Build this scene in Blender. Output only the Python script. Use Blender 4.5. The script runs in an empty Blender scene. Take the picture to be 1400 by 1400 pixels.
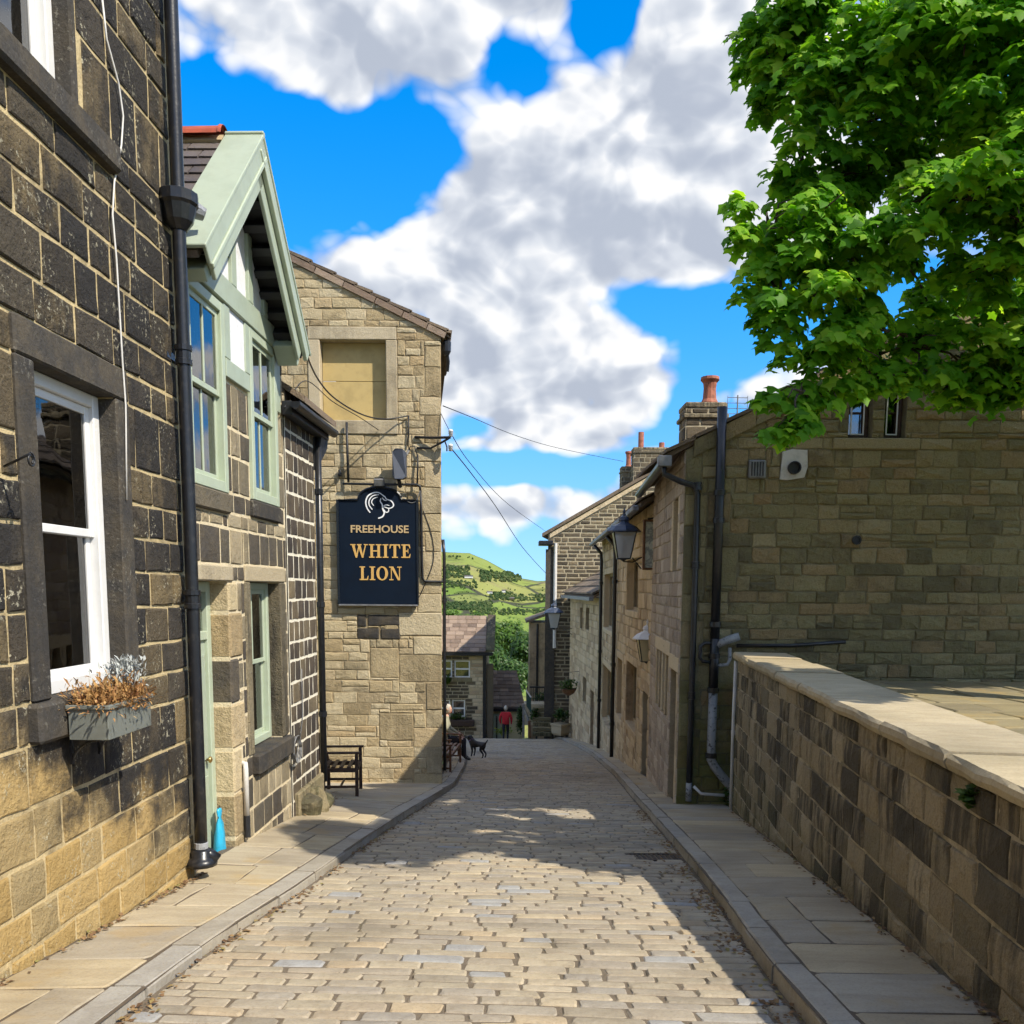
import bpy, math, random
import numpy as np
from mathutils import Vector, Matrix
R = math.radians
random.seed(7)
rng = np.random.default_rng(7)
scene = bpy.context.scene
COL = scene.collection

# ------------------------------------------------------------------ camera
FPX, CX, CY = 1200.0, 700.0, 945.0          # focal length and principal point in photo pixels (1400 px frame)
PITCH = math.atan(140 / 1200); ROLL = -0.006
EYE = np.array([0.0, 0.0, 1.45])
cd = bpy.data.cameras.new('camera'); cam = bpy.data.objects.new('camera', cd); COL.objects.link(cam)
cd.sensor_width = 36; cd.sensor_fit = 'HORIZONTAL'; cd.lens = 36 * FPX / 1400
cd.shift_y = (CY - 700) / 1400; cd.clip_start = 0.05; cd.clip_end = 9000
cam.matrix_world = Matrix.Translation(EYE) @ Matrix.Rotation(R(90) - PITCH, 4, 'X') @ Matrix.Rotation(-ROLL, 4, 'Z')
scene.camera = cam

# ------------------------------------------------------------------ node helpers
def N(nt, typ, ins=None, out=0, **props):
    n = nt.nodes.new(typ)
    for k, v in props.items(): setattr(n, k, v)
    for k, v in (ins or {}).items():
        s = n.inputs[k]
        if isinstance(v, bpy.types.NodeSocket): nt.links.new(v, s)
        else:
            if s.type == 'RGBA' and hasattr(v, '__len__') and len(v) == 3: v = (*v, 1)
            s.default_value = v
    return n.outputs[out] if out is not None else n
def M_(nt, op, a, b=0.0, c=0.0, clamp=False):
    return N(nt, 'ShaderNodeMath', {0: a, 1: b, 2: c}, operation=op, use_clamp=clamp)
def VM(nt, op, a, b=(0, 0, 0)):
    return N(nt, 'ShaderNodeVectorMath', {0: a, 1: b}, operation=op)
def MIX(nt, f, a, b, bt='MIX'):
    n = nt.nodes.new('ShaderNodeMix'); n.data_type = 'RGBA'; n.blend_type = bt
    for k, v in ((0, f), (6, a), (7, b)):
        s = n.inputs[k]
        if isinstance(v, bpy.types.NodeSocket): nt.links.new(v, s)
        else: s.default_value = (*v, 1) if hasattr(v, '__len__') and len(v) == 3 else v
    return n.outputs[2]
def RAMP(nt, f, stops, interp='LINEAR'):
    n = nt.nodes.new('ShaderNodeValToRGB'); n.color_ramp.interpolation = interp
    el = n.color_ramp.elements
    while len(el) < len(stops): el.new(0.5)
    for e, (p, c) in zip(el, stops):
        e.position = p; e.color = (*c, 1) if hasattr(c, '__len__') else (c, c, c, 1)
    nt.links.new(f, n.inputs[0]); return n.outputs[0]
def NOISE(nt, vec, scale, detail=3.0, rough=0.55, out=0, dist=0.0):
    return N(nt, 'ShaderNodeTexNoise', {'Vector': vec, 'Scale': scale, 'Detail': detail, 'Roughness': rough, 'Distortion': dist}, out)
def SMOOTH(nt, v, lo, hi):
    return N(nt, 'ShaderNodeMapRange', {0: v, 1: lo, 2: hi, 3: 0.0, 4: 1.0}, interpolation_type='SMOOTHSTEP')

# ------------------------------------------------------------------ sun, sky, exposure
CLOUD_V = 2.95
SUN_EL, SUN_AZ = 46.0, 53.0       # azimuth measured from behind the camera towards the right
sdir = Vector((math.sin(R(SUN_AZ)) * math.cos(R(SUN_EL)), -math.cos(R(SUN_AZ)) * math.cos(R(SUN_EL)), math.sin(R(SUN_EL))))
sl = bpy.data.lights.new('sun', 'SUN'); sl.energy = 2.75; sl.angle = R(0.5); sl.color = (1.0, 0.92, 0.78)
so = bpy.data.objects.new('sun', sl); COL.objects.link(so); so.rotation_euler = sdir.to_track_quat('Z', 'Y').to_euler()
so.location = (20, -10, 30)

def cloud_group():
    """cloud density along a direction: soft masses plus billows whose size shrinks towards the horizon"""
    g = bpy.data.node_groups.new('cloud_density', 'ShaderNodeTree')
    g.interface.new_socket('Vector', in_out='INPUT', socket_type='NodeSocketVector')
    g.interface.new_socket('Density', in_out='OUTPUT', socket_type='NodeSocketFloat')
    g.interface.new_socket('Under', in_out='OUTPUT', socket_type='NodeSocketFloat'); g.interface.new_socket('Billow', in_out='OUTPUT', socket_type='NodeSocketFloat')
    gi = g.nodes.new('NodeGroupInput'); go = g.nodes.new('NodeGroupOutput')
    v = gi.outputs[0]
    n1 = NOISE(g, VM(g, 'MULTIPLY', v, (1, 1, 1.7)), 2.6, 1.0, 0.5)
    vs = VM(g, 'MULTIPLY', v, (1, 1, 1.35))
    wv = VM(g, 'ADD', vs, N(g, 'ShaderNodeVectorMath', {0: VM(g, 'SUBTRACT', NOISE(g, vs, 9.0, 2.0, .6, out=1), (.5, .5, .5)), 3: .07}, operation='SCALE'))
    n0 = NOISE(g, vs, 5.0, 4.0, 0.6)
    def puffs(sc, k): return M_(g, 'SUBTRACT', .5, M_(g, 'MULTIPLY', N(g, 'ShaderNodeTexVoronoi', {'Vector': wv, 'Scale': sc}, 0, feature='F1'), k))
    p1 = puffs(11.0, .75); p2 = puffs(25.0, .75); p3 = puffs(58.0, .75)
    n2 = M_(g, 'ADD', M_(g, 'MULTIPLY_ADD', n0, .62, M_(g, 'MULTIPLY', p1, .50)), M_(g, 'MULTIPLY_ADD', p2, .30, M_(g, 'MULTIPLY_ADD', p3, .10, .09)))
    nz = M_(g, 'MULTIPLY_ADD', n1, 0.3, M_(g, 'MULTIPLY_ADD', n2, 0.9, 0.09))
    sx = N(g, 'ShaderNodeSeparateXYZ', {0: v}, None)
    ae = N(g, 'ShaderNodeCombineXYZ', {0: M_(g, 'ARCTAN2', sx.outputs[0], sx.outputs[1]), 1: sx.outputs[2], 2: 0.0})
    d = None; lo = None
    for (px, py, rx, ry, w) in CLOUDS:
        a0 = math.atan((px - 700) / 1200); h = math.hypot(1, (px - 700) / 1200)
        e0 = math.sin(math.atan((805 - py) / 1200 / h)); ia, ie = 1200 / rx / 1.75, 1200 / ry / 1.75
        q = N(g, 'ShaderNodeVectorMath', {0: ae, 1: (ia, ie, 0), 2: (-a0 * ia, -e0 * ie, 0)}, operation='MULTIPLY_ADD')
        k = M_(g, 'SUBTRACT', 1.0, N(g, 'ShaderNodeVectorMath', {0: q, 1: q}, 1, operation='DOT_PRODUCT'), clamp=True)
        k = M_(g, 'MULTIPLY', k, M_(g, 'MULTIPLY', k, k)); d = M_(g, 'MULTIPLY_ADD', k, w, nz if d is None else d)
        if w > .09:
            t = M_(g, 'MULTIPLY', k, N(g, 'ShaderNodeVectorMath', {0: q, 1: (-.25 * w / .3, -.9 * w / .3, 0)}, 1, operation='DOT_PRODUCT')); lo = t if lo is None else M_(g, 'ADD', lo, t)
    g.links.new(d, go.inputs[0]); g.links.new(lo, go.inputs[1]); g.links.new(n2, go.inputs[2]); return g
# the photograph's cloud masses and blue gaps (pixel centre, radii, weight)
CLOUDS = [(330, 60, 140, 90, 0.25), (560, 80, 160, 70, 0.25), (480, 170, 40, 40, 0.05), (720, 20, 120, 45, 0.20), (960, 60, 110, 90, 0.25), (900, 140, 70, 60, 0.10), (860, 200, 150, 70, 0.23), (740, 280, 150, 80, 0.25), (900, 320, 150, 90, 0.25), (620, 330, 70, 40, 0.10),
          (560, 390, 130, 50, 0.23), (700, 470, 130, 90, 0.25), (840, 530, 110, 70, 0.25), (650, 560, 100, 50, 0.15), (740, 605, 110, 22, 0.10), (690, 690, 100, 24, 0.15), (1000, 550, 50, 20, 0.15),
          (330, 230, 120, 70, -0.48), (450, 280, 120, 55, -0.48), (600, 220, 70, 45, -0.35), (700, 150, 60, 45, -0.42), (790, 90, 40, 40, -0.35), (840, 30, 30, 60, -0.42), (500, 12, 40, 18, -0.19), (1010, 155, 45, 20, -0.29), (1000, 450, 110, 50, -0.48), (880, 430, 70, 25, -0.35),
          (960, 510, 35, 25, -0.29), (640, 590, 40, 16, -0.23), (720, 645, 140, 22, -0.42), (700, 760, 180, 40, -0.42), (950, 600, 80, 50, -0.29)]
world = bpy.data.worlds.new('World'); scene.world = world; world.use_nodes = True
nt = world.node_tree; nt.nodes.clear()
sky = nt.nodes.new('ShaderNodeTexSky'); sky.sky_type = 'NISHITA'; sky.sun_disc = False
sky.sun_elevation = R(SUN_EL); sky.sun_rotation = R(180 - SUN_AZ)
sky.air_density = 1.0; sky.dust_density = 0.6; sky.ozone_density = 2.0; sky.altitude = 200
gen = N(nt, 'ShaderNodeTexCoord')
dirv = VM(nt, 'NORMALIZE', gen)
# clear air: the pale band hugs the horizon
nt.links.new(VM(nt, 'NORMALIZE', VM(nt, 'ADD', VM(nt, 'MULTIPLY', dirv, (1, 1, .75)), (0, 0, .13))), sky.inputs[0])
hs = N(nt, 'ShaderNodeHueSaturation', {'Hue': .503, 'Saturation': 1.5, 'Value': .85, 'Color': sky.outputs[0]})
cg = cloud_group()
cn = nt.nodes.new('ShaderNodeGroup'); cn.node_tree = cg; nt.links.new(dirv, cn.inputs[0]); d0 = cn.outputs[0]
cb = nt.nodes.new('ShaderNodeGroup'); cb.node_tree = cg; nt.links.new(VM(nt, 'ADD', dirv, (0.012, -.008, 0.020)), cb.inputs[0])
nb, na = cb.outputs[2], cn.outputs[2]
cover = M_(nt, 'POWER', SMOOTH(nt, d0, 0.59, 0.79), .85)
under = M_(nt, 'MULTIPLY_ADD', M_(nt, 'SUBTRACT', nb, na), 2.2, M_(nt, 'MULTIPLY', cn.outputs[1], .75))
thick = M_(nt, 'MULTIPLY', SMOOTH(nt, d0, 0.72, 1.15), 0.24)
shade = SMOOTH(nt, M_(nt, 'ADD', under, thick), -0.34, 0.50)
ccol = RAMP(nt, shade, [(0, (1, 1, 1)), (.28, (.91, .92, .94)), (.55, (.70, .74, .81)), (1, (.46, .51, .61))])
ccol = VM(nt, 'MULTIPLY', ccol, (CLOUD_V, CLOUD_V, CLOUD_V))
zen = SMOOTH(nt, N(nt, 'ShaderNodeSeparateXYZ', {0: dirv}, 2), -.02, .28)
hz = N(nt, 'ShaderNodeHueSaturation', {'Saturation': 1.3, 'Value': .6, 'Color': sky.outputs[0]})
skycol = MIX(nt, cover, MIX(nt, zen, hz, hs), ccol)
bg = N(nt, 'ShaderNodeBackground', {'Color': skycol, 'Strength': 0.15}, None)
nt.links.new(bg.outputs[0], nt.nodes.new('ShaderNodeOutputWorld').inputs[0])
world.cycles.sampling_method = 'MANUAL'; world.cycles.sample_map_resolution = 512

scene.view_settings.view_transform = 'Standard'; scene.view_settings.look = 'None'
scene.view_settings.gamma = 1.0; scene.view_settings.use_curve_mapping = False
scene.view_settings.exposure = 1.28
scene.render.engine = 'CYCLES'
scene.cycles.use_denoising = True; scene.cycles.use_adaptive_sampling = True; scene.cycles.adaptive_threshold = 0.02; scene.cycles.adaptive_min_samples = 20
scene.cycles.max_bounces = 5; scene.cycles.diffuse_bounces = 3; scene.cycles.glossy_bounces = 2
scene.cycles.transmission_bounces = 4; scene.cycles.transparent_max_bounces = 12
scene.cycles.caustics_reflective = False; scene.cycles.caustics_refractive = False

# ------------------------------------------------------------------ pixel -> point helpers
_c, _s = math.cos(ROLL), math.sin(ROLL)
def ray(px, py):
    u = (px - CX) / FPX; v = -(py - CY) / FPX
    u, v = u * _c - v * _s, u * _s + v * _c
    return np.array([u, math.cos(PITCH) + v * math.sin(PITCH), -math.sin(PITCH) + v * math.cos(PITCH)])
def hit(px, py, n, c):
    d = ray(px, py); n = np.asarray(n, float)
    return EYE + d * ((c - n @ EYE) / (n @ d))
def at(px, py, y):
    return hit(px, py, (0, 1, 0), y)
def proj(p):
    q = np.asarray(p, float) - EYE
    y = q[..., 1] * math.cos(PITCH) - q[..., 2] * math.sin(PITCH); z = q[..., 1] * math.sin(PITCH) + q[..., 2] * math.cos(PITCH)
    y = np.maximum(y, 0.05)
    u, v = q[..., 0] / y, z / y
    return np.stack([CX + FPX * (u * _c + v * _s), CY - FPX * (-u * _s + v * _c)], -1)

# ------------------------------------------------------------------ object helpers
WL_ = {}
def thing(name, label, cat, loc, group=None, kind=None):
    o = bpy.data.objects.new(name, None); COL.objects.link(o); o.location = loc; o.empty_display_size = 0.2
    WL_[o.name] = np.array(loc, float)
    tag(o, label, cat, group, kind); return o
def tag(o, label=None, cat=None, group=None, kind=None):
    if label: o['label'] = label
    if cat: o['category'] = cat
    if group: o['group'] = group
    if kind: o['kind'] = kind
    return o
class MB:
    """collects polygons in world coordinates, with a random value per piece"""
    def __init__(s): s.v = []; s.f = []; s.r = []; s.n = 0
    def add(s, verts, faces, r=None):
        if r is None: r = random.random()
        b = s.n
        s.v.extend([tuple(map(float, p)) for p in verts]); s.n += len(verts)
        s.f.extend([tuple(i + b for i in f) for f in faces]); s.r.extend([r] * len(faces)); return s
    def box(s, c, a, b, n, ch=0.0, r=None):
        """box from centre c and half-axis vectors a, b, n; ch = chamfer"""
        c, a, b, n = (np.asarray(q, float) for q in (c, a, b, n))
        if np.dot(np.cross(a, b), n) < 0: a = -a
        if ch <= 0:
            v = [c + i * a + j * b + k * n for k in (-1, 1) for j in (-1, 1) for i in (-1, 1)]
            return s.add(v, [(0, 2, 3, 1), (4, 5, 7, 6), (0, 1, 5, 4), (2, 6, 7, 3), (0, 4, 6, 2), (1, 3, 7, 5)], r)
        la, lb, ln = (np.linalg.norm(q) for q in (a, b, n)); ch = min(ch, .45 * min(la, lb, ln))
        fa, fb, fn = 1 - ch / la, 1 - ch / lb, 1 - ch / ln
        v = []; idx = {}
        for i in (-1, 1):
            for j in (-1, 1):
                for k in (-1, 1):
                    for w, q in enumerate(((1, fb, fn), (fa, 1, fn), (fa, fb, 1))):
                        idx[i, j, k, w] = len(v); v.append(c + i * a * q[0] + j * b * q[1] + k * n * q[2])
        F = []
        for i in (-1, 1):
            o = [(-1, -1), (1, -1), (1, 1), (-1, 1)]
            if i < 0: o = o[::-1]
            F.append([idx[i, j, k, 0] for j, k in o]); F.append([idx[k, i, j, 1] for j, k in o]); F.append([idx[j, k, i, 2] for j, k in o])
        for i in (-1, 1):
            for j in (-1, 1):
                q = [idx[i, j, -1, 0], idx[i, j, -1, 1], idx[i, j, 1, 1], idx[i, j, 1, 0]]; F.append(q if i * j > 0 else q[::-1])
                q = [idx[-1, i, j, 1], idx[-1, i, j, 2], idx[1, i, j, 2], idx[1, i, j, 1]]; F.append(q if i * j > 0 else q[::-1])
                q = [idx[j, -1, i, 2], idx[j, -1, i, 0], idx[j, 1, i, 0], idx[j, 1, i, 2]]; F.append(q if i * j > 0 else q[::-1])
                for k in (-1, 1):
                    q = [idx[i, j, k, 0], idx[i, j, k, 1], idx[i, j, k, 2]]; F.append(q if i * j * k > 0 else q[::-1])
        return s.add(v, F, r)
    def bar(s, p, q, w, h, up=(0, 0, 1), ch=0.0, r=None):
        """bar from p to q, w across, h along up"""
        p, q = np.asarray(p, float), np.asarray(q, float); d = q - p; L = np.linalg.norm(d); d = d / L
        up = np.asarray(up, float); sd = np.cross(d, up)
        if np.linalg.norm(sd) < 1e-5: sd = np.cross(d, (1, 0, 0))
        sd /= np.linalg.norm(sd); u2 = np.cross(sd, d)
        return s.box((p + q) / 2, d * L / 2, sd * w / 2, u2 * h / 2, ch, r)
    def tube(s, pts, rad, n=8, cap=True, r=None):
        P = [np.asarray(p, float) for p in pts]; m = len(P)
        rad = rad if hasattr(rad, '__len__') else [rad] * m
        V = []; ref = None
        for i in range(m):
            t = P[min(i + 1, m - 1)] - P[max(i - 1, 0)]; t /= max(np.linalg.norm(t), 1e-9)
            if ref is None: ref = np.cross(t, (0.31, 0.2, 0.93)); 
            ref = ref - t * (ref @ t); ref /= max(np.linalg.norm(ref), 1e-9); b = np.cross(t, ref)
            for k in range(n):
                a = 2 * math.pi * k / n; V.append(P[i] + rad[i] * (math.cos(a) * ref + math.sin(a) * b))
        F = [(i * n + k, i * n + (k + 1) % n, (i + 1) * n + (k + 1) % n, (i + 1) * n + k) for i in range(m - 1) for k in range(n)]
        if cap: F += [tuple(range(n))[::-1], tuple((m - 1) * n + k for k in range(n))]
        return s.add(V, F, r)
    def lathe(s, c, prof, n=12, r=None, ax=(0, 0, 1)):
        """prof: list of (radius, height) about axis through c"""
        c = np.asarray(c, float); ax = np.asarray(ax, float); ax /= np.linalg.norm(ax)
        e1 = np.cross(ax, (0, 1, 0) if abs(ax[1]) < .9 else (1, 0, 0)); e1 /= np.linalg.norm(e1); e2 = np.cross(ax, e1)
        V = [c + ax * h + rr * (math.cos(2 * math.pi * k / n) * e1 + math.sin(2 * math.pi * k / n) * e2) for rr, h in prof for k in range(n)]
        m = len(prof)
        F = [(i * n + k, i * n + (k + 1) % n, (i + 1) * n + (k + 1) % n, (i + 1) * n + k) for i in range(m - 1) for k in range(n)]
        F += [tuple(range(n))[::-1], tuple((m - 1) * n + k for k in range(n))]
        return s.add(V, F, r)
    def prism(s, poly, off, r=None):
        """polygon (world points) extruded by off"""
        P = [np.asarray(p, float) for p in poly]; off = np.asarray(off, float); n = len(P)
        nrm = sum(np.cross(P[i] - P[0], P[(i + 1) % n] - P[0]) for i in range(n))
        if nrm @ off < 0: P = P[::-1]
        V = P + [p + off for p in P]
        return s.add(V, [tuple(range(n))[::-1], tuple(range(n, 2 * n))] + [(i, (i + 1) % n, n + (i + 1) % n, n + i) for i in range(n)], r)
    def build(s, name, mat, parent=None, smooth=False, origin=None):
        V = np.array(s.v, float).reshape(-1, 3)
        if origin is None:
            lo, hi = V.min(0), V.max(0); origin = np.array([(lo[0] + hi[0]) / 2, (lo[1] + hi[1]) / 2, lo[2]])
        me = bpy.data.meshes.new(name); me.from_pydata((V - origin).tolist(), [], s.f)
        a = me.attributes.new('rnd', 'FLOAT', 'FACE'); a.data.foreach_set('value', np.array(s.r, np.float32))
        if smooth: me.polygons.foreach_set('use_smooth', [True] * len(me.polygons))
        if mat is not None: me.materials.append(mat)
        o = bpy.data.objects.new(name, me); COL.objects.link(o)
        WL_[o.name] = np.array(origin, float)
        if parent is not None:
            o.parent = parent; o.location = origin - WL_[parent.name]
        else: o.location = origin
        return o
def T1(name, mb, mat, label, cat, group=None, smooth=False):
    return tag(mb.build(name, mat, None, smooth), label, cat, group)
def ST(name, mb, mat, parent=None, smooth=False, kind='structure'):
    o = mb.build(name, mat, parent, smooth); o['kind'] = kind; return o

# ------------------------------------------------------------------ facades
class Facade:
    def __init__(s, x, y, yaw, kind):
        """kind L: wall left of street (u forward), R: right of street (u towards camera), F: faces the camera (u to the right); yaw in degrees"""
        s.A = np.array([x, y, 0.0]); a = R(yaw)
        if kind == 'L': s.d = np.array([math.sin(a), math.cos(a), 0])
        elif kind == 'R': s.d = -np.array([math.sin(a), math.cos(a), 0])
        else: s.d = np.array([math.cos(a), math.sin(a), 0])
        s.n = np.cross(s.d, (0, 0, 1)); s.up = np.array([0, 0, 1.0])
    def P(s, u, z, d=0.0): return s.A + s.d * u + s.n * d + s.up * z
    def at(s, px, py, d=0.0):
        p = hit(px, py, s.n, s.n @ s.A + d); return float((p - s.A) @ s.d), float(p[2])
    def box(s, mb, u0, u1, z0, z1, d0, d1, ch=0.0, r=None):
        return mb.box(s.P((u0 + u1) / 2, (z0 + z1) / 2, (d0 + d1) / 2), s.d * abs(u1 - u0) / 2, s.up * abs(z1 - z0) / 2, s.n * abs(d1 - d0) / 2, ch, r)

def clip_poly(poly, a, b, c):
    """keep a*u + b*z <= c"""
    out = []; n = len(poly)
    for i in range(n):
        p, q = poly[i], poly[(i + 1) % n]; dp = a * p[0] + b * p[1] - c; dq = a * q[0] + b * q[1] - c
        if dp <= 0: out.append(p)
        if (dp < 0) != (dq < 0) and abs(dp - dq) > 1e-9:
            t = dp / (dp - dq); out.append((p[0] + t * (q[0] - p[0]), p[1] + t * (q[1] - p[1])))
    return out
def rect_minus(r, o):
    u0, u1, z0, z1 = r; a0, a1, b0, b1 = o
    if u1 <= a0 or u0 >= a1 or z1 <= b0 or z0 >= b1: return [r]
    out = []
    if u0 < a0: out.append((u0, a0, z0, z1))
    if u1 > a1: out.append((a1, u1, z0, z1))
    m0, m1 = max(u0, a0), min(u1, a1)
    if z0 < b0: out.append((m0, m1, z0, b0))
    if z1 > b1: out.append((m0, m1, b1, z1))
    return out
def courses(u0, u1, z0, z1, ch, sw, openings=(), keyz=(), seed=1, rag=0.0):
    """stone rectangles in running courses that line up with the openings"""
    rd = random.Random(seed); zs = [z0]
    while zs[-1] < z1: zs.append(zs[-1] + rd.uniform(*ch))
    keys = sorted(set(round(k, 3) for k in keyz)); used = set()
    for k in keys:
        i = min(range(len(zs)), key=lambda j: abs(zs[j] - k))
        if i not in used and 0 < i and abs(zs[i] - k) < ch[1] * .6: zs[i] = k; used.add(i)
    zs.sort(); zs = [z for i, z in enumerate(zs) if i == 0 or z - zs[i - 1] > ch[0] * .45]
    out = []
    for za, zb in zip(zs, zs[1:]):
        u = u0 - rd.uniform(0, sw[1])
        while u < u1:
            w = rd.uniform(*sw)
            if rd.random() < .12: w *= 1.35
            rs = [(max(u, u0), min(u + w, u1), za, zb)]
            if rag and zb - za > ch[0] * 1.35 and rd.random() < rag:
                m = za + (zb - za) * rd.uniform(.4, .6); q = rs[0]; rs = [(q[0], q[1], za, m), (q[0], q[1], m, zb)]
            u += w
            for o in openings: rs = [p for q in rs for p in rect_minus(q, o)]
            out += [q for q in rs if q[1] - q[0] > .05 and q[3] - q[2] > .04]
    return out
def stone_mesh(F, poly, d0, proud, rd, joint=.012, bev=.014, jit=.006, sub=2, rough=.006):
    n = len(poly); cu = sum(p[0] for p in poly) / n; cz = sum(p[1] for p in poly) / n
    ext = min(max(p[0] for p in poly) - min(p[0] for p in poly), max(p[1] for p in poly) - min(p[1] for p in poly))
    if ext < .03: return None
    jit = min(jit, ext * .06); bev = min(bev, ext * .2)
    ring = []
    for i in range(n):
        p, q = poly[i], poly[(i + 1) % n]
        for k in range(sub):
            t = k / sub; ring.append((p[0] + t * (q[0] - p[0]), p[1] + t * (q[1] - p[1])))
    def inset(pt, m):
        du, dz = cu - pt[0], cz - pt[1]
        hu = max(abs(max(p[0] for p in poly) - min(p[0] for p in poly)) / 2, .01); hz = max((max(p[1] for p in poly) - min(p[1] for p in poly)) / 2, .01)
        return (pt[0] + du * min(m / hu, .9), pt[1] + dz * min(m / hz, .9))
    o = [inset((p[0] + rd.uniform(-jit, jit), p[1] + rd.uniform(-jit, jit)), joint / 2) for p in ring]
    a = [inset(p, bev * .25) for p in o]; b = [inset(p, bev * rd.uniform(.8, 1.3)) for p in o]
    m = len(o)
    V = [F.P(*p, d0) for p in o] + [F.P(*p, d0 + proud * .65) for p in a] + [F.P(*p, d0 + proud + rd.uniform(-rough, rough) * .6) for p in b]
    V.append(F.P(cu + rd.uniform(-.1, .1) * ext, cz + rd.uniform(-.1, .1) * ext, d0 + proud + rd.uniform(0, rough) + .002))
    Fc = []
    for k in range(2):
        for i in range(m): Fc.append((k * m + i, k * m + (i + 1) % m, (k + 1) * m + (i + 1) % m, (k + 1) * m + i))
    for i in range(m): Fc.append((2 * m + i, 2 * m + (i + 1) % m, 3 * m))
    return V, Fc
def px_size(P):
    q = proj(np.array(P)); lo = q.min(0); hi = q.max(0)
    if hi[0] < 0 or hi[1] < 0 or lo[0] > 1400 or lo[1] > 1400: return 0, 0
    lo = np.clip(lo, 0, 1400); hi = np.clip(hi, 0, 1400); return hi[0] - lo[0], hi[1] - lo[1]
def lay_stones(items, parent, mat, name='stone', limit=300, rest='stonework', minpx=8.0, smooth=False, ranges=None):
    """items: list of (verts, faces, rnd). The largest in view become objects of their own, the rest one joined part"""
    sc = []
    for i, (V, Fc, r) in enumerate(items):
        w, h = px_size(V); sc.append((w * h if min(w, h) >= minpx else 0, i))
    sc.sort(reverse=True)
    solo = [i for a, i in sc[:limit] if a > 0]; ss = set(solo)
    for i in solo:
        m = MB(); m.add(*items[i][:2], items[i][2]); m.build(name, mat, parent, smooth)
    mb = MB()
    for i, it in enumerate(items):
        if i not in ss: mb.add(it[0], it[1], it[2])
    if mb.n: o = mb.build(rest, mat, parent, smooth); o['kind'] = 'stuff'
    return len(solo), len(items)
def masonry(F, rects, parent, mat, seed=3, d0=0.0, proud=(.012, .03), halfs=(), name='stone', limit=300, minpx=8.0, rest='stonework', rmap=None, **kw):
    rd = random.Random(seed); items = []
    for q in rects:
        poly = [(q[0], q[2]), (q[1], q[2]), (q[1], q[3]), (q[0], q[3])]
        for h in halfs:
            poly = clip_poly(poly, *h)
            if len(poly) < 3: break
        if len(poly) < 3: continue
        s = stone_mesh(F, poly, d0, rd.uniform(*proud), rd, **kw)
        if s: items.append((s[0], s[1], rmap(q, rd) if rmap else rd.random()))
    return lay_stones(items, parent, mat, name, limit, rest, minpx)
def backing(F, mb, u0, u1, z0, z1, openings=(), d=0.0, halfs=(), thick=0.25):
    """mortar face with holes, and the returns of every hole"""
    openings = [(a - .004, b + .004, c - .004, e + .004) for a, b, c, e in openings]
    us = sorted({u0, u1, *[min(max(o[i], u0), u1) for o in openings for i in (0, 1)]}); zs = sorted({z0, z1, *[min(max(o[i], z0), z1) for o in openings for i in (2, 3)]})
    for a, b in zip(us, us[1:]):
        for c, e in zip(zs, zs[1:]):
            mu, mz = (a + b) / 2, (c + e) / 2
            if any(o[0] < mu < o[1] and o[2] < mz < o[3] for o in openings): continue
            poly = [(a, c), (b, c), (b, e), (a, e)]
            for h in halfs:
                poly = clip_poly(poly, *h)
                if len(poly) < 3: break
            if len(poly) >= 3: mb.add([F.P(*p, d) for p in poly], [tuple(range(len(poly)))], .5)
    for o in openings:
        a, b, c, e = o
        for (p, q) in (((a, c), (a, e)), ((a, e), (b, e)), ((b, e), (b, c)), ((b, c), (a, c))):
            mb.add([F.P(*p, d), F.P(*q, d), F.P(*q, d - thick), F.P(*p, d - thick)], [(0, 1, 2, 3)], .5)
    return mb
# ------------------------------------------------------------------ materials
def new_mat(name):
    m = bpy.data.materials.new(name); m.use_nodes = True; nt = m.node_tree; nt.nodes.clear()
    out = nt.nodes.new('ShaderNodeOutputMaterial'); return m, nt, out
def principled(nt, out, col, rough=.8, metal=0.0, normal=None, spec=.3, **ex):
    ins = {'Base Color': col, 'Roughness': rough, 'Metallic': metal, 'Specular IOR Level': spec}
    if normal is not None: ins['Normal'] = normal
    ins.update(ex)
    b = N(nt, 'ShaderNodeBsdfPrincipled', ins, None); nt.links.new(b.outputs[0], out.inputs[0]); return b
def pos(nt): return N(nt, 'ShaderNodeNewGeometry')
def rnd(nt): return N(nt, 'ShaderNodeAttribute', {}, 2, attribute_name='rnd')
def bump(nt, h, strength=.3, dist=.02, normal=None):
    ins = {'Height': h, 'Strength': strength, 'Distance': dist}
    if normal is not None: ins['Normal'] = normal
    return N(nt, 'ShaderNodeBump', ins)
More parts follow.
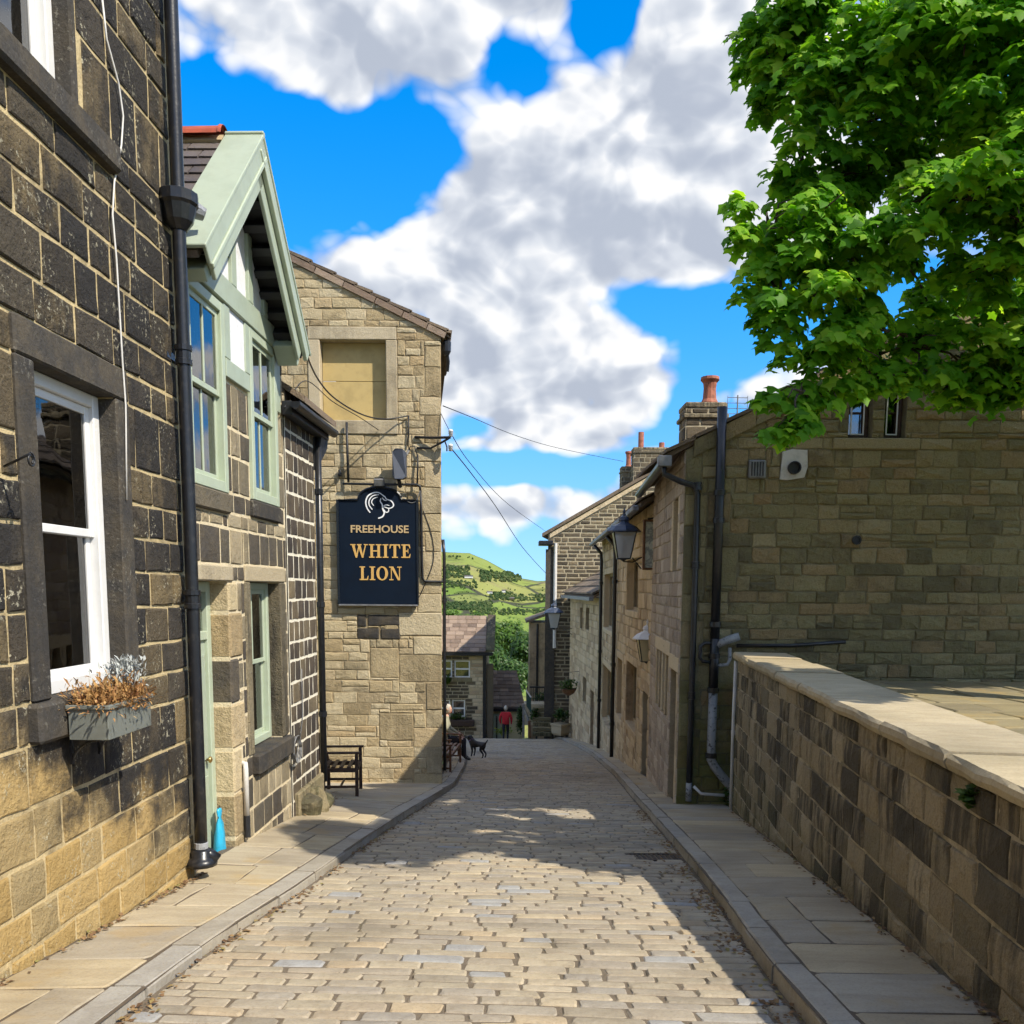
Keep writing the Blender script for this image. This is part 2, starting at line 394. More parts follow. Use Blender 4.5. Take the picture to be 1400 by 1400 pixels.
def stone_mat(name, palette, soot=(.03, .027, .024), soot_rng=(.5, .72), soot_amt=.8, speck=0.0, speck_col=(.42, .40, .33), streak=0.0,
              moss=None, moss_col=(.07, .085, .02), clean=None, clean_pal=None, grain=1.0, bstr=.55, rough=.88, sootr=.5, wash=.25):
    m, nt, out = new_mat(name); p = pos(nt); r = rnd(nt)
    pj = VM(nt, 'ADD', p, N(nt, 'ShaderNodeCombineXYZ', {0: M_(nt, 'MULTIPLY', r, 37.0), 1: M_(nt, 'MULTIPLY', r, 11.0), 2: M_(nt, 'MULTIPLY', r, 23.0)}))
    col = RAMP(nt, r, palette)
    big = NOISE(nt, p, 1.3, 2, .6); mid = NOISE(nt, pj, 6.0, 3, .6); fine = NOISE(nt, pj, 60.0, 2, .65)
    # grain and mottling inside each stone
    col = MIX(nt, M_(nt, 'MULTIPLY', SMOOTH(nt, mid, .35, .7), wash), col, MIX(nt, .5, col, (.36, .27, .14)))
    col = MIX(nt, M_(nt, 'MULTIPLY', SMOOTH(nt, fine, .4, .7), .35 * grain), col, MIX(nt, 1.0, col, (.45, .43, .40), 'MULTIPLY'))
    # soot: patchy, per stone, optionally in vertical streaks
    st = mid
    if streak:
        sv = NOISE(nt, VM(nt, 'MULTIPLY', pj, (9, 9, 1.0)), 1.6, 3, .6)
        st = M_(nt, 'ADD', M_(nt, 'MULTIPLY', mid, 1 - streak), M_(nt, 'MULTIPLY', sv, streak))
    sv = M_(nt, 'ADD', M_(nt, 'ADD', M_(nt, 'MULTIPLY', st, .55), M_(nt, 'MULTIPLY', big, .45)), M_(nt, 'MULTIPLY', M_(nt, 'SUBTRACT', N(nt, 'ShaderNodeTexWhiteNoise', {1: r}, 0, noise_dimensions='1D'), .5), sootr * .4))
    sm = M_(nt, 'MULTIPLY', SMOOTH(nt, sv, *soot_rng), soot_amt)
    if clean is not None:
        # lower courses that were cleaned or worn free of soot: a ragged edge of its own
        z = N(nt, 'ShaderNodeSeparateXYZ', {0: p}, None)
        zz = M_(nt, 'ADD', M_(nt, 'ADD', z.outputs[2], M_(nt, 'MULTIPLY', z.outputs[1], clean[2])), M_(nt, 'MULTIPLY', M_(nt, 'SUBTRACT', NOISE(nt, p, 2.6, 5, .7), .5), 1.9))
        zz = M_(nt, 'ADD', zz, M_(nt, 'MULTIPLY', M_(nt, 'SUBTRACT', r, .5), .3))
        cm = SMOOTH(nt, zz, clean[1], clean[0])
        col = MIX(nt, cm, col, RAMP(nt, r, clean_pal)); sm = M_(nt, 'MULTIPLY', sm, M_(nt, 'SUBTRACT', 1.0, M_(nt, 'MULTIPLY', cm, .93)))
    col = MIX(nt, sm, col, soot)
    if speck:
        sp = NOISE(nt, p, 34.0, 3, .7); spm = M_(nt, 'MULTIPLY', SMOOTH(nt, sp, .565, .63), SMOOTH(nt, NOISE(nt, p, 3.2, 3, .65), .47, .66))
        col = MIX(nt, M_(nt, 'MULTIPLY', spm, speck), col, speck_col)
    if moss is not None:
        z = N(nt, 'ShaderNodeSeparateXYZ', {0: p}, None).outputs[2]
        mm = M_(nt, 'MULTIPLY', SMOOTH(nt, M_(nt, 'ADD', M_(nt, 'MULTIPLY', NOISE(nt, p, 2.0, 5, .65), 2.0), M_(nt, 'MULTIPLY', z, -moss[0])), moss[1], moss[2]), moss[3])
        col = MIX(nt, mm, col, moss_col)
    h = M_(nt, 'ADD', M_(nt, 'MULTIPLY', NOISE(nt, pj, 18.0, 4, .68), 1.0), M_(nt, 'MULTIPLY', fine, .35))
    principled(nt, out, col, rough, normal=bump(nt, h, bstr, .03), spec=.25)
    return m
def plain(name, col, rough=.6, metal=0.0, var=.15, vscale=8.0, bstr=.08, spec=.4, coat=0.0, dirt=None):
    m, nt, out = new_mat(name); p = pos(nt)
    n = NOISE(nt, p, vscale, 3, .6)
    c2 = tuple(max(0, c * (1 - 2 * var)) for c in col)
    c = MIX(nt, SMOOTH(nt, n, .4, .75), col, c2)
    if dirt: c = MIX(nt, M_(nt, 'MULTIPLY', SMOOTH(nt, NOISE(nt, p, vscale * 2.3, 4, .7), .52, .68), dirt[1]), c, dirt[0])
    rr = M_(nt, 'ADD', rough - .08, M_(nt, 'MULTIPLY', n, .16))
    principled(nt, out, c, rr, metal, bump(nt, NOISE(nt, p, vscale * 5, 2, .6), bstr, .01), spec, **({'Coat Weight': coat} if coat else {}))
    return m
def glass_mat(name, tint=(.55, .62, .62), refl=1.0, ior=1.5, wob=.02):
    m, nt, out = new_mat(name); p = pos(nt)
    nb = bump(nt, NOISE(nt, p, 3.0, 2, .5), wob, .05)
    fr = N(nt, 'ShaderNodeFresnel', {'IOR': ior, 'Normal': nb})
    g = N(nt, 'ShaderNodeBsdfGlossy', {'Color': (refl, refl, refl), 'Roughness': .02, 'Normal': nb})
    t = N(nt, 'ShaderNodeBsdfTransparent', {'Color': tint})
    mx = N(nt, 'ShaderNodeMixShader', {0: fr, 1: t, 2: g}); nt.links.new(mx, out.inputs[0]); return m
def ground_stone(name, palette, grey=(.30, .31, .31), grey_at=.9, bstr=.5, stain=(.10, .08, .055), stain_amt=.5, rough=.8, lam=(3, 3, 3), spec=.35, ochre=0.0):
    m, nt, out = new_mat(name); p = pos(nt); r = rnd(nt)
    pj = VM(nt, 'ADD', p, N(nt, 'ShaderNodeCombineXYZ', {0: M_(nt, 'MULTIPLY', r, 31.0), 1: M_(nt, 'MULTIPLY', r, 17.0), 2: 0.0}))
    col = RAMP(nt, r, palette)
    if grey_at < 1: col = MIX(nt, SMOOTH(nt, r, grey_at - .01, grey_at), col, grey)
    mid = NOISE(nt, VM(nt, 'MULTIPLY', pj, lam), 2.0, 3, .6, dist=.6); fine = NOISE(nt, pj, 70.0, 2, .7); big = NOISE(nt, p, .7, 2, .6)
    col = MIX(nt, M_(nt, 'MULTIPLY', SMOOTH(nt, mid, .35, .7), .4), col, MIX(nt, 1.0, col, (.62, .58, .54), 'MULTIPLY'))
    col = MIX(nt, M_(nt, 'MULTIPLY', SMOOTH(nt, fine, .45, .75), .35), col, MIX(nt, 1.0, col, (.5, .48, .45), 'MULTIPLY'))
    col = MIX(nt, M_(nt, 'MULTIPLY', SMOOTH(nt, big, .5, .72), stain_amt), col, MIX(nt, .5, col, stain))
    if ochre: col = MIX(nt, M_(nt, 'MULTIPLY', SMOOTH(nt, NOISE(nt, p, 1.6, 4, .6), .55, .68), ochre), col, (.40, .25, .06))
    h = M_(nt, 'ADD', M_(nt, 'MULTIPLY', mid, .7), M_(nt, 'MULTIPLY', NOISE(nt, pj, 26.0, 3, .65), .6))
    rr = M_(nt, 'ADD', rough - .12, M_(nt, 'MULTIPLY', mid, .24))
    principled(nt, out, col, rr, normal=bump(nt, h, bstr, .02), spec=spec); return m

MAT = {}
MAT['sooty'] = stone_mat('sooty_gritstone', [(0, (.062, .052, .038)), (.35, (.045, .039, .033)), (.7, (.115, .088, .05)), (1, (.18, .135, .07))], soot=(.019, .018, .018), soot_rng=(.40, .56), soot_amt=.86,
                         speck=.85, speck_col=(.40, .37, .27), clean=(2.25, 2.95, .46), clean_pal=[(0, (.33, .225, .085)), (.5, (.41, .285, .115)), (.8, (.27, .21, .11)), (1, (.40, .29, .13))], streak=.35, bstr=.7, wash=.08)
MAT['sooty_m'] = stone_mat('ochre_mortar', [(0, (.50, .395, .215)), (1, (.56, .445, .245))], soot_rng=(.52, .78), soot_amt=.55, wash=.1, bstr=.4)
MAT['trim_dark'] = stone_mat('soot_black_dressed_stone', [(0, (.042, .040, .038)), (1, (.06, .055, .049))], soot_rng=(.45, .7), soot_amt=.6, streak=.6, bstr=.35, speck=.25)
MAT['mixed'] = stone_mat('mixed_gritstone', [(0, (.06, .052, .046)), (.3, (.10, .088, .068)), (.5, (.20, .17, .115)), (.75, (.31, .255, .165)), (1, (.37, .315, .215))], soot_rng=(.5, .72), soot_amt=.55, streak=.5, bstr=.55)
MAT['mixed_m'] = stone_mat('cream_mortar', [(0, (.64, .54, .36)), (1, (.69, .59, .40))], soot_rng=(.62, .85), soot_amt=.4, wash=.1, bstr=.4)
MAT['dark3'] = stone_mat('dark_brown_gritstone', [(0, (.040, .034, .032)), (.4, (.060, .049, .042)), (.75, (.105, .082, .056)), (1, (.17, .135, .085))], soot_rng=(.45, .7), soot_amt=.6, streak=.5, bstr=.5)
MAT['white_m'] = stone_mat('white_mortar', [(0, (.72, .67, .54)), (1, (.78, .73, .60))], soot_rng=(.68, .9), soot_amt=.3, wash=.08, bstr=.4)
MAT['buff'] = stone_mat('buff_sandstone', [(0, (.37, .285, .16)), (.3, (.47, .385, .235)), (.6, (.52, .44, .29)), (.85, (.42, .315, .175)), (1, (.56, .475, .31))], soot=(.12, .095, .055), soot_rng=(.48, .72), soot_amt=.55, streak=.45, sootr=.8, bstr=.65, moss=(1.6, 4.1, 4.9, .45), moss_col=(.10, .10, .04))
MAT['buff_m'] = stone_mat('tan_mortar', [(0, (.42, .33, .195)), (1, (.46, .36, .215))], soot=(.09, .07, .045), soot_rng=(.5, .7), soot_amt=.55, wash=.1, bstr=.4)
MAT['buff_trim'] = stone_mat('pale_dressed_sandstone', [(0, (.40, .335, .225)), (1, (.48, .41, .285))], soot=(.12, .10, .07), soot_rng=(.5, .75), soot_amt=.5, streak=.6, bstr=.35)
MAT['olive'] = stone_mat('mossy_brown_gritstone', [(0, (.165, .145, .075)), (.3, (.225, .20, .10)), (.6, (.265, .23, .12)), (.85, (.26, .19, .095)), (1, (.31, .27, .15))], soot=(.05, .045, .03), soot_rng=(.48, .72), soot_amt=.55, streak=.3, bstr=.8, moss=(.42, .8, 1.7, .65), moss_col=(.145, .15, .035), sootr=.7)
MAT['olive_m'] = stone_mat('grey_brown_mortar', [(0, (.22, .195, .11)), (1, (.25, .22, .13))], soot=(.09, .08, .05), soot_rng=(.45, .7), soot_amt=.6, moss=(.5, 1.0, 1.9, .5), bstr=.5)
MAT['wall0'] = stone_mat('weathered_wall_stone', [(0, (.08, .07, .052)), (.2, (.20, .17, .11)), (.5, (.32, .26, .165)), (.8, (.27, .22, .14)), (1, (.38, .32, .215))], soot=(.036, .032, .026), soot_rng=(.45, .60), soot_amt=.85, streak=.75, bstr=.8, moss=(.7, 1.25, 2.0, .4), moss_col=(.10, .10, .035))
MAT['wall0_m'] = stone_mat('wall_mortar', [(0, (.42, .36, .25)), (1, (.47, .40, .28))], soot_rng=(.48, .7), soot_amt=.6, bstr=.5)
MAT['coping'] = ground_stone('coping_sandstone', [(0, (.36, .295, .18)), (.3, (.47, .39, .25)), (.6, (.41, .345, .235)), (1, (.50, .40, .235))], grey_at=1.1, bstr=.35, lam=(2, 6, 6), stain_amt=.8, stain=(.14, .12, .07))
MAT['tan'] = stone_mat('tan_cottage_stone', [(0, (.43, .32, .20)), (.5, (.58, .46, .29)), (1, (.66, .54, .36))], soot=(.075, .055, .04), soot_rng=(.5, .74), soot_amt=.6, streak=.4, bstr=.6)
MAT['tan_m'] = stone_mat('pale_mortar', [(0, (.40, .33, .215)), (1, (.44, .365, .245))], soot=(.12, .095, .065), soot_rng=(.55, .8), soot_amt=.5, bstr=.4)
MAT['pink'] = stone_mat('pinkish_grey_stone', [(0, (.32, .25, .19)), (.5, (.42, .34, .26)), (1, (.50, .41, .315))], soot=(.07, .058, .05), soot_rng=(.5, .74), soot_amt=.6, streak=.4, bstr=.6)
MAT['dark4'] = stone_mat('dark_far_stone', [(0, (.06, .05, .037)), (.6, (.115, .092, .062)), (1, (.22, .175, .11))], soot_rng=(.5, .75), soot_amt=.5, bstr=.5)
MAT['far_m'] = stone_mat('far_cream_mortar', [(0, (.40, .34, .225)), (1, (.45, .385, .26))], soot_rng=(.6, .9), soot_amt=.4, bstr=.2)
MAT['sett'] = ground_stone('worn_sandstone_sett', [(0, (.27, .235, .18)), (.2, (.41, .35, .25)), (.4, (.33, .285, .22)), (.6, (.46, .385, .265)), (.75, (.31, .28, .235)), (.9, (.43, .34, .22)), (1, (.32, .29, .24))], grey=(.33, .325, .31), grey_at=.975, bstr=.5, stain_amt=.75)
MAT['sett_bed'] = ground_stone('sett_joint_grit', [(0, (.15, .12, .085)), (1, (.17, .135, .095))], grey_at=1.1, bstr=.8, stain=(.05, .05, .02), stain_amt=.7)
MAT['slab'] = ground_stone('york_stone_flag', [(0, (.33, .275, .19)), (.25, (.45, .38, .26)), (.45, (.37, .32, .24)), (.65, (.51, .42, .27)), (.85, (.40, .33, .215)), (1, (.38, .355, .30))], grey_at=1.1, bstr=.4, lam=(1, 4, 1), stain_amt=.7, ochre=.3)
MAT['kerb'] = ground_stone('gritstone_kerb', [(0, (.32, .29, .235)), (.5, (.38, .34, .27)), (1, (.35, .33, .29))], grey_at=1.1, bstr=.45)
MAT['joint'] = ground_stone('flag_joint_dirt', [(0, (.11, .085, .06)), (1, (.13, .10, .07))], grey_at=1.1, bstr=.7)
MAT['yard'] = ground_stone('mossy_yard_flag', [(0, (.22, .18, .09)), (.5, (.29, .24, .13)), (1, (.20, .17, .10))], grey_at=1.1, bstr=.4, ochre=.35, lam=(1, 4, 1))
MAT['sage'] = plain('sage_green_paint', (.35, .405, .31), .45, var=.05, vscale=5, bstr=.05, dirt=((.30, .32, .24), .25))
MAT['sage_l'] = plain('pale_sage_paint', (.40, .46, .345), .45, var=.05, vscale=5, bstr=.05, dirt=((.33, .35, .26), .25))
MAT['white'] = plain('white_gloss_paint', (.70, .70, .69), .35, var=.03, vscale=4, bstr=.04, dirt=((.55, .54, .50), .2))
MAT['render'] = plain('white_render', (.70, .71, .73), .8, var=.06, vscale=6, bstr=.2, dirt=((.45, .46, .45), .3))
MAT['black'] = plain('black_gloss_iron', (.012, .013, .016), .32, var=.1, vscale=9, bstr=.1, spec=.5, dirt=((.05, .045, .04), .4))
MAT['blackmatt'] = plain('black_plastic', (.018, .019, .022), .5, var=.1, vscale=9, bstr=.05)
MAT['lead'] = plain('lead_flashing', (.23, .24, .26), .5, metal=.4, var=.25, vscale=14, bstr=.5)
MAT['greymetal'] = plain('grey_metal', (.22, .22, .22), .5, metal=.3, var=.2, vscale=10)
MAT['peel'] = plain('peeling_grey_pipe_paint', (.30, .31, .32), .5, var=.1, vscale=8, dirt=((.02, .02, .02), .95))
MAT['whitepipe'] = plain('off_white_plastic', (.62, .60, .56), .45, var=.08, vscale=8)
MAT['wood'] = plain('dark_stained_timber', (.055, .030, .020), .5, var=.25, vscale=18, bstr=.25)
MAT['wood_m'] = plain('brown_timber', (.16, .075, .035), .55, var=.25, vscale=18, bstr=.25)
MAT['board'] = plain('ochre_painted_board', (.48, .36, .15), .75, var=.10, vscale=3, bstr=.15, dirt=((.36, .26, .11), .35))
MAT['slate'] = stone_mat('purple_grey_slate', [(0, (.075, .065, .07)), (.5, (.11, .095, .098)), (1, (.15, .13, .125))], soot_rng=(.5, .75), soot_amt=.4, bstr=.4, rough=.65)
MAT['stoneslate'] = stone_mat('stone_slate', [(0, (.105, .08, .062)), (.5, (.17, .13, .095)), (1, (.235, .18, .13))], soot_rng=(.5, .72), soot_amt=.6, bstr=.7)
MAT['roofbrown'] = stone_mat('brown_stone_slate', [(0, (.16, .115, .09)), (.5, (.25, .18, .135)), (1, (.33, .25, .19))], soot_rng=(.5, .75), soot_amt=.5, bstr=.5)
MAT['redtile'] = plain('red_ridge_tile', (.40, .085, .045), .6, var=.2, vscale=6, bstr=.15, dirt=((.16, .06, .04), .4))
MAT['clay'] = plain('terracotta_pot', (.36, .125, .07), .7, var=.25, vscale=7, bstr=.2, dirt=((.10, .06, .05), .5))
MAT['glass'] = glass_mat('window_glass', (.85, .88, .88), ior=1.85)
MAT['glass_sky'] = glass_mat('old_window_glass', (.35, .40, .42), ior=2.4, wob=.05)
MAT['glass_warm'] = glass_mat('sash_glass', (.93, .94, .93), ior=2.0, wob=.04)
MAT['dark_in'] = plain('dark_interior', (.012, .011, .010), .9, var=.2)
MAT['room'] = plain('dim_room_plaster', (.30, .25, .19), .9, var=.15, vscale=2)
MAT['oak'] = plain('orange_oak_shutter', (.50, .25, .09), .4, var=.3, vscale=12, bstr=.1)
MAT['curtain'] = plain('pale_net_curtain', (.50, .50, .48), .9, var=.1, vscale=6)
MAT['navy'] = plain('navy_sign_board', (.004, .010, .022), .55, var=.1, vscale=4, bstr=.04, spec=.15)
MAT['gold'] = plain('gold_lettering', (.62, .38, .12), .4, var=.05, vscale=6, bstr=.02)
MAT['palegold'] = plain('pale_gold_lettering', (.50, .37, .20), .45, var=.05, vscale=6, bstr=.02)
MAT['signwhite'] = plain('white_lettering', (.82, .83, .84), .45, var=.03, vscale=6, bstr=.02)
MAT['grass'] = plain('grass', (.07, .11, .025), .9, var=.3, vscale=2)
# ------------------------------------------------------------------ ground
S = 0.1347
def zroad(y):
    y = np.asarray(y, float)
    return np.where(y < 39, -S * y, -S * 39 - S * (y - 39) - 0.055 * np.minimum(y - 39, 8) ** 1.35)
LK = np.array([(-1.80, -4), (-1.80, 2), (-1.78, 3.83), (-1.78, 4.41), (-1.75, 5.19), (-1.64, 6.36), (-1.55, 8.2), (-1.38, 10.88), (-1.16, 13.5), (-1.02, 15.63), (-1.10, 20.35), (-1.29, 24.85), (-1.6, 29.1), (-2.4, 36), (-3.4, 41), (-4.6, 46)])
RK = np.array([(1.33, -4), (1.33, 2), (1.35, 3.75), (1.37, 4.24), (1.43, 5.07), (1.52, 6.09), (1.63, 7.78), (1.69, 8.83), (1.90, 13.0), (2.19, 18.5), (2.41, 26), (2.40, 31), (2.2, 38.6), (1.6, 42), (0.6, 46)])
def lk(y): return np.interp(y, LK[:, 1], LK[:, 0])
def rk(y): return np.interp(y, RK[:, 1], RK[:, 0])
# pavements: height above the road at the kerb and at the wall behind
def zpl(x, y):
    t = np.clip((lk(y) - x) / 1.1, 0, 1.6)
    k = np.interp(y, [3, 6, 9, 12, 16], [.055, .07, .08, .09, .08]); w = np.interp(y, [3, 4.4, 6.8, 9, 11.5, 15, 20], [.035, .05, .10, .15, .17, .09, .08])
    return zroad(y) + k + (w - k) * t
def zpr(x, y): return zroad(y) + .095 + .0 * x

# far land: one sheet reaching the horizon
def land(x, y):
    r = math.hypot(x, y)
    near = float(zroad(min(max(y, -30), 47))) - .35
    if y <= 47: base = near
    else:
        t = min((y - 47) / 330, 1); base = near - 46 * (3 * t * t - 2 * t ** 3) if t < 1 else near - 46
    side = max(0, abs(x) - 9) * .02 if y < 60 else 0
    z = base - side * (1 if x < 0 else -.2)
    if y > 330:
        # hill across the valley, higher to the left, running down to the right
        az = x / y
        ridge = np.interp(az, [-.9, -.5, -.25, -.12, -.078, -.05, -.035, -.015, .005, .02, .04, .09, .25, .6, 1.0], [30, 48, 60, 62, 58, 57, 50, 34, 20, 12, 14, 18, 22, 30, 26])
        t = min((y - 330) / 1150, 1); s = t * t * (3 - 2 * t)
        z = -52 + (52 + 1.45 + ridge) * s ** 1.05 + 5 * math.sin(x / 90 + y / 170) * (1 - abs(2 * t - 1))
        if y > 1480: z -= (y - 1480) * .045 - .00000 * y
        z = max(z, -60)
    return z
ys = np.concatenate([np.arange(-40, 60, 4.0), np.arange(60, 340, 14.0), np.arange(340, 1500, 22.0), np.geomspace(1500, 6000, 14)])
m = MB(); NXg = 61
V = []
for y in ys:
    hw = max(60, y * 1.05 + 60)
    for i in range(NXg):
        q = (i / (NXg - 1) * 2 - 1); q = q * abs(q) ** .35
        x = q * hw; V.append((x, y, land(x, y)))
m.add(V, [(j * NXg + i, j * NXg + i + 1, (j + 1) * NXg + i + 1, (j + 1) * NXg + i) for j in range(len(ys) - 1) for i in range(NXg - 1)], .5)
mt, nt_, out_ = new_mat('hill_pasture')
p_ = pos(nt_)
vo = N(nt_, 'ShaderNodeTexVoronoi', {'Vector': VM(nt_, 'MULTIPLY', VM(nt_, 'ADD', p_, VM(nt_, 'SCALE', NOISE(nt_, p_, .01, 2, .5, out=1))), (.0075, .0052, 0)), 'Scale': 1.0}, None, feature='F1')
fc = RAMP(nt_, N(nt_, 'ShaderNodeSeparateXYZ', {0: vo.outputs[1]}, 0), [(0, (.10, .17, .03)), (.3, (.14, .21, .04)), (.55, (.19, .235, .055)), (.75, (.24, .245, .075)), (1, (.11, .16, .045))])
ve = N(nt_, 'ShaderNodeTexVoronoi', {'Vector': VM(nt_, 'MULTIPLY', VM(nt_, 'ADD', p_, VM(nt_, 'SCALE', NOISE(nt_, p_, .01, 2, .5, out=1))), (.0075, .0052, 0)), 'Scale': 1.0}, 0, feature='DISTANCE_TO_EDGE')
fc = MIX(nt_, SMOOTH(nt_, ve, .03, .012), fc, (.05, .055, .035))
fc = MIX(nt_, M_(nt_, 'MULTIPLY', SMOOTH(nt_, NOISE(nt_, p_, .018, 5, .65), .52, .64), .8), fc, (.055, .075, .022))
fc = MIX(nt_, M_(nt_, 'MULTIPLY', SMOOTH(nt_, NOISE(nt_, p_, .006, 4, .6), .54, .66), .6), fc, (.21, .17, .10))
principled(nt_, out_, fc, .95, normal=bump(nt_, NOISE(nt_, p_, .15, 6, .7), .6, 2.0), spec=.1)
land_o = ST('hillside_terrain', m, mt, smooth=True)

# ------------------------------------------------------------------ road of setts
m = MB(); V = []; yy = np.concatenate([np.arange(-4, 40, 1.0), np.arange(40, 50.5, 1.0)])
for y in yy:
    for t in np.linspace(-.02, 1.02, 6): V.append((lk(y) + (rk(y) - lk(y)) * t, y, float(zroad(y)) - .007))
m.add(V, [(j * 6 + i, j * 6 + i + 1, (j + 1) * 6 + i + 1, (j + 1) * 6 + i) for j in range(len(yy) - 1) for i in range(5)], .5)
road = ST('road', m, MAT['sett_bed'])
GRATE = (1.12, 1.62, 8.02, 8.42)
def sett_item(cs, rd, hgt=.022, gap=.012, rnd_=None, crown=.004, cut=.010, zf=None, cor=.011):
    """cs: four corners (x, y) anticlockwise; a worn stone with rounded arrises"""
    cs = [np.array(c, float) for c in cs]; c0 = sum(cs) / 4
    e0 = np.linalg.norm(cs[1] - cs[0]) / 2; e1 = np.linalg.norm(cs[3] - cs[0]) / 2
    ex = (cs[1] - cs[0]) / np.linalg.norm(cs[1] - cs[0]); ey = (cs[3] - cs[0]) / np.linalg.norm(cs[3] - cs[0])
    ring = []
    for i in range(4):
        a, b = cs[i], cs[(i + 1) % 4]; L = np.linalg.norm(b - a); k = min(cor * rd.uniform(.6, 1.4) / L, .3); ring += [a + (b - a) * k, b - (b - a) * k]
    def pull(p, mx, my):
        q = p - c0; u, v = q @ ex, q @ ey
        return p - ex * math.copysign(min(mx, abs(u) * .5), u) - ey * math.copysign(min(my, abs(v) * .5), v)
    o = [pull(p + np.array([rd.uniform(-.005, .005), rd.uniform(-.004, .004)]), gap * 1.15, gap) for p in ring]
    b = [pull(p, cut * rd.uniform(.7, 1.3), cut * rd.uniform(.6, 1.1)) for p in o]
    tz = rd.uniform(-.003, .005); tx = rd.uniform(-.02, .02); ty = rd.uniform(-.03, .03)
    zz = zf if zf else (lambda x, y: float(zroad(y)))
    V = [(p[0], p[1], zz(p[0], p[1]) - .03) for p in o] + [(p[0], p[1], zz(p[0], p[1]) - hgt * .45 + tz) for p in o]
    V += [(p[0], p[1], zz(p[0], p[1]) + tz + tx * (p[0] - c0[0]) + ty * (p[1] - c0[1])) for p in b]
    V.append((c0[0], c0[1], zz(c0[0], c0[1]) + tz + crown))
    n = 8; Fc = [(k * n + i, k * n + (i + 1) % n, (k + 1) * n + (i + 1) % n, (k + 1) * n + i) for k in range(2) for i in range(n)] + [(2 * n + i, 2 * n + (i + 1) % n, 3 * n) for i in range(n)]
    return V, Fc, rd.random() if rnd_ is None else rnd_
rd = random.Random(11); items = []; y = 1.6
while y < 46:
    h = rd.uniform(.10, .135); skew = -.05 + .02 * math.sin(y)
    yc = y + h / 2; xa, xb = float(lk(yc)) + .02, float(rk(yc)) - .02; x = xa - rd.uniform(0, .2)
    while x < xb - .03:
        w = rd.uniform(.19, .37); x1 = min(x + w, xb); x0 = max(x, xa)
        if xb - x1 < .09: x1 = xb; w = x1 - x + .01
        if x1 - x0 > .06:
            f = lambda X, Y: (X, Y + skew * (X - .2) + .012 * math.sin(X * 3 + y * 2))
            if not (GRATE[0] < (x0 + x1) / 2 < GRATE[1] and GRATE[2] < yc + skew * ((x0 + x1) / 2 - .2) < GRATE[3]):
                items.append(sett_item([f(x0, y), f(x1, y), f(x1 + rd.uniform(-.01, .01), y + h), f(x0 + rd.uniform(-.01, .01), y + h)], rd, gap=rd.uniform(.003, .0065)))
        x += w
    y += h
print('setts', lay_stones(items, road, MAT['sett'], 'sett', 300, 'setts', 6.0, smooth=False))
# iron gully grate
gx0, gx1, gy0, gy1 = GRATE; m = MB()
def gz(y): return float(zroad(y)) - .004
def slope_box(mb, x0, x1, y0, y1, top, th, zf=zroad):
    za, zb = float(zf(y0)) + top, float(zf(y1)) + top
    mb.add([(x0, y0, za - th), (x1, y0, za - th), (x1, y1, zb - th), (x0, y1, zb - th), (x0, y0, za), (x1, y0, za), (x1, y1, zb), (x0, y1, zb)],
           [(3, 2, 1, 0), (4, 5, 6, 7), (0, 1, 5, 4), (1, 2, 6, 5), (2, 3, 7, 6), (3, 0, 4, 7)])
t_ = thing('gully_grate', 'rusty iron drain grate set in the road beside the right kerb', 'drain grate', ((gx0 + gx1) / 2, (gy0 + gy1) / 2, float(zroad(8.2)) - .02))
for a, b, c, e in ((gx0, gx1, gy0, gy0 + .04), (gx0, gx1, gy1 - .04, gy1), (gx0, gx0 + .04, gy0 + .04, gy1 - .04), (gx1 - .04, gx1, gy0 + .04, gy1 - .04)): slope_box(m, a, b, c, e, .002, .03)
MAT['rust'] = plain('rusty_cast_iron', (.06, .045, .036), .6, metal=.4, var=.3, vscale=25, bstr=.3)
m.build('frame', MAT['rust'], t_)
for k in range(9):
    xx = gx0 + .055 + k * .047; m = MB(); slope_box(m, xx, xx + .024, gy0 + .04, gy1 - .04, 0, .025); m.build('grate_bar', MAT['rust'], t_)

# ------------------------------------------------------------------ pavements
def strip(name, left, right, zf, mat, y0, y1, step=.5, n=6, drop=0.0):
    m = MB(); V = []; yy = np.arange(y0, y1 + step, step)
    for y in yy:
        for t in np.linspace(0, 1, n): x = left(y) + (right(y) - left(y)) * t; V.append((x, y, float(zf(x, y)) - drop))
    m.add(V, [(j * n + i, j * n + i + 1, (j + 1) * n + i + 1, (j + 1) * n + i) for j in range(len(yy) - 1) for i in range(n - 1)], .5)
    return ST(name, m, mat)
lw = lambda y: np.interp(y, [-4, 6.9, 6.95, 11.4, 11.5, 15.2, 15.3, 30, 40], [-2.75, -2.5, -2.62, -2.50, -4.2, -4.2, -1.30, -2.0, -4.0])
rw = lambda y: np.interp(y, [-4, 3.5, 11.2, 11.3, 12, 12.05, 16, 29, 40], [1.40, 2.14, 2.91, 3.0, 3.0, 2.36, 2.62, 3.0, 2.6])
pav_l = strip('pavement_left', lambda y: lw(y) - .05, lambda y: lk(y) - .0, zpl, MAT['joint'], -4, 40, drop=.007)
pav_r = strip('pavement_right', lambda y: rk(y) + .0, lambda y: rw(y) + .25, zpr, MAT['joint'], -4, 40, drop=.007)
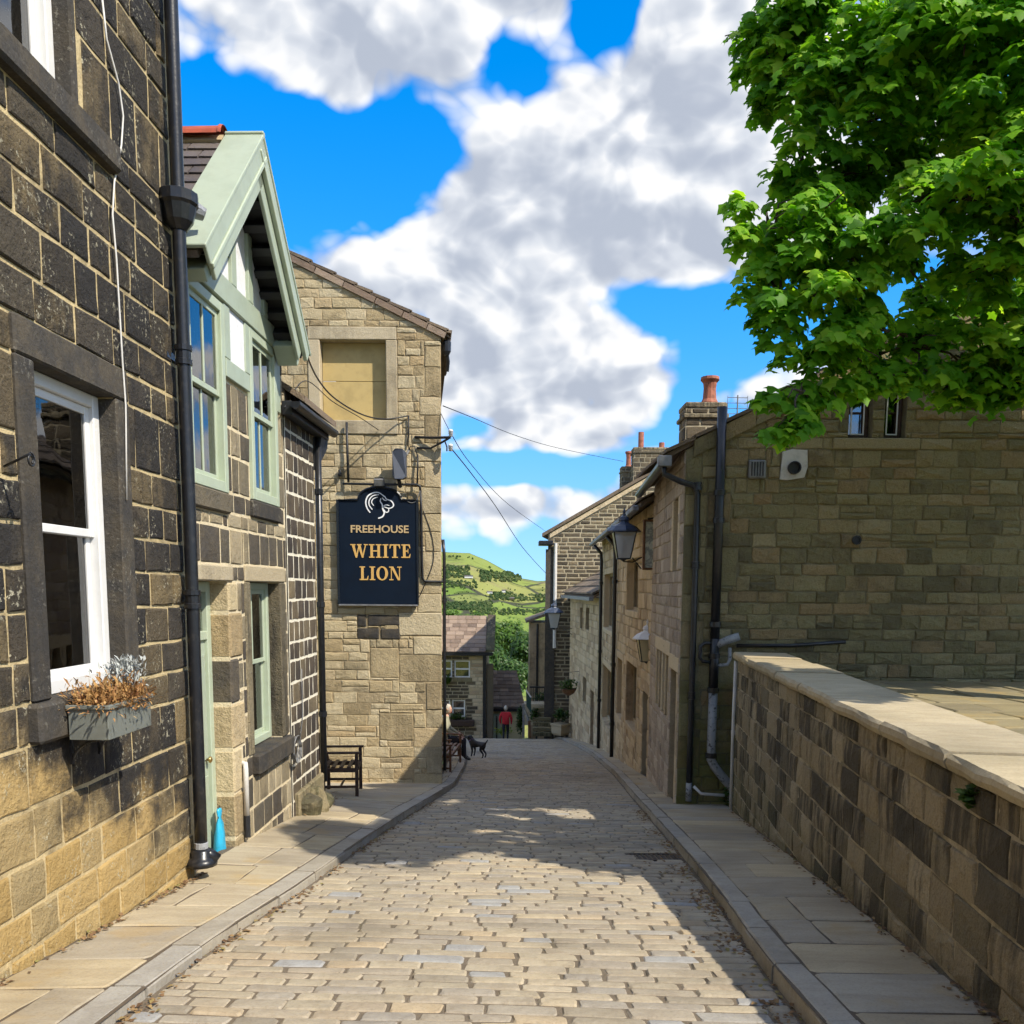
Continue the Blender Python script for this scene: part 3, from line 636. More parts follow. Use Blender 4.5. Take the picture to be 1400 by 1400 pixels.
def kerbs(side, parent, y0, y1, seed):
    rd = random.Random(seed); items = []; y = y0; sg = -1 if side == 'L' else 1; ef = lk if side == 'L' else rk; zf = zpl if side == 'L' else zpr
    W = .17 if side == 'L' else .15
    while y < y1:
        L = rd.uniform(.55, 1.0); a, b = y + .006, y + L - .006; kx, kz = rd.uniform(-.008, .008), rd.uniform(-.005, .006)
        xs = [float(ef(a)) + kx, float(ef(b)) + kx]
        # inner and outer top edges, front face down to the road
        V = []; j = lambda: rd.uniform(-.006, .006)
        for (yy_, xe) in ((a, xs[0]), (b, xs[1])):
            zi = float(zf(xe + sg * W, yy_)) + kz; zo = float(zf(xe, yy_)) + kz
            V += [(xe + sg * .004 + j(), yy_, float(zroad(yy_)) - .06), (xe + sg * .004 + j(), yy_, zo - .02), (xe + sg * .022 + j(), yy_, zo - .001 + j() * .3), (xe + sg * W, yy_, zi), (xe + sg * W, yy_, zi - .06)]
        mids = [((np.array(V[i]) + np.array(V[i + 5])) / 2 + np.array([j(), 0, j() * .4])) for i in range(5)]
        V = V[:5] + [tuple(q) for q in mids] + V[5:]
        Fc = [(k * 5 + i, k * 5 + i + 1, (k + 1) * 5 + i + 1, (k + 1) * 5 + i) for k in range(2) for i in range(4)] + [(0, 4, 3, 2, 1), (10, 11, 12, 13, 14)]
        if side == 'L': Fc = [f[::-1] for f in Fc]
        items.append((V, Fc, rd.random())); y += L
    print('kerb', lay_stones(items, parent, MAT['kerb'], 'kerbstone', 300, 'kerbstones', 6.0))
kerbs('L', pav_l, 1.2, 38, 5); kerbs('R', pav_r, 1.2, 40, 6)
def flags(parent, inner, outer, zf, y0, y1, seed, skew, Lr, pieces):
    rd = random.Random(seed); items = []; y = y0
    while y < y1:
        L = rd.uniform(*Lr); a, b = y, y + L
        n = rd.choice(pieces); cuts = [0] + sorted(rd.uniform(.3, .7) if n == 2 else (k + rd.uniform(-.12, .12) + 1) / n for k in range(n - 1)) + [1]
        for t0, t1 in zip(cuts, cuts[1:]):
            def pt(t, yy_, j=0):
                x = float(inner(yy_)) + (float(outer(yy_)) - float(inner(yy_))) * t
                return (x + rd.uniform(-.008, .008), yy_ + skew * (x - float(inner(yy_))) + rd.uniform(-.01, .01))
            cs = [pt(t0, a), pt(t1, a), pt(t1, b), pt(t0, b)]
            if outer(a) < inner(a): cs = cs[::-1]
            # slab with a gently uneven top
            c = [np.array(q) for q in cs]; c0 = sum(c) / 4; ring = []
            for i in range(4):
                for t in (.04, .5, .96): ring.append(c[i] + (c[(i + 1) % 4] - c[i]) * t + np.array([rd.uniform(-.006, .006), rd.uniform(-.006, .006)]))
            sc_ = lambda p, mm: p + (c0 - p) / max(np.linalg.norm(c0 - p), .01) * mm
            tz = rd.uniform(-.004, .004); o = [sc_(p, .008) for p in ring]; bq = [sc_(p, .02) for p in ring]
            Vv = [(p[0], p[1], float(zf(p[0], p[1])) - .03) for p in o] + [(p[0], p[1], float(zf(p[0], p[1])) - .006 + tz) for p in o] + [(p[0], p[1], float(zf(p[0], p[1])) + tz + rd.uniform(-.0015, .0015)) for p in bq]
            Vv.append((c0[0], c0[1], float(zf(*c0)) + tz + .001)); nn = 12
            Fc = [(k * nn + i, k * nn + (i + 1) % nn, (k + 1) * nn + (i + 1) % nn, (k + 1) * nn + i) for k in range(2) for i in range(nn)] + [(2 * nn + i, 2 * nn + (i + 1) % nn, 3 * nn) for i in range(nn)]
            items.append((Vv, Fc, rd.random()))
        y += L
    print('flags', lay_stones(items, parent, MAT['slab'], 'flagstone', 300, 'flagstones', 6.0))
flags(pav_l, lambda y: lk(y) - .185, lambda y: lw(y) + .02, zpl, 1.2, 38, 21, .03, (.38, .85), (1, 2, 2))
flags(pav_r, lambda y: rk(y) + .165, lambda y: rw(y) - .02, zpr, 1.2, 38, 22, -.03, (.36, .75), (1, 1, 1, 2))
# ------------------------------------------------------------------ shared builders
def interior(F, parent, u0, u1, z0, z1, d0, depth, mat):
    m = MB(); e = .25
    P = [F.P(u, z, d) for d in (d0, d0 - depth) for z in (z0 - e, z1 + e) for u in (u0 - e, u1 + e)]
    m.add(P, [(4, 5, 7, 6), (0, 4, 6, 2), (1, 3, 7, 5), (2, 6, 7, 3), (0, 1, 5, 4)]); return m.build('room_interior', mat, parent)
def frame_bars(F, m, u0, u1, z0, z1, w, d0, d1, ch=.006, wb=None):
    wb = wb or w
    F.box(m, u0, u0 + w, z0, z1, d0, d1, ch); F.box(m, u1 - w, u1, z0, z1, d0, d1, ch)
    F.box(m, u0 + w, u1 - w, z1 - w, z1, d0, d1 - .001, ch); F.box(m, u0 + w, u1 - w, z0, z0 + wb, d0, d1 - .001, ch)
def sash_window(F, house, u0, u1, z0, z1, d, mat, glass='glass', fw=.055, sw=.045, rail=None, munt=0, room='dark_in', depth=.8, name='window', hm=0):
    """sliding sash: outer frame, two sashes, panes; d = distance of the frame face from the wall face"""
    m = MB(); frame_bars(F, m, u0, u1, z0, z1, fw, d - .09, d, wb=fw * 1.1)
    w = m.build(name, MAT[mat], house)
    a0, a1, b0, b1 = u0 + fw, u1 - fw, z0 + fw * 1.1, z1 - fw; rail = rail if rail is not None else (b0 + b1) / 2
    for (c0, c1, dd, up) in ((rail - sw * .5, b1, d - .028, 1), (b0, rail + sw * .5, d - .058, 0)):
        m = MB(); frame_bars(F, m, a0 + .001, a1 - .001, c0, c1 - .001, sw, dd - .028, dd, ch=.004)
        for k in range(munt): uu = a0 + (a1 - a0) * (k + 1) / (munt + 1); F.box(m, uu - .014, uu + .014, c0 + sw, c1 - sw, dd - .024, dd - .003, .003)
        for k in range(hm): zz = c0 + (c1 - c0) * (k + 1) / (hm + 1); F.box(m, a0 + sw, a1 - sw, zz - .014, zz + .014, dd - .025, dd - .004, .003)
        s = m.build('sash', MAT[mat], w)
        n = munt + 1
        for k in range(n):
            p0 = a0 + sw + (a1 - a0 - 2 * sw) * k / n; p1 = a0 + sw + (a1 - a0 - 2 * sw) * (k + 1) / n
            m = MB(); F.box(m, p0 - .004, p1 + .004, c0 + sw - .004, c1 - sw + .004, dd - .017, dd - .013); m.build('pane', MAT[glass], w)
    interior(F, w, u0 - .05, u1 + .05, z0, z1, d - .1, depth, MAT[room]); return w
def dressed(F, house, name, u0, u1, z0, z1, d0, d1, mat, ch=.012, label=None):
    m = MB(); F.box(m, u0, u1, z0, z1, d0, d1, ch); return m.build(name, MAT[mat], house)
def shell(F, m, u0, u1, z0, z1, depth, hole=None):
    """side, back and top faces of a house behind its street face"""
    P = [F.P(u, z, d) for d in (0, -depth) for z in (z0, z1) for u in (u0, u1)]
    m.add(P, [(5, 4, 6, 7)][:0 if hole else 1] + [(4, 0, 2, 6), (1, 5, 7, 3), (2, 3, 7, 6)], .5)
    if hole:      # back wall with an unseen opening added to let daylight in
        for q in rect_minus((u0, u1, z0, z1), hole): m.add([F.P(q[0], q[2], -depth), F.P(q[0], q[3], -depth), F.P(q[1], q[3], -depth), F.P(q[1], q[2], -depth)], [(0, 1, 2, 3)], .5)
    return m
def pipe(name, pts, rad, mat, label, cat, collars=(), group=None, n=12, parent=None):
    """drainpipe with socket collars (indices of height fractions along the longest run)"""
    t = thing(name, label, cat, tuple(pts[-1]), group)
    m = MB(); m.tube(pts, rad, n); m.build('tube', MAT[mat], t, smooth=True)
    for c, ax in collars:
        m = MB(); m.lathe(np.asarray(c, float) - np.asarray(ax, float) * .05, [(rad * .9, 0), (rad * 1.32, .004), (rad * 1.32, .03), (rad * 1.18, .034), (rad * 1.18, .07), (rad * 1.32, .074), (rad * 1.32, .1), (rad * .9, .104)], n, ax=ax); m.build('collar', MAT[mat], t)
    return t

# ------------------------------------------------------------------ left house: soot-black stone with white sash windows
L1 = Facade(-2.5, 6.72, 1.5, 'L')
h1 = thing('stone_house', 'tall soot-blackened stone house with white sash windows at the left edge of the street', 'house', tuple(L1.P(-2, -.8, -2)))
WLO = (-1.93, -1.02, .83, 2.63); WUP = (-2.25, -1.28, 4.17, 5.95)
ops1 = [WLO, WUP]
m = backing(L1, MB(), -8.5, .03, -1.4, 8.6, ops1, 0.0); shell(L1, m, -8.5, .03, -1.4, 8.6, 6, (-3.4, -1.0, .3, 2.8))
wall1 = m.build('wall', MAT['sooty_m'], h1)
trim1 = [(-2.10, -.86, 2.63, 2.83), (-2.10, -1.93, .83, 2.63), (-1.02, -.85, .83, 2.63), (-2.14, -.87, .61, .83), (-2.55, -.90, 4.0, 4.17), (-2.5, -1.0, 5.95, 6.2)]
rc = courses(-8.5, .0, -1.4, 8.6, (.215, .29), (.24, .46), ops1 + trim1, keyz=(.61, .83, 2.63, 2.83, 4.0, 4.17), seed=4)
# long quoins at the corner
print('L1', masonry(L1, rc, wall1, MAT['sooty'], seed=5, proud=(.006, .016), joint=.024, jit=.007, bev=.012))
dressed(L1, h1, 'lintel', -2.10, -.86, 2.632, 2.83, -.2, .028, 'trim_dark'); dressed(L1, h1, 'jamb', -2.10, -1.93, .83, 2.63, -.2, .026, 'trim_dark'); dressed(L1, h1, 'jamb', -1.02, -.85, .83, 2.63, -.2, .026, 'trim_dark')
dressed(L1, h1, 'sill', -2.14, -.87, .61, .828, -.2, .075, 'trim_dark', .02); dressed(L1, h1, 'sill', -2.55, -.90, 4.0, 4.168, -.2, .075, 'trim_dark', .02); dressed(L1, h1, 'lintel', -2.5, -1.0, 5.952, 6.2, -.2, .025, 'trim_dark')
w = sash_window(L1, h1, *WLO[:2], WLO[2] + .0, WLO[3], -.09, 'white', 'glass_warm', fw=.075, sw=.05, rail=1.78, room='room', depth=1.15)
# folded oak shutters and a net curtain inside
bpy.data.objects.remove([c for c in w.children if c.name.startswith('room_interior')][0])
m = MB(); P = [L1.P(u, z, d) for d in (-.2, -5.97) for z in (.05, 3.0) for u in (-4.2, -.06)]      # the whole room, open at the back where daylight is let in
m.add(P, [(0, 4, 6, 2), (1, 3, 7, 5), (2, 6, 7, 3), (0, 1, 5, 4)])
for q in rect_minus((-4.2, -.06, .05, 3.0), (-3.4, -1.0, .3, 2.8)): m.add([L1.P(q[0], q[2], -5.97), L1.P(q[1], q[2], -5.97), L1.P(q[1], q[3], -5.97), L1.P(q[0], q[3], -5.97)], [(0, 1, 2, 3)])
m.build('room_interior', plain('warm_room', (.55, .36, .17), .8, var=.1, vscale=2), w)
m = MB()
for k in range(5): L1.box(m, -.12, -.062, .06, 2.3, -.5 - k * .62, -.06 - k * .62 - .06, .01)      # panelled doors on the end wall
m.build('panelling', MAT['oak'], w)
m = MB()      # shutter folded back into the splayed reveal
L1.box(m, -1.00, -.97, .75, 2.68, -.95, -.24, .005)
for c, e in ((.85, 1.2), (1.27, 1.85), (1.92, 2.55)):
    for g0, g1 in ((-.57, -.28), (-.92, -.62)): L1.box(m, -1.015, -.999, c, e, g0, g1, .008)
m.build('shutter', MAT['oak'], w)
m = MB()
for k in range(14):
    a = k / 13; L1.box(m, -1.13 + a * .08 - .008, -1.13 + a * .08 + .008, .85, 2.62, -.205 - .015 * math.sin(k * 2.1) - .008, -.205 - .015 * math.sin(k * 2.1) + .008, .004)
m.build('curtain', MAT['curtain'], w)
w = sash_window(L1, h1, -2.19, -1.345, WUP[2], WUP[3], -.09, 'white', 'glass_sky', fw=.075, sw=.05, room='room', depth=1.2)
m = MB()
for k in range(12): L1.box(m, -1.62 + k * .026, -1.60 + k * .026 + .012, 4.2, 5.9, -.24 + .02 * (k % 2), -.22 + .02 * (k % 2), .004)
m.build('curtain', MAT['curtain'], w)
dressed(L1, h1, 'jamb', -1.345, -1.281, 4.171, 5.949, -.2, .010, 'trim_dark'); dressed(L1, h1, 'jamb', -2.249, -2.19, 4.171, 5.949, -.2, .010, 'trim_dark')
# main roof, above the picture
m = MB(); m.prism([L1.P(-8.6, 8.55, .25), L1.P(.08, 8.55, .25), L1.P(.08, 10.3, -3), L1.P(-8.6, 10.3, -3)], (0, 0, .12)); m.prism([L1.P(-8.6, 8.55, -6.2), L1.P(.08, 8.55, -6.2), L1.P(.08, 10.3, -3), L1.P(-8.6, 10.3, -3)], (0, 0, .12)); m.build('roof', MAT['stoneslate'], h1)

# black downpipe at the corner, with hopper and shoe
P1 = lambda px, py, d: L1.P(*L1.at(px, py, d), d)
base = P1(279, 1186, .10); top = np.array([base[0], base[1], 8.4])
t = thing('drainpipe', 'long black drainpipe with box hopper on the corner of the soot-black house', 'drainpipe', tuple(base))
m = MB(); m.tube([(base[0], base[1], z) for z in (8.4, 6, 4.3, 2, 0, base[2] + .06)], .047, 14); m.build('tube', MAT['black'], t, smooth=True)
for zc in (L1.at(243, 490, .1)[1], L1.at(262, 825, .1)[1]):
    m = MB(); m.lathe((base[0], base[1], zc - .07), [(.044, 0), (.06, .004), (.06, .04), (.053, .044), (.053, .1), (.062, .104), (.062, .14), (.044, .144)], 14); m.build('collar', MAT['black'], t)
    m = MB(); m.bar((base[0] - .1, base[1] - .075, zc), (base[0] - .1, base[1] + .075, zc), .02, .05); m.build('bracket', MAT['black'], t)
zh = L1.at(232, 285, .1)[1]
m = MB(); hx, hy = base[0], base[1]
prof = [(.055, -.16), (.10, -.10), (.125, .0), (.14, .02), (.14, .09), (.12, .10)]
m.lathe((hx, hy, zh), prof, 4 * 3); m.build('hopper', MAT['black'], t)
m = MB(); m.lathe((hx, hy, base[2] - .01), [(.115, 0), (.12, .03), (.10, .055), (.075, .07), (.075, .12), (.05, .13)], 14); m.tube([(hx, hy, base[2] + .1), (hx + .05, hy + .02, base[2] + .07), (hx + .11, hy + .03, base[2] + .02)], .05, 12); m.build('shoe', MAT['black'], t, smooth=True)
m = MB(); m.lathe((hx, hy, base[2] + .12), [(.045, 0), (.052, .005), (.052, .05), (.045, .055)], 12); m.build('collar', MAT['peel'], t)
# wandering white cable
pts = [L1.P(*L1.at(x, y, .035), .035) for x, y in [(128, 2), (135, 60), (152, 120), (159, 165), (157, 205), (148, 255), (146, 300), (152, 360), (157, 430), (162, 500), (167, 560), (168, 600), (170, 690)]]
m = MB(); m.tube(pts, .006, 6); T1('cable', m, MAT['whitepipe'], 'thin white cable wandering down the wall of the soot-black house', 'cable', smooth=True)
# scrolled iron hook at the far left
q = L1.P(*L1.at(2, 646, .05), .05); q2 = L1.P(*L1.at(38, 628, .22), .22)
m = MB(); m.tube([q, q * .5 + q2 * .5, q2], .007, 6)
c = q2 + np.array([0, .0, -.03]); m.tube([c + np.array([0, math.sin(a) * .035, math.cos(a) * .035]) * (1 - a / 16) for a in np.linspace(0, 9, 22)], .005, 6)
T1('iron_hook', m, MAT['black'], 'small scrolled iron hanging hook beside the white sash window', 'hook', smooth=True)
# window box with dead bedding plants
bu0, bu1, bz, bd = -1.90, -1.36, .60, .078
wb = thing('window_box', 'grey trough of dried brown bedding plants under the white sash window', 'window box', tuple(L1.P(-1.63, bz, .19)))
m = MB()
def tray(m, F, u0, u1, z0, z1, d0, d1, th=.012, flare=.02):
    for (a, b, c, e) in ((u0, u1, d1 - th, d1), (u0, u1, d0, d0 + th)):
        F.box(m, a, b, z0, z1, c, e, .003)
    F.box(m, u0, u0 + th, z0 + .001, z1 - .001, d0 + th, d1 - th); F.box(m, u1 - th, u1, z0 + .001, z1 - .001, d0 + th, d1 - th); F.box(m, u0 + th, u1 - th, z0, z0 + th, d0 + th, d1 - th)
tray(m, L1, bu0, bu1, bz, bz + .17, bd + .01, bd + .235)
L1.box(m, bu0 - .012, bu1 + .012, bz + .171, bz + .195, bd + .221, bd + .25, .004); L1.box(m, bu0 - .012, bu0 + .014, bz + .171, bz + .195, bd, bd + .22, .004); L1.box(m, bu1 - .014, bu1 + .012, bz + .171, bz + .195, bd, bd + .22, .004)
m.build('trough', plain('grey_green_plastic', (.16, .17, .15), .5, var=.1), wb)
m = MB(); L1.box(m, bu0 + .02, bu1 - .02, bz + .05, bz + .15, bd + .025, bd + .22); m.build('soil', MAT['joint'], wb)
for uu in (bu0 + .1, bu1 - .12):
    m = MB(); L1.box(m, uu, uu + .02, bz - .16, bz - .003, .03, .045); m.tube([L1.P(uu + .01, bz - .015, .05 + .2 * t) for t in (0, .5, 1)], .008, 6); m.tube([L1.P(uu + .01, bz - .15 + .13 * math.sin(a), .045 + .17 * (1 - math.cos(a))) for a in np.linspace(0, 1.5, 7)], .007, 6)
    m.build('bracket', MAT['black'], wb)
def blade(m, p, tip, w, side, r=None):
    p, tip = np.asarray(p, float), np.asarray(tip, float); mid = (p + tip) / 2 + np.array([0, 0, np.linalg.norm(tip - p) * .12]); s_ = np.asarray(side, float) * w
    m.add([p - s_ * .4, p + s_ * .4, mid + s_, tip, mid - s_], [(0, 1, 2, 4), (4, 2, 3)], r)
rd = random.Random(3); m = MB(); m2 = MB()
for k in range(3200):
    u = rd.uniform(bu0 + .03, bu1 - .02); d = bd + rd.uniform(.02, .24); rr = rd.uniform(.06, .27) * (.8 + .25 * math.sin(u * 19))
    a = rd.uniform(0, 6.28); el = rd.uniform(-.45, 1.25); tip = L1.P(u, bz + .19, d) + rr * np.array([math.cos(a) * math.cos(el), math.sin(a) * math.cos(el), math.sin(el)])
    st = L1.P(u, bz + .17, d) + (tip - L1.P(u, bz + .17, d)) * rd.uniform(.2, .75); e_ = np.array([rd.uniform(-.03, .03) for _ in range(3)])
    blade(m, st, st + (tip - st) * .32 + e_, .006, (math.sin(a), -math.cos(a), .3), rd.random())
m.build('dried_plants', stone_mat('dry_foliage', [(0, (.20, .09, .03)), (.4, (.36, .19, .06)), (.7, (.45, .28, .11)), (1, (.25, .10, .05))], soot_amt=0, bstr=.05), wb)['kind'] = 'stuff'
for k in range(500):
    u = bu1 - .04 + rd.gauss(0, .06); d = bd + .1 + rd.gauss(0, .05); a = rd.uniform(0, 6.28); el = rd.uniform(.2, 1.4); st = L1.P(u, bz + .24 + rd.uniform(0, .16), d)
    blade(m2, st, st + rd.uniform(.02, .06) * np.array([math.cos(a) * math.cos(el), math.sin(a) * math.cos(el), math.sin(el)]), .006, (math.sin(a), -math.cos(a), .3), rd.random())
m2.build('silver_leaf_plant', plain('silver_foliage', (.40, .42, .40), .9), wb)['kind'] = 'stuff'

# ------------------------------------------------------------------ second house: gabled sage-green upper windows
L2 = Facade(-2.6, 6.9, 1.5, 'L')
h2 = thing('gabled_house', 'stone house with sage-green sash windows under a timbered gable', 'house', tuple(L2.P(1.4, -1.1, -2)))
U2 = 2.95
W21 = (.24, 1.10, 2.28, 3.90); W22 = (1.79, 2.66, 2.30, 3.92); DR = (.34, 1.07, -1.35, 1.50); WG = (1.67, 2.66, -.19, 1.50)
ops2 = [W21, W22, DR, WG]
ZT = 4.0   # top of stone at the eaves
m = backing(L2, MB(), .02, U2, -1.7, ZT, ops2, 0, thick=.42); shell(L2, m, .02, U2, -1.7, ZT, 6)
wall2 = m.build('wall', MAT['mixed_m'], h2)
timber = (1.10, 1.79, 3.28, 4.2); tl = (-.02, 3.2, 3.9, 5)
trim2 = [(.30, 1.19, 1.50, 1.64), (1.53, 2.85, 1.50, 1.66), (1.62, 2.84, -.40, -.19), (.22, 1.12, 2.10, 2.28), (1.77, 2.68, 2.13, 2.30), (2.66, 2.85, -.19, 1.5), (1.52, 1.67, -.19, 1.5), timber, tl]
quo = [(1.07, 1.30, z, z + .42) for z in np.arange(-1.3, 1.4, .42)]; quo = [(a, b + (.12 if i % 2 else 0), c, min(e, 1.5)) for i, (a, b, c, e) in enumerate(quo)]
rc = courses(.03, U2, -1.7, ZT, (.20, .30), (.18, .36), ops2 + trim2 + quo, keyz=(-.4, -.19, 1.5, 1.65, 2.12, 2.3, 3.28), seed=9)
print('L2', masonry(L2, rc, wall2, MAT['mixed'], seed=15, proud=(.005, .010), joint=.03, jit=.006, bev=.008, halfs=[(0, 1, 3.98)]))
for i, q in enumerate(quo): 
    m = MB(); L2.box(m, q[0], q[1] - .012, q[2] + .006, q[3] - .006, -.36, .016, .02, r=[.9, .8, .95, .75, .12, .85, .3][i % 7]); m.build('quoin', MAT['buff' if i % 7 != 4 else 'mixed'], h2)
dressed(L2, h2, 'lintel', .30, 1.19, 1.502, 1.64, -.25, .02, 'buff_trim'); dressed(L2, h2, 'lintel', 1.53, 2.85, 1.502, 1.66, -.25, .02, 'buff_trim')
dressed(L2, h2, 'jamb', 2.662, 2.85, -.188, 1.5, -.25, .018, 'wall0'); dressed(L2, h2, 'jamb', 1.52, 1.668, -.188, 1.5, -.25, .018, 'wall0')
dressed(L2, h2, 'sill', 1.62, 2.86, -.40, -.192, -.3, .085, 'trim_dark', .02); dressed(L2, h2, 'sill', .2, 1.12, 2.10, 2.276, -.2, .045, 'mixed', .015); dressed(L2, h2, 'sill', 1.76, 2.69, 2.13, 2.296, -.2, .045, 'trim_dark', .015)
sash_window(L2, h2, *W21, .035, 'sage_l', 'glass_sky', fw=.085, sw=.05, rail=3.12, munt=1, room='room')
sash_window(L2, h2, *W22, .035, 'sage_l', 'glass_sky', fw=.085, sw=.05, rail=3.14, munt=1, room='room')
sash_window(L2, h2, WG[0] + .02, WG[1] - .02, WG[2] + .01, WG[3] - .005, -.11, 'sage_l', 'glass', fw=.07, sw=.045, rail=.68, munt=1, room='dark_in')
m = MB()
for k in range(16): L2.box(m, 1.75 + k * .052, 1.78 + k * .052, -.1, 1.4, -.30 - .02 * (k % 2), -.28 - .02 * (k % 2), .004)
m.build('curtain', MAT['curtain'], h2)
# recessed door: sage frame, leaf, step
dd = -.16
m = MB(); frame_bars(L2, m, .342, 1.068, -1.30, 1.498, .09, dd - .08, dd, wb=.02); L2.box(m, .432, .978, .98, 1.06, dd - .08, dd - .002, .006); m.build('door_frame', MAT['sage_l'], h2)
m = MB(); L2.box(m, .434, .976, -1.17, .978, dd - .07, dd - .03, .004)
for (a, b) in ((.47, .69), (.72, .94)):
    for (c, e) in ((-1.05, -.25), (-.1, .85)): L2.box(m, a, b, c, e, dd - .031, dd - .018, .008)
do = m.build('door', MAT['sage'], h2)
m = MB(); m.lathe(L2.P(.9, -.1, dd - .03), [(.012, 0), (.012, .03), (.028, .035), (.03, .05), (.015, .06)], 12, ax=L2.n); m.build('door_knob', plain('brass', (.5, .33, .12), .3, metal=.9), do, smooth=True)
m = MB(); L2.box(m, .434, .976, 1.062, 1.408, dd - .05, dd - .045); m.build('fanlight', MAT['glass'], h2)
interior(L2, h2, .45, .97, 1.06, 1.4, dd - .1, .5, MAT['dark_in'])
zs = float(zpl(-2.6, 7.6)); m = MB(); L2.box(m, .345, 1.065, zs - .3, -1.0, dd, .04, .015); m.build('doorstep', MAT['slab'], h2)
# bright blue bag hung on the door frame
bp = L2.P(.95, -.78, dd + .06); m = MB()
prof = [(.028, .0), (.058, .03), (.066, .14), (.058, .24), (.040, .32), (.018, .36), (.030, .41), (.022, .43)]
V = []; n_ = 12
for (rr, z) in prof:
    for k in range(n_): a = 2 * math.pi * k / n_; V.append(bp + np.array([rr * math.cos(a) * .7 * (1 + .2 * math.sin(5 * a + z * 14)), rr * math.sin(a) * 1.35 * (1 + .16 * math.sin(3 * a + z * 17)), z * 1.3 - .34]))
m.add(V, [(i * n_ + k, i * n_ + (k + 1) % n_, (i + 1) * n_ + (k + 1) % n_, (i + 1) * n_ + k) for i in range(len(prof) - 1) for k in range(n_)] + [tuple(range(n_))[::-1], tuple((len(prof) - 1) * n_ + k for k in range(n_))])
bg_ = thing('carrier_bag', 'bright blue plastic bag hanging low in the sage-green doorway', 'bag', tuple(bp - np.array([0, 0, .34])))
m.build('bag_body', plain('blue_plastic', (.03, .38, .62), .35, var=.1, vscale=12, bstr=.3), bg_, smooth=True)
m = MB(); m.tube([bp + np.array([0, .03, .13]), bp + np.array([0, .02, .24]), bp + np.array([0, -.02, .24]), bp + np.array([0, -.03, .13])], .004, 6); m.build('strap', MAT['blackmatt'], bg_)
# timbering round the upper windows
m = MB(); L2.box(m, .0, 2.78, 3.92, 4.14, -.02, .05, .008); m.build('wall_plate_beam', MAT['sage'], h2)
m = MB(); L2.box(m, 1.12, 1.77, 3.30, 3.46, -.02, .036, .006); m.build('cross_rail', MAT['sage'], h2)
for a, b in ((1.102, 1.25), (1.66, 1.788)):
    m = MB(); L2.box(m, a, b, 3.462, 3.918, -.02, .034, .006); m.build('stud', MAT['sage'], h2)
m = MB(); L2.box(m, 1.25, 1.66, 3.462, 3.918, -.02, .02); m.build('infill_panel', MAT['render'], h2)
m = MB(); L2.box(m, 2.664, 2.80, 3.3, 3.918, -.02, .03, .006); m.build('stud', MAT['sage'], h2)
# gable: plaster panel, studs, roof, barge boards
AU, AZ, SL = 1.38, 5.42, .98
zr = lambda u: AZ - SL * abs(u - AU)
m = MB(); m.prism([L2.P(.29, 4.141, .012), L2.P(2.47, 4.141, .012), L2.P(AU, zr(AU) - .21, .012)], L2.n * -.1); m.build('gable_panel', MAT['render'], h2)
for uu in (.42, .86, 1.31, 1.78, 2.24):
    m = MB(); L2.box(m, uu, uu + .13, 4.141, zr(uu + (.13 if uu > AU else 0)) - .14, -.03, .045, .006); m.build('stud', MAT['sage'], h2)
cs_, sn_ = 1 / math.hypot(1, SL), SL / math.hypot(1, SL)
LEN = 1.50 / cs_
def slope_pt(side, s, h, d):
    """point on the dormer roof: s down the slope from the ridge, h above it, d out from the wall"""
    return L2.P(AU + side * (s * cs_ + h * sn_), AZ - s * sn_ + h * cs_, d)
def slope_box_r(m, side, s0, s1, h0, h1, d0, d1, ch=0.0, r=None):
    c = slope_pt(side, (s0 + s1) / 2, (h0 + h1) / 2, (d0 + d1) / 2); a = (slope_pt(side, s1, 0, 0) - slope_pt(side, s0, 0, 0)) / 2; b = (slope_pt(side, 0, h1, 0) - slope_pt(side, 0, h0, 0)) / 2
    return m.box(c, a, b, L2.n * (d1 - d0) / 2, ch, r)
roof2 = None
for sd in (-1, 1):
    m = MB(); slope_box_r(m, sd, .02, LEN, -.10, -.045, -4.2, .26)
    rf = m.build('gable_roof', MAT['blackmatt'] if sd > 0 else MAT['slate'], h2)
    if sd < 0: roof2 = rf
    # verge capping, face boards
    m = MB(); slope_box_r(m, sd, -.03, LEN + .03, -.02, .012, .0, .345, .006); m.build('verge_board', MAT['sage'], h2)
    m = MB(); slope_box_r(m, sd, .0, LEN + .0, -.15, -.022, .305, .335, .006); m.build('barge_board', MAT['sage'], h2)
    m = MB(); slope_box_r(m, sd, .06, LEN - .12, -.33, -.152, .265, .300, .006); m.build('barge_board', MAT['sage'], h2)
    m = MB(); slope_box_r(m, sd, .05, LEN - .02, -.19, -.152, .301, .345, .006); m.build('barge_moulding', MAT['sage_l'], h2)
    # black battens of the open verge, seen from below
    for k in range(8):
        m = MB(); slope_box_r(m, sd, .25 + k * .215, .33 + k * .215, -.20, -.102, .013, .262, .005); m.build('batten', MAT['blackmatt'], h2)
    # end block at the eaves
    m = MB(); slope_box_r(m, sd, LEN - .26, LEN - .03, -.30, -.193, .05, .262, .006); m.build('eaves_block', MAT['sage'], h2)
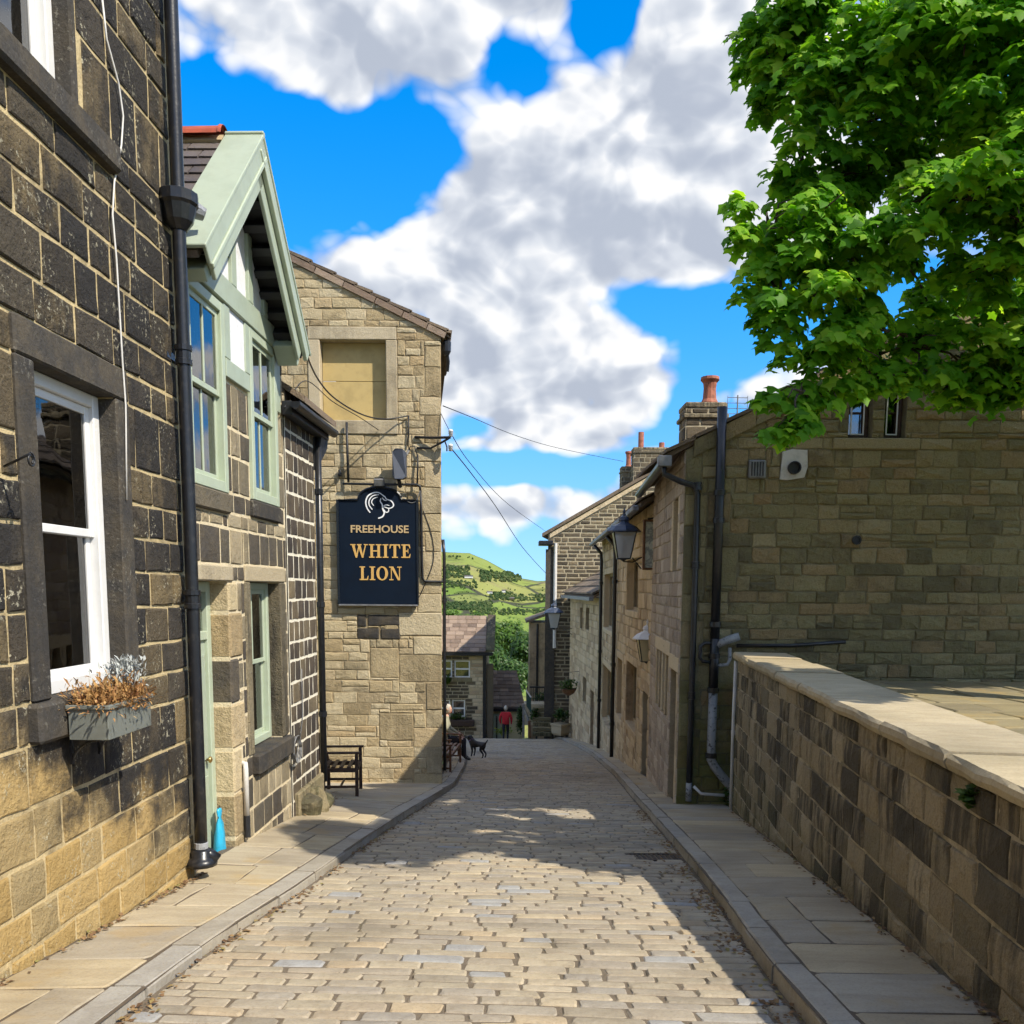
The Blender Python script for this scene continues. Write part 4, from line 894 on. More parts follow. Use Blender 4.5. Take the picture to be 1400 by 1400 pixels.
# slates on the near slope
rd = random.Random(8)
for row in range(11):
    s0 = .1 + row * .17; d = -.0; sw_ = .14 if row % 2 else .28
    while d > -1.6:
        m = MB()
        P = [slope_pt(-1, s0 - .03, -.040, d - .005), slope_pt(-1, s0 - .03, -.040, d - sw_ + .008), slope_pt(-1, s0 + .175 + rd.uniform(-.006, .006), -.022 + rd.uniform(-.004, .004), d - sw_ + .008), slope_pt(-1, s0 + .175 + rd.uniform(-.006, .006), -.022, d - .005)]
        m.prism(P, slope_pt(-1, 0, .014, 0) - slope_pt(-1, 0, 0, 0), rd.random()); m.build('slate', MAT['slate'], roof2); d -= sw_; sw_ = .28
for k in range(5):
    d0 = .0 - k * .42; m = MB(); V = []
    for dd_, rr in ((d0, .125), (d0 - .03, .13), (d0 - .04, .118), (d0 - .415, .115)):
        for j in range(9): a = math.pi * (j / 8) * .9 + .157; V.append(L2.P(AU + rr * math.cos(a), AZ - .05 + rr * math.sin(a), dd_))
    m.add(V, [(i * 9 + j, (i + 1) * 9 + j, (i + 1) * 9 + j + 1, i * 9 + j + 1) for i in range(3) for j in range(8)]); m.build('ridge_tile', MAT['redtile'], roof2)
# mortar bed under the ridge
m = MB(); slope_box_r(m, -1, .0, .11, -.04, .004, -2, -.01); m.build('ridge_mortar', MAT['buff_m'], roof2)
# lead-covered gutter end beside the pipe
rd = random.Random(2); m = MB()
ga, gb = L2.P(-.42, 4.28, .05), L2.P(.05, 4.25, .12)
m.tube([L2.P(-.32, 4.22, -.2), L2.P(-.22, 4.21, .1), L2.P(-.12, 4.2, .24), L2.P(-.07, 4.17, .32)], [.07, .075, .07, .045], 9); m.build('lead_flashing', MAT['lead'], h2)
# main roof of the second house, mostly hidden behind its gable
m = MB(); m.prism([L2.P(.03, 4.10, -.12), L2.P(U2, 4.10, -.12), L2.P(U2, 5.2, -2.9), L2.P(.03, 5.2, -2.9)], (0, 0, -.08)); m.prism([L2.P(.03, 4.02, -6), L2.P(U2, 4.02, -6), L2.P(U2, 5.2, -2.9), L2.P(.03, 5.2, -2.9)], (0, 0, -.08)); m.build('roof', MAT['stoneslate'], h2)
# white waste pipe by the window
q = L2.P(*L2.at(341, 1150, .05), .05); q1 = L2.P(*L2.at(340, 1050, .05), .05)
t = thing('waste_pipe', 'short white waste pipe with black foot on the wall of the gabled house', 'pipe', tuple(q))
m = MB(); m.tube([L2.P(L2.at(340, 1050, .05)[0], q1[2] + .02, -.05), (q[0], q[1], q1[2] + .02), (q[0], q[1], q1[2] - .03), (q[0], q[1], q[2] + .22)], .026, 10); m.build('tube', MAT['whitepipe'], t, smooth=True)
m = MB(); m.tube([(q[0], q[1], q[2] + .22), (q[0], q[1], q[2] + .01)], .029, 10); m.build('foot', MAT['blackmatt'], t)

# ------------------------------------------------------------------ low dark cottage with white pointing
U3 = 4.22
h3 = thing('dark_cottage', 'low dark stone cottage end with thick white pointing and black gutter', 'cottage', tuple(L2.P(3.6, -1.4, -2)))
m = backing(L2, MB(), U2 + .02, U3, -1.9, 3.42, [], .012); shell(L2, m, U2 + .02, U3, -1.9, 3.42, 5)
wall3 = m.build('wall', MAT['white_m'], h3)
rc = courses(U2 + .03, U3, -1.9, 3.42, (.20, .28), (.17, .30), [], seed=31)
print('L3', masonry(L2, rc, wall3, MAT['dark3'], seed=16, d0=.012, proud=(.004, .008), joint=.032, jit=.008, bev=.008))
m = MB(); m.prism([L2.P(U2 + .05, 3.46, .24), L2.P(U3 + .3, 3.46, .24), L2.P(U3 + .3, 5.0, -2.2), L2.P(U2 + .05, 5.0, -2.2)], (0, 0, .07)); m.prism([L2.P(U2 + .05, 3.46, -4.8), L2.P(U3 + .3, 3.46, -4.8), L2.P(U3 + .3, 5.0, -2.2), L2.P(U2 + .05, 5.0, -2.2)], (0, 0, .07)); m.build('roof', MAT['stoneslate'], h3)
m = MB(); L2.box(m, U2 - .1, U3 + .32, 3.30, 3.45, .02, .14, .01); m.build('fascia', MAT['blackmatt'], h3)
m = MB(); pr = [(.14 + .055 + .06 * math.cos(a), 3.42 + .075 * math.sin(a)) for a in np.linspace(math.pi, 2 * math.pi, 8)]
V = [L2.P(u, z, d) for u in (U2 - .2, U3 + .36) for d, z in pr] + [L2.P(u, z + .004, (d - .195) * .86 + .195) for u in (U2 - .2, U3 + .36) for d, z in pr]
m.add(V, [(i, i + 1, 9 + i - 0, 8 + i) for i in range(7)] + [(16 + i, 24 + i, 25 + i, 17 + i) for i in range(7)] + [tuple(range(8)), tuple(range(15, 7, -1))]); m.build('gutter', MAT['black'], h3)
m = MB(); m.prism([L2.P(U3 + .02, 3.44, .14), L2.P(U3 + .30, 3.44, .14), L2.P(U3 + .30, 3.2, .12), L2.P(U3 + .04, 2.9, .05), L2.P(U3 + .02, 2.9, .03)], L2.n * -.1); m.build('verge_bracket', MAT['blackmatt'], h3)
q = L2.P(U3 + .05, 0, .06); zb = float(zpl(q[0], q[1]))
t = thing('drainpipe', 'black drainpipe on the corner of the low dark cottage beside the wooden chair', 'drainpipe', (q[0], q[1], zb))
m = MB(); m.tube([(q[0], q[1], 3.35), (q[0], q[1], 1.5), (q[0], q[1], zb + .3)], .042, 10); m.build('tube', MAT['black'], t, smooth=True)
for zc in (2.6, 1.2, -.2): m = MB(); m.lathe((q[0], q[1], zc), [(.04, 0), (.053, .004), (.053, .07), (.04, .074)], 10); m.build('collar', MAT['black'], t)
# cable and coil
cu, cz = L2.at(404, 1028, .05); m = MB()
for k in range(4): m.tube([L2.P(cu + (.13 + .006 * k) * math.cos(a), cz + (.135 + .008 * k) * math.sin(a), .05 + .012 * k + .004 * math.sin(3 * a + k)) for a in np.linspace(0, 6.283, 22)], .006, 6)
m.tube([L2.P(*L2.at(x, y, .03), .03) for x, y in [(412, 918), (413, 950), (414, 985), (411, 1016)]], .006, 6)
T1('cable_coil', m, MAT['greymetal'], 'coil of grey cable hung on the white-pointed dark stone wall', 'cable', smooth=True)
# boulders at the foot of the dark cottage
def boulder(name, c, r, seed, mat, parent=None):
    rd = random.Random(seed); m = MB(); V = []; n1, n2 = 9, 12
    for i in range(n1 + 1):
        th = math.pi * i / n1
        for k in range(n2):
            ph = 2 * math.pi * k / n2; dvec = np.array([math.sin(th) * math.cos(ph), math.sin(th) * math.sin(ph), math.cos(th)])
            f = 1 + .13 * math.sin(3 * ph + seed) * math.sin(th) + .12 * math.sin(4 * th + seed * 2) + rd.uniform(-.05, .05) * math.sin(th)
            V.append(np.asarray(c) + dvec * np.asarray(r) * f)
    m.add(V, [(i * n2 + k, (i + 1) * n2 + k, (i + 1) * n2 + (k + 1) % n2, i * n2 + (k + 1) % n2) for i in range(n1) for k in range(n2)], rd.random())
    return m.build(name, mat, parent)
for k, (u, dsz, lab) in enumerate([(3.30, (.16, .20, .17), 'rounded mossy boulder nearest the gabled house at the foot of the dark cottage'), (3.62, (.17, .17, .20), 'middle rounded boulder of the row at the foot of the dark cottage'), (4.05, (.13, .22, .12), 'low boulder lying closest to the wooden chair')]):
    p = L2.P(u, 0, .10); o = boulder('boulder', (p[0], p[1], float(zpl(p[0], p[1])) + dsz[2] * .45), dsz, k + 2, MAT['wall0']); tag(o, lab, 'boulder', 'boulders at the cottage foot')
m = MB(); L2.box(m, 3.05, U3 + .02, -1.9, -.92, .0, .07, .03); m.build('plinth', MAT['wall0'], h3)
# ------------------------------------------------------------------ pub gable
WF = Facade(-1.22, 15.2, 0, 'F')
pub = thing('pub_building', 'tall buff stone pub gable end with a boarded upper window', 'pub', tuple(WF.P(-1.6, -2.0, -3)))
BW = (-2.02, -.92, 4.25, 5.55)
RL = [(-4.4, 7.77), (.08, 5.63)]; sl = (RL[1][1] - RL[0][1]) / (RL[1][0] - RL[0][0])
half = (-sl, 1, RL[1][1] - sl * RL[1][0])        # z - sl*u <= c
m = backing(WF, MB(), -4.4, 0, -2.6, 8.0, [BW], 0, [half])
# street side wall running away, back and hidden side
sw = R(-6); dv = np.array([math.sin(sw), math.cos(sw), 0]) * 9
c0, c1 = WF.P(0, 0), WF.P(-4.4, 0)
for a, zt in ((c0, 5.66), (c1, 7.77)): m.add([a + np.array([0, 0, -2.6]), a + dv + np.array([0, 0, -4]), a + dv + np.array([0, 0, zt]), a + np.array([0, 0, zt])], [(0, 1, 2, 3)], .5)
wallp = m.build('wall', MAT['buff_m'], pub)
trim = [(-2.22, -.74, 5.55, 5.76), (-2.22, -2.02, 4.25, 5.55), (-.92, -.73, 4.25, 5.55), (-2.25, -.72, 4.02, 4.25)]
rd = random.Random(77); quo = []; z = -2.6
while z < 5.4:
    h = rd.uniform(.28, .52); w = rd.choice((.28, .5, .42, .75 if z < 1 else .36)); quo.append((-w, 0, z, z + h)); z += h
quo += [(-.98, -.30, .62, 1.1), (-1.25, -.42, -.10, .42), (-1.1, -.0, -1.2, -.72)]
patch = [(-1.46, -1.3, .78, 1.0), (-1.28, -.72, .80, 1.0), (-1.46, -1.08, .57, .76), (-1.06, -.72, .57, .76)]
quo = [q for q in quo if q[3] < 5.5]
big = []
for q in quo:
    rs = [q]
    for b in big: rs = [p for r_ in rs for p in rect_minus(r_, b)]
    big += [r_ for r_ in rs if r_[1] - r_[0] > .08 and r_[3] - r_[2] > .08]
rc = courses(-4.4, 0, -2.6, 8.0, (.14, .225), (.22, .50), [BW] + trim + big + patch, keyz=(4.02, 4.25, 5.55, 5.76, .57, 1.0), seed=41, rag=.25)
print('WL', masonry(WF, rc + big, wallp, MAT['buff'], seed=17, proud=(.005, .018), joint=.012, jit=.011, bev=.013, halfs=[(half[0], half[1], half[2] - .06)], limit=300, minpx=7))
rd = random.Random(5)
for q in patch:
    s = stone_mesh(WF, [(q[0], q[2]), (q[1], q[2]), (q[1], q[3]), (q[0], q[3])], 0, .02, rd); m = MB(); m.add(s[0], s[1], .1); tag(m.build('stone', MAT['trim_dark'], wallp), 'soot-black stone left in the buff gable')
for q, nm in zip(trim, ('lintel', 'jamb', 'jamb', 'sill')): dressed(WF, pub, nm, *q[:2], q[2] + .001, q[3] - .001, -.18, .035 if nm == 'sill' else .03, 'buff_trim')
zm = WF.at(480, 521)[1]
for a, b in ((BW[2] + .002, zm - .004), (zm + .004, BW[3] - .002)):
    m = MB(); WF.box(m, BW[0] + .004, BW[1] - .004, a, b, -.19, -.17, .004); m.build('window_board', MAT['board'], pub)
# stone-slate roof: verge slates one by one, slab behind
dr = np.array([RL[1][0] - RL[0][0], RL[1][1] - RL[0][1]]); Ls = np.linalg.norm(dr); dr /= Ls; nr = np.array([-dr[1], dr[0]])
m = MB(); a, b = WF.P(RL[0][0], RL[0][1], 0), WF.P(RL[1][0] + .06, RL[1][1] + .06 * sl, 0)
m.prism([a, b, b + dv, a + dv], (0, 0, .05)); rfp = m.build('roof', MAT['stoneslate'], pub)
rd = random.Random(6); s = 1.6; dvu = dv / np.linalg.norm(dv)
while s < Ls + .1:
    L = rd.uniform(.30, .5)
    for dpt in range(5):
        p0 = np.array(RL[0]) + dr * s; p1 = np.array(RL[0]) + dr * min(s + L, Ls + .07); m = MB(); o0 = .05
        t0 = .045 + rd.uniform(0, .01)
        P = [WF.P(*(p0 + nr * .045), o0), WF.P(*(p1 + nr * .065), o0), WF.P(*(p1 + nr * (.065 + t0)), o0), WF.P(*(p0 + nr * (.045 + t0 * .8)), o0)]
        m.prism([p_ + dvu * (dpt * .6) for p_ in P], dvu * .585, rd.random()); m.build('roof_slate', MAT['stoneslate'], rfp)
    s += L * .93
# raking course of thin stones under the slates
s = 1.6; items = []
while s < Ls - .05:
    L = rd.uniform(.35, .6); p0 = np.array(RL[0]) + dr * s; p1 = np.array(RL[0]) + dr * min(s + L - .015, Ls); m = MB()
    m.prism([WF.P(*(p0 + nr * -.055), .05), WF.P(*(p1 + nr * -.055), .05), WF.P(*(p1 + nr * .04), .05), WF.P(*(p0 + nr * .04), .05)], WF.n * -.2, rd.random()); m.build('verge_stone', MAT['roofbrown'], rfp); s += L
# street-side gutter end
q = WF.P(.09, 5.50, -.1); m = MB(); m.lathe(q, [(.04, -.16), (.07, -.1), (.075, .05), (.05, .08)], 10); m.tube([q + np.array([.0, 0, -.1]), q + np.array([.02, .05, -.25]), q + np.array([-.0, .1, -.4])], .03, 8); m.tube([q + np.array([.02, -.02, .05]), q + np.array([.06, -.02, .12])], .018, 6); m.build('gutter_end', MAT['black'], pub)
# drainpipe down the street side of the corner
p = WF.P(.035, 0, -.12); zb = float(zroad(15.3)) + .3
t = thing('drainpipe', 'thin black drainpipe on the street corner of the pub gable', 'drainpipe', (p[0], p[1], zb))
m = MB(); m.tube([(p[0] - .02, p[1], WF.at(606, 748)[1] + .12), (p[0], p[1], WF.at(606, 760)[1]), (p[0], p[1], 0), (p[0], p[1], zb)], .03, 8); m.build('tube', MAT['black'], t, smooth=True)
for zc in (1.2, -.6): m = MB(); m.lathe((p[0], p[1], zc), [(.03, 0), (.042, .003), (.042, .05), (.03, .053)], 8); m.build('collar', MAT['black'], t)

# ------------------------------------------------------------------ pub sign
SG = .10
def W(px, py, d=SG): return WF.at(px, py, d)
sx0, zb_ = W(462, 829); sx1, _ = W(570, 829); _, zsh = W(462, 686); _, ztop = W(514, 668); ax0, _ = W(487, 686); ax1, _ = W(545, 686)
out = [(sx0, zb_), (sx1, zb_), (sx1, zsh), (ax1 + .02, zsh)]
cxs = (ax0 + ax1) / 2; rx = (ax1 - ax0) / 2 - .02
out += [(cxs + (rx + .02) * math.cos(a) , zsh + .02 + (ztop - zsh - .02) * math.sin(a)) for a in np.linspace(.06, math.pi - .06, 18)]
out += [(ax0 - .02, zsh), (sx0, zsh)]
sign = thing('pub_sign', 'navy hanging pub sign board with white lion head and gold lettering', 'sign', tuple(WF.P(cxs, zb_, SG)))
m = MB(); m.prism([WF.P(u, z, SG - .06) for u, z in out], WF.n * .055); m.build('board', MAT['navy'], sign)
# raised moulding round the edge
m = MB(); m.tube([WF.P(u, z, SG + .0) for u, z in out + out[:1]], .022, 6); m.build('moulding', plain('dark_navy_moulding', (.004, .007, .012), .3, var=.05), sign)
m = MB(); WF.box(m, sx0, sx1, zb_ - .025, zb_ - .0, SG - .06, SG + .03, .005); m.build('drip_rail', MAT['greymetal'], sign)
def text(s, name, parent, mat, F, u0, u1, z0, z1, d, font=None, th=.006, bold=0.0, serif=0.0):
    cu = bpy.data.curves.new(name, 'FONT'); cu.body = s; cu.size = 1; cu.extrude = .02; cu.offset = bold; cu.resolution_u = 3
    o = bpy.data.objects.new(name, cu); COL.objects.link(o); bpy.context.view_layer.update()
    me = bpy.data.meshes.new_from_object(o); V = np.array([v.co[:] for v in me.vertices]); fs = [tuple(p_.vertices) for p_ in me.polygons]
    bpy.data.objects.remove(o); bpy.data.curves.remove(cu)
    lo, hi = V.min(0), V.max(0); q = (V - lo) / (hi - lo)
    m = MB(); m.add([F.P(u0 + a * (u1 - u0), z0 + b * (z1 - z0), d + c * th) for a, b, c in q], fs, .5); bpy.data.meshes.remove(me); return m
def strokes_letter(ch):
    """serif capitals as quads (thick and thin strokes) in a unit-high box; returns width, list of polygons"""
    S_ = .08; q = []
    def rect(a, b, c, d): q.append([(a, c), (b, c), (b, d), (a, d)])
    def serif(x0, x1, y): rect(x0, x1, 0 if y == 0 else 1 - S_, S_ if y == 0 else 1)
    if ch == 'I': rect(.13, .35, 0, 1); serif(0, .48, 0); serif(0, .48, 1); return .48, q
    if ch == 'L':
        rect(.13, .35, 0, 1); serif(0, .48, 1); rect(0, .72, 0, S_ + .01); q.append([(.60, .05), (.72, 0), (.76, .32), (.71, .32)]); return .76, q
    if ch == 'H':
        rect(.13, .34, 0, 1); rect(.72, .93, 0, 1); rect(.3, .76, .46, .55)
        for a in (0, .59): serif(a, a + .47, 0); serif(a, a + .47, 1)
        return 1.06, q
    if ch == 'T':
        rect(.34, .56, 0, 1); serif(.2, .7, 0); rect(.02, .88, .91, 1); q.append([(0, .68), (.05, .68), (.16, .92), (.02, 1)]); q.append([(.74, .92), (.85, .68), (.90, .68), (.88, 1)]); return .9, q
    if ch == 'E':
        rect(.13, .35, 0, 1); rect(0, .72, 0, S_ + .01); rect(0, .70, .91, 1); rect(.3, .56, .46, .55); rect(.53, .58, .34, .68)
        q.append([(.60, .05), (.72, 0), (.77, .30), (.72, .30)]); q.append([(.58, .94), (.70, .70), (.75, .70), (.70, 1)]); return .78, q
    if ch == 'N':
        rect(.15, .22, 0, 1); rect(.85, .92, 0, 1); q.append([(.12, 1), (.36, 1), (.92, 0), (.74, 0)]); serif(0, .36, 0); serif(0, .3, 1); serif(.70, 1.07, 1); return 1.07, q
    if ch == 'W':
        q.append([(.10, 1), (.34, 1), (.58, 0), (.44, 0)]); q.append([(.44, 0), (.56, 0), (.80, 1), (.72, 1)]); q.append([(.60, 1), (.84, 1), (1.10, 0), (.96, 0)]); q.append([(.96, 0), (1.08, 0), (1.34, 1), (1.26, 1)])
        for a, b in ((0, .44), (.56, .94), (1.14, 1.46)): serif(a, b, 1)
        return 1.46, q
    if ch == 'O':
        n = 28; cx = .5
        for k in range(n):
            a, b = 2 * math.pi * k / n, 2 * math.pi * (k + 1) / n
            o = lambda t: (cx + .5 * math.cos(t), .5 + .52 * math.sin(t)); i = lambda t: (cx + .26 * math.cos(t), .5 + .43 * math.sin(t))
            q.append([i(a), o(a), o(b), i(b)])
        return 1.0, q
def serif_text(s, parent, mat, u0, u1, z0, z1, d):
    ws = [strokes_letter(c) for c in s]; gap = .10; tot = sum(w for w, _ in ws) + gap * (len(s) - 1); x = 0
    for c, (w, qs) in zip(s, ws):
        m = MB()
        for i, q in enumerate(qs): m.prism([WF.P(u0 + (x + a) / tot * (u1 - u0), z0 + b * (z1 - z0), d) for a, b in q], WF.n * (.008 + .0003 * (i % 9)), .5)
        m.build('letter', MAT[mat], sign); x += w + gap
D0 = SG - .004
a, zl = W(477, 765); b, zh_ = W(559, 746); serif_text('WHITE', sign, 'gold', a, b, zl, zh_, D0)
a, zl = W(490, 795.5); b, zh_ = W(547, 776.5); serif_text('LION', sign, 'gold', a, b, zl, zh_, D0)
a, zl = W(477, 731); b, zh_ = W(556, 720)
text('FREEHOUSE', 'letters', sign, None, WF, a, b, zl, zh_, D0, bold=.018, th=.009).build('lettering', MAT['palegold'], sign)
def ribbon(m, pts, w0, wm, w1, k=0):
    P = [np.array(W(420 + x / 6.364, 560 + y / 6.364)) for x, y in pts]
    # smooth the polyline
    T = np.linspace(0, len(P) - 1, (len(P) - 1) * 4 + 1); X = []
    for t in T:
        i = min(int(t), len(P) - 2); f = t - i; p0, p1, p2, p3 = P[max(i - 1, 0)], P[i], P[i + 1], P[min(i + 2, len(P) - 1)]
        X.append(.5 * (2 * p1 + (p2 - p0) * f + (2 * p0 - 5 * p1 + 4 * p2 - p3) * f * f + (3 * p1 - p0 - 3 * p2 + p3) * f ** 3))
    n = len(X); L_, R_ = [], []
    for i in range(n):
        t = X[min(i + 1, n - 1)] - X[max(i - 1, 0)]; t /= np.linalg.norm(t); nn = np.array([-t[1], t[0]]); f = i / (n - 1)
        w = (w0 + (wm - w0) * f * 2 if f < .5 else wm + (w1 - wm) * (f - .5) * 2) / 2 / 500
        L_.append(X[i] + nn * w); R_.append(X[i] - nn * w)
    for i in range(n - 1): m.prism([WF.P(*q, D0) for q in (R_[i], R_[i + 1], L_[i + 1], L_[i])], WF.n * (.008 + .0004 * k), .5)
m = MB()
ribbon(m, [(530, 912), (502, 872), (490, 820), (508, 768), (556, 738), (606, 738), (650, 770)], 9, 12, 6, 0)
ribbon(m, [(548, 884), (520, 845), (521, 800), (552, 764), (604, 754)], 7, 10, 5, 1)
ribbon(m, [(560, 850), (541, 822), (555, 790), (596, 775)], 6, 8, 4, 2)
ribbon(m, [(606, 738), (652, 768), (670, 792), (712, 808), (732, 840), (722, 862), (690, 872), (648, 858)], 5, 11, 7, 3)
ribbon(m, [(690, 872), (688, 900), (664, 906), (652, 884)], 7, 9, 5, 4)
ribbon(m, [(622, 786), (616, 812), (632, 838), (640, 880), (652, 912), (636, 946), (600, 960)], 6, 13, 11, 5)
ribbon(m, [(632, 780), (650, 800), (672, 806)], 5, 9, 4, 6)
ribbon(m, [(644, 852), (668, 842), (696, 848)], 5, 7, 4, 7)
m.build('lion_head_emblem', MAT['signwhite'], sign)

# ------------------------------------------------------------------ fixtures on the pub gable
def onw(px, py, d): return WF.P(*WF.at(px, py, d), d)
# pipework frame: pole, cross tube, conduit
t = thing('conduit', 'black conduit frame with upright pole above and beside the pub sign', 'conduit', tuple(onw(573, 800, .05)))
m = MB(); m.tube([onw(469.5, 580, .10), onw(471, 620, .10), onw(473, 662, .10)], .022, 8); m.build('upright', MAT['blackmatt'], t, smooth=True)
m = MB(); m.tube([onw(465, 664, .10), onw(520, 664.5, .10), onw(566, 664, .10), onw(570.5, 666, .10), onw(571.5, 672, .09)], .02, 8); m.build('cross_tube', MAT['blackmatt'], t, smooth=True)
m = MB(); m.tube([onw(571.5, 672, .09), onw(573, 700, .04), onw(575, 770, .03), onw(576, 792, .03), onw(579, 796, .03), onw(604, 796.5, .03)], .02, 8); m.build('down_tube', MAT['blackmatt'], t, smooth=True)
m = MB(); m.tube([onw(567, 663, .09), onw(567.5, 640, .08), onw(567, 623, .05)], .016, 8); m.tube([onw(567, 625, .05), onw(563, 612, .05), onw(557, 612, .04), onw(552, 626, .03)], .01, 6); m.build('loop', MAT['blackmatt'], t, smooth=True)
m = MB(); m.tube([onw(553.5, 612, .04), onw(554.5, 590, .04), onw(554, 570, .04)], .013, 6); m.build('riser', MAT['blackmatt'], t, smooth=True)
# sign lamp
p = onw(515, 661, .14); t = thing('sign_lamp', 'small grey floodlight on the tube above the pub sign', 'lamp', tuple(p - np.array([0, 0, .07])))
m = MB(); m.box(p, (.085, 0, 0), (0, .05, .02), (0, -.02, .06), .012); m.build('housing', MAT['greymetal'], t)
m = MB(); m.box(p + np.array([0, -.045, .028]), (.07, 0, 0), (0, .005, .002), (0, -.002, .045)); m.build('lens', glass_mat('lamp_lens', (.5, .5, .5)), t)
# speaker
p = onw(541.5, 637, .28); t = thing('loudspeaker', 'dark grey wall speaker on a bracket above the pub sign', 'speaker', tuple(p - np.array([0, 0, .25])))
m = MB(); m.prism([p + np.array([x, y, z]) for x, y, z in ((-.10, -.05, .20), (-.05, -.07, .25), (.07, -.07, .25), (.12, -.03, .20), (.12, -.03, -.20), (.07, -.09, -.24), (-.06, -.09, -.24), (-.10, -.05, -.20))], (0.0, .16, .0)); m.build('cabinet', plain('blue_grey_plastic', (.055, .065, .09), .5, var=.1), t)
m = MB(); m.tube([p + np.array([0, .1, .02]), p + np.array([.06, .17, .12]), p + np.array([.14, .26, .27])], .022, 8); m.build('bracket', MAT['greymetal'], t, smooth=True)
m = MB(); m.tube([p + np.array([-.01, .05, -.24]), p + np.array([-.0, .17, -.34])], .035, 8); m.build('foot', MAT['blackmatt'], t)
# small lamp knob left
p = onw(461, 650, .06); m = MB(); m.lathe(p, [(.03, -.05), (.035, 0), (.02, .03), (.03, .05), (.01, .06)], 10); m.tube([p, p + np.array([0, .1, 0])], .012, 6); T1('wall_bell', m, MAT['blackmatt'], 'tiny black bell fitting on the pub wall left of the sign', 'fitting', smooth=True)
# iron wire bracket with white insulators
t = thing('wire_bracket', 'black iron bracket with white insulators on the pub corner', 'bracket', tuple(onw(585, 610, .05)))
m = MB(); m.tube([onw(563, 599, .03), onw(585, 600, .10), onw(612, 599, .2)], .022, 6); m.tube([onw(566, 614, .03), onw(585, 614, .08), onw(600, 606, .15), onw(610, 600, .2)], .018, 6); m.tube([onw(604, 604, .18), onw(607, 612, .18), onw(607, 618, .18)], .012, 6); m.build('arm', MAT['black'], t)
INS = []
for px, py in ((612, 593), (612, 613)):
    p = onw(px, py, .2); INS.append(p); m = MB(); m.lathe(p, [(.012, -.06), (.035, -.055), (.03, -.02), (.04, -.015), (.035, .02), (.045, .025), (.03, .055), (.015, .06)], 10); m.build('insulator', MAT['white'], t, smooth=True)
# overhead wires
def wire(pts, lab, rad=.006, mat='blackmatt'):
    P = [np.asarray(p, float) for p in pts]; X = []
    for i in range(len(P) - 1):
        for f in np.linspace(0, 1, 8, endpoint=False):
            p0, p1, p2, p3 = P[max(i - 1, 0)], P[i], P[i + 1], P[min(i + 2, len(P) - 1)]
            X.append(.5 * (2 * p1 + (p2 - p0) * f + (2 * p0 - 5 * p1 + 4 * p2 - p3) * f * f + (3 * p1 - p0 - 3 * p2 + p3) * f ** 3))
    X.append(P[-1]); m = MB(); m.tube(X, rad, 5); return T1('wire', m, MAT[mat], lab, 'wire', 'overhead wires', smooth=True)
wire([onw(601, 556, .02), at(640, 571, 20), at(700, 595, 27), at(760, 612, 33), at(848, 629, 40)], 'upper overhead wire running from the pub corner to the far chimneys', .009)
wire([INS[1], at(640, 647, 19), at(675, 693, 25), at(712, 748, 32), at(744, 783, 39)], 'lowest overhead wire dropping from the white insulators to the far dark gable', .011)
wire([INS[0], at(640, 635, 19), at(690, 688, 26), at(745, 727, 39)], 'middle overhead wire dropping from the white insulators to the far roof eaves', .008)
wire([onw(598, 566, .02), onw(605, 580, .12), INS[0]], 'short looping wire at the pub corner above the insulators', .006)
LB = L2.P(2.75, 3.98, .30)
wire([LB, onw(428, 519, 3.0), onw(452, 547, 2.0), onw(490, 569, .9), onw(522, 575, .3), onw(554, 570, .04)], 'thick cable sagging from the sage gable foot to the pub wall', .012)
wire([L2.P(2.7, 3.35, .1), onw(413, 524, 3.0), onw(450, 552, 1.6), onw(487, 573, .7), onw(513, 590, .05)], 'thin lower cable sagging from the sage gable to the pub wall', .007)
wire([onw(571, 672, .1), onw(566, 686, .1), onw(558, 689, .1), onw(549, 683, .1)], 'grey cable loop at the right shoulder of the pub sign', .008, 'greymetal')
wire([onw(576, 700, .02), onw(588, 735, .02), onw(590, 770, .02), onw(576, 808, .02), onw(570, 820, .02)], 'thin cable running down the wall right of the pub sign', .007)
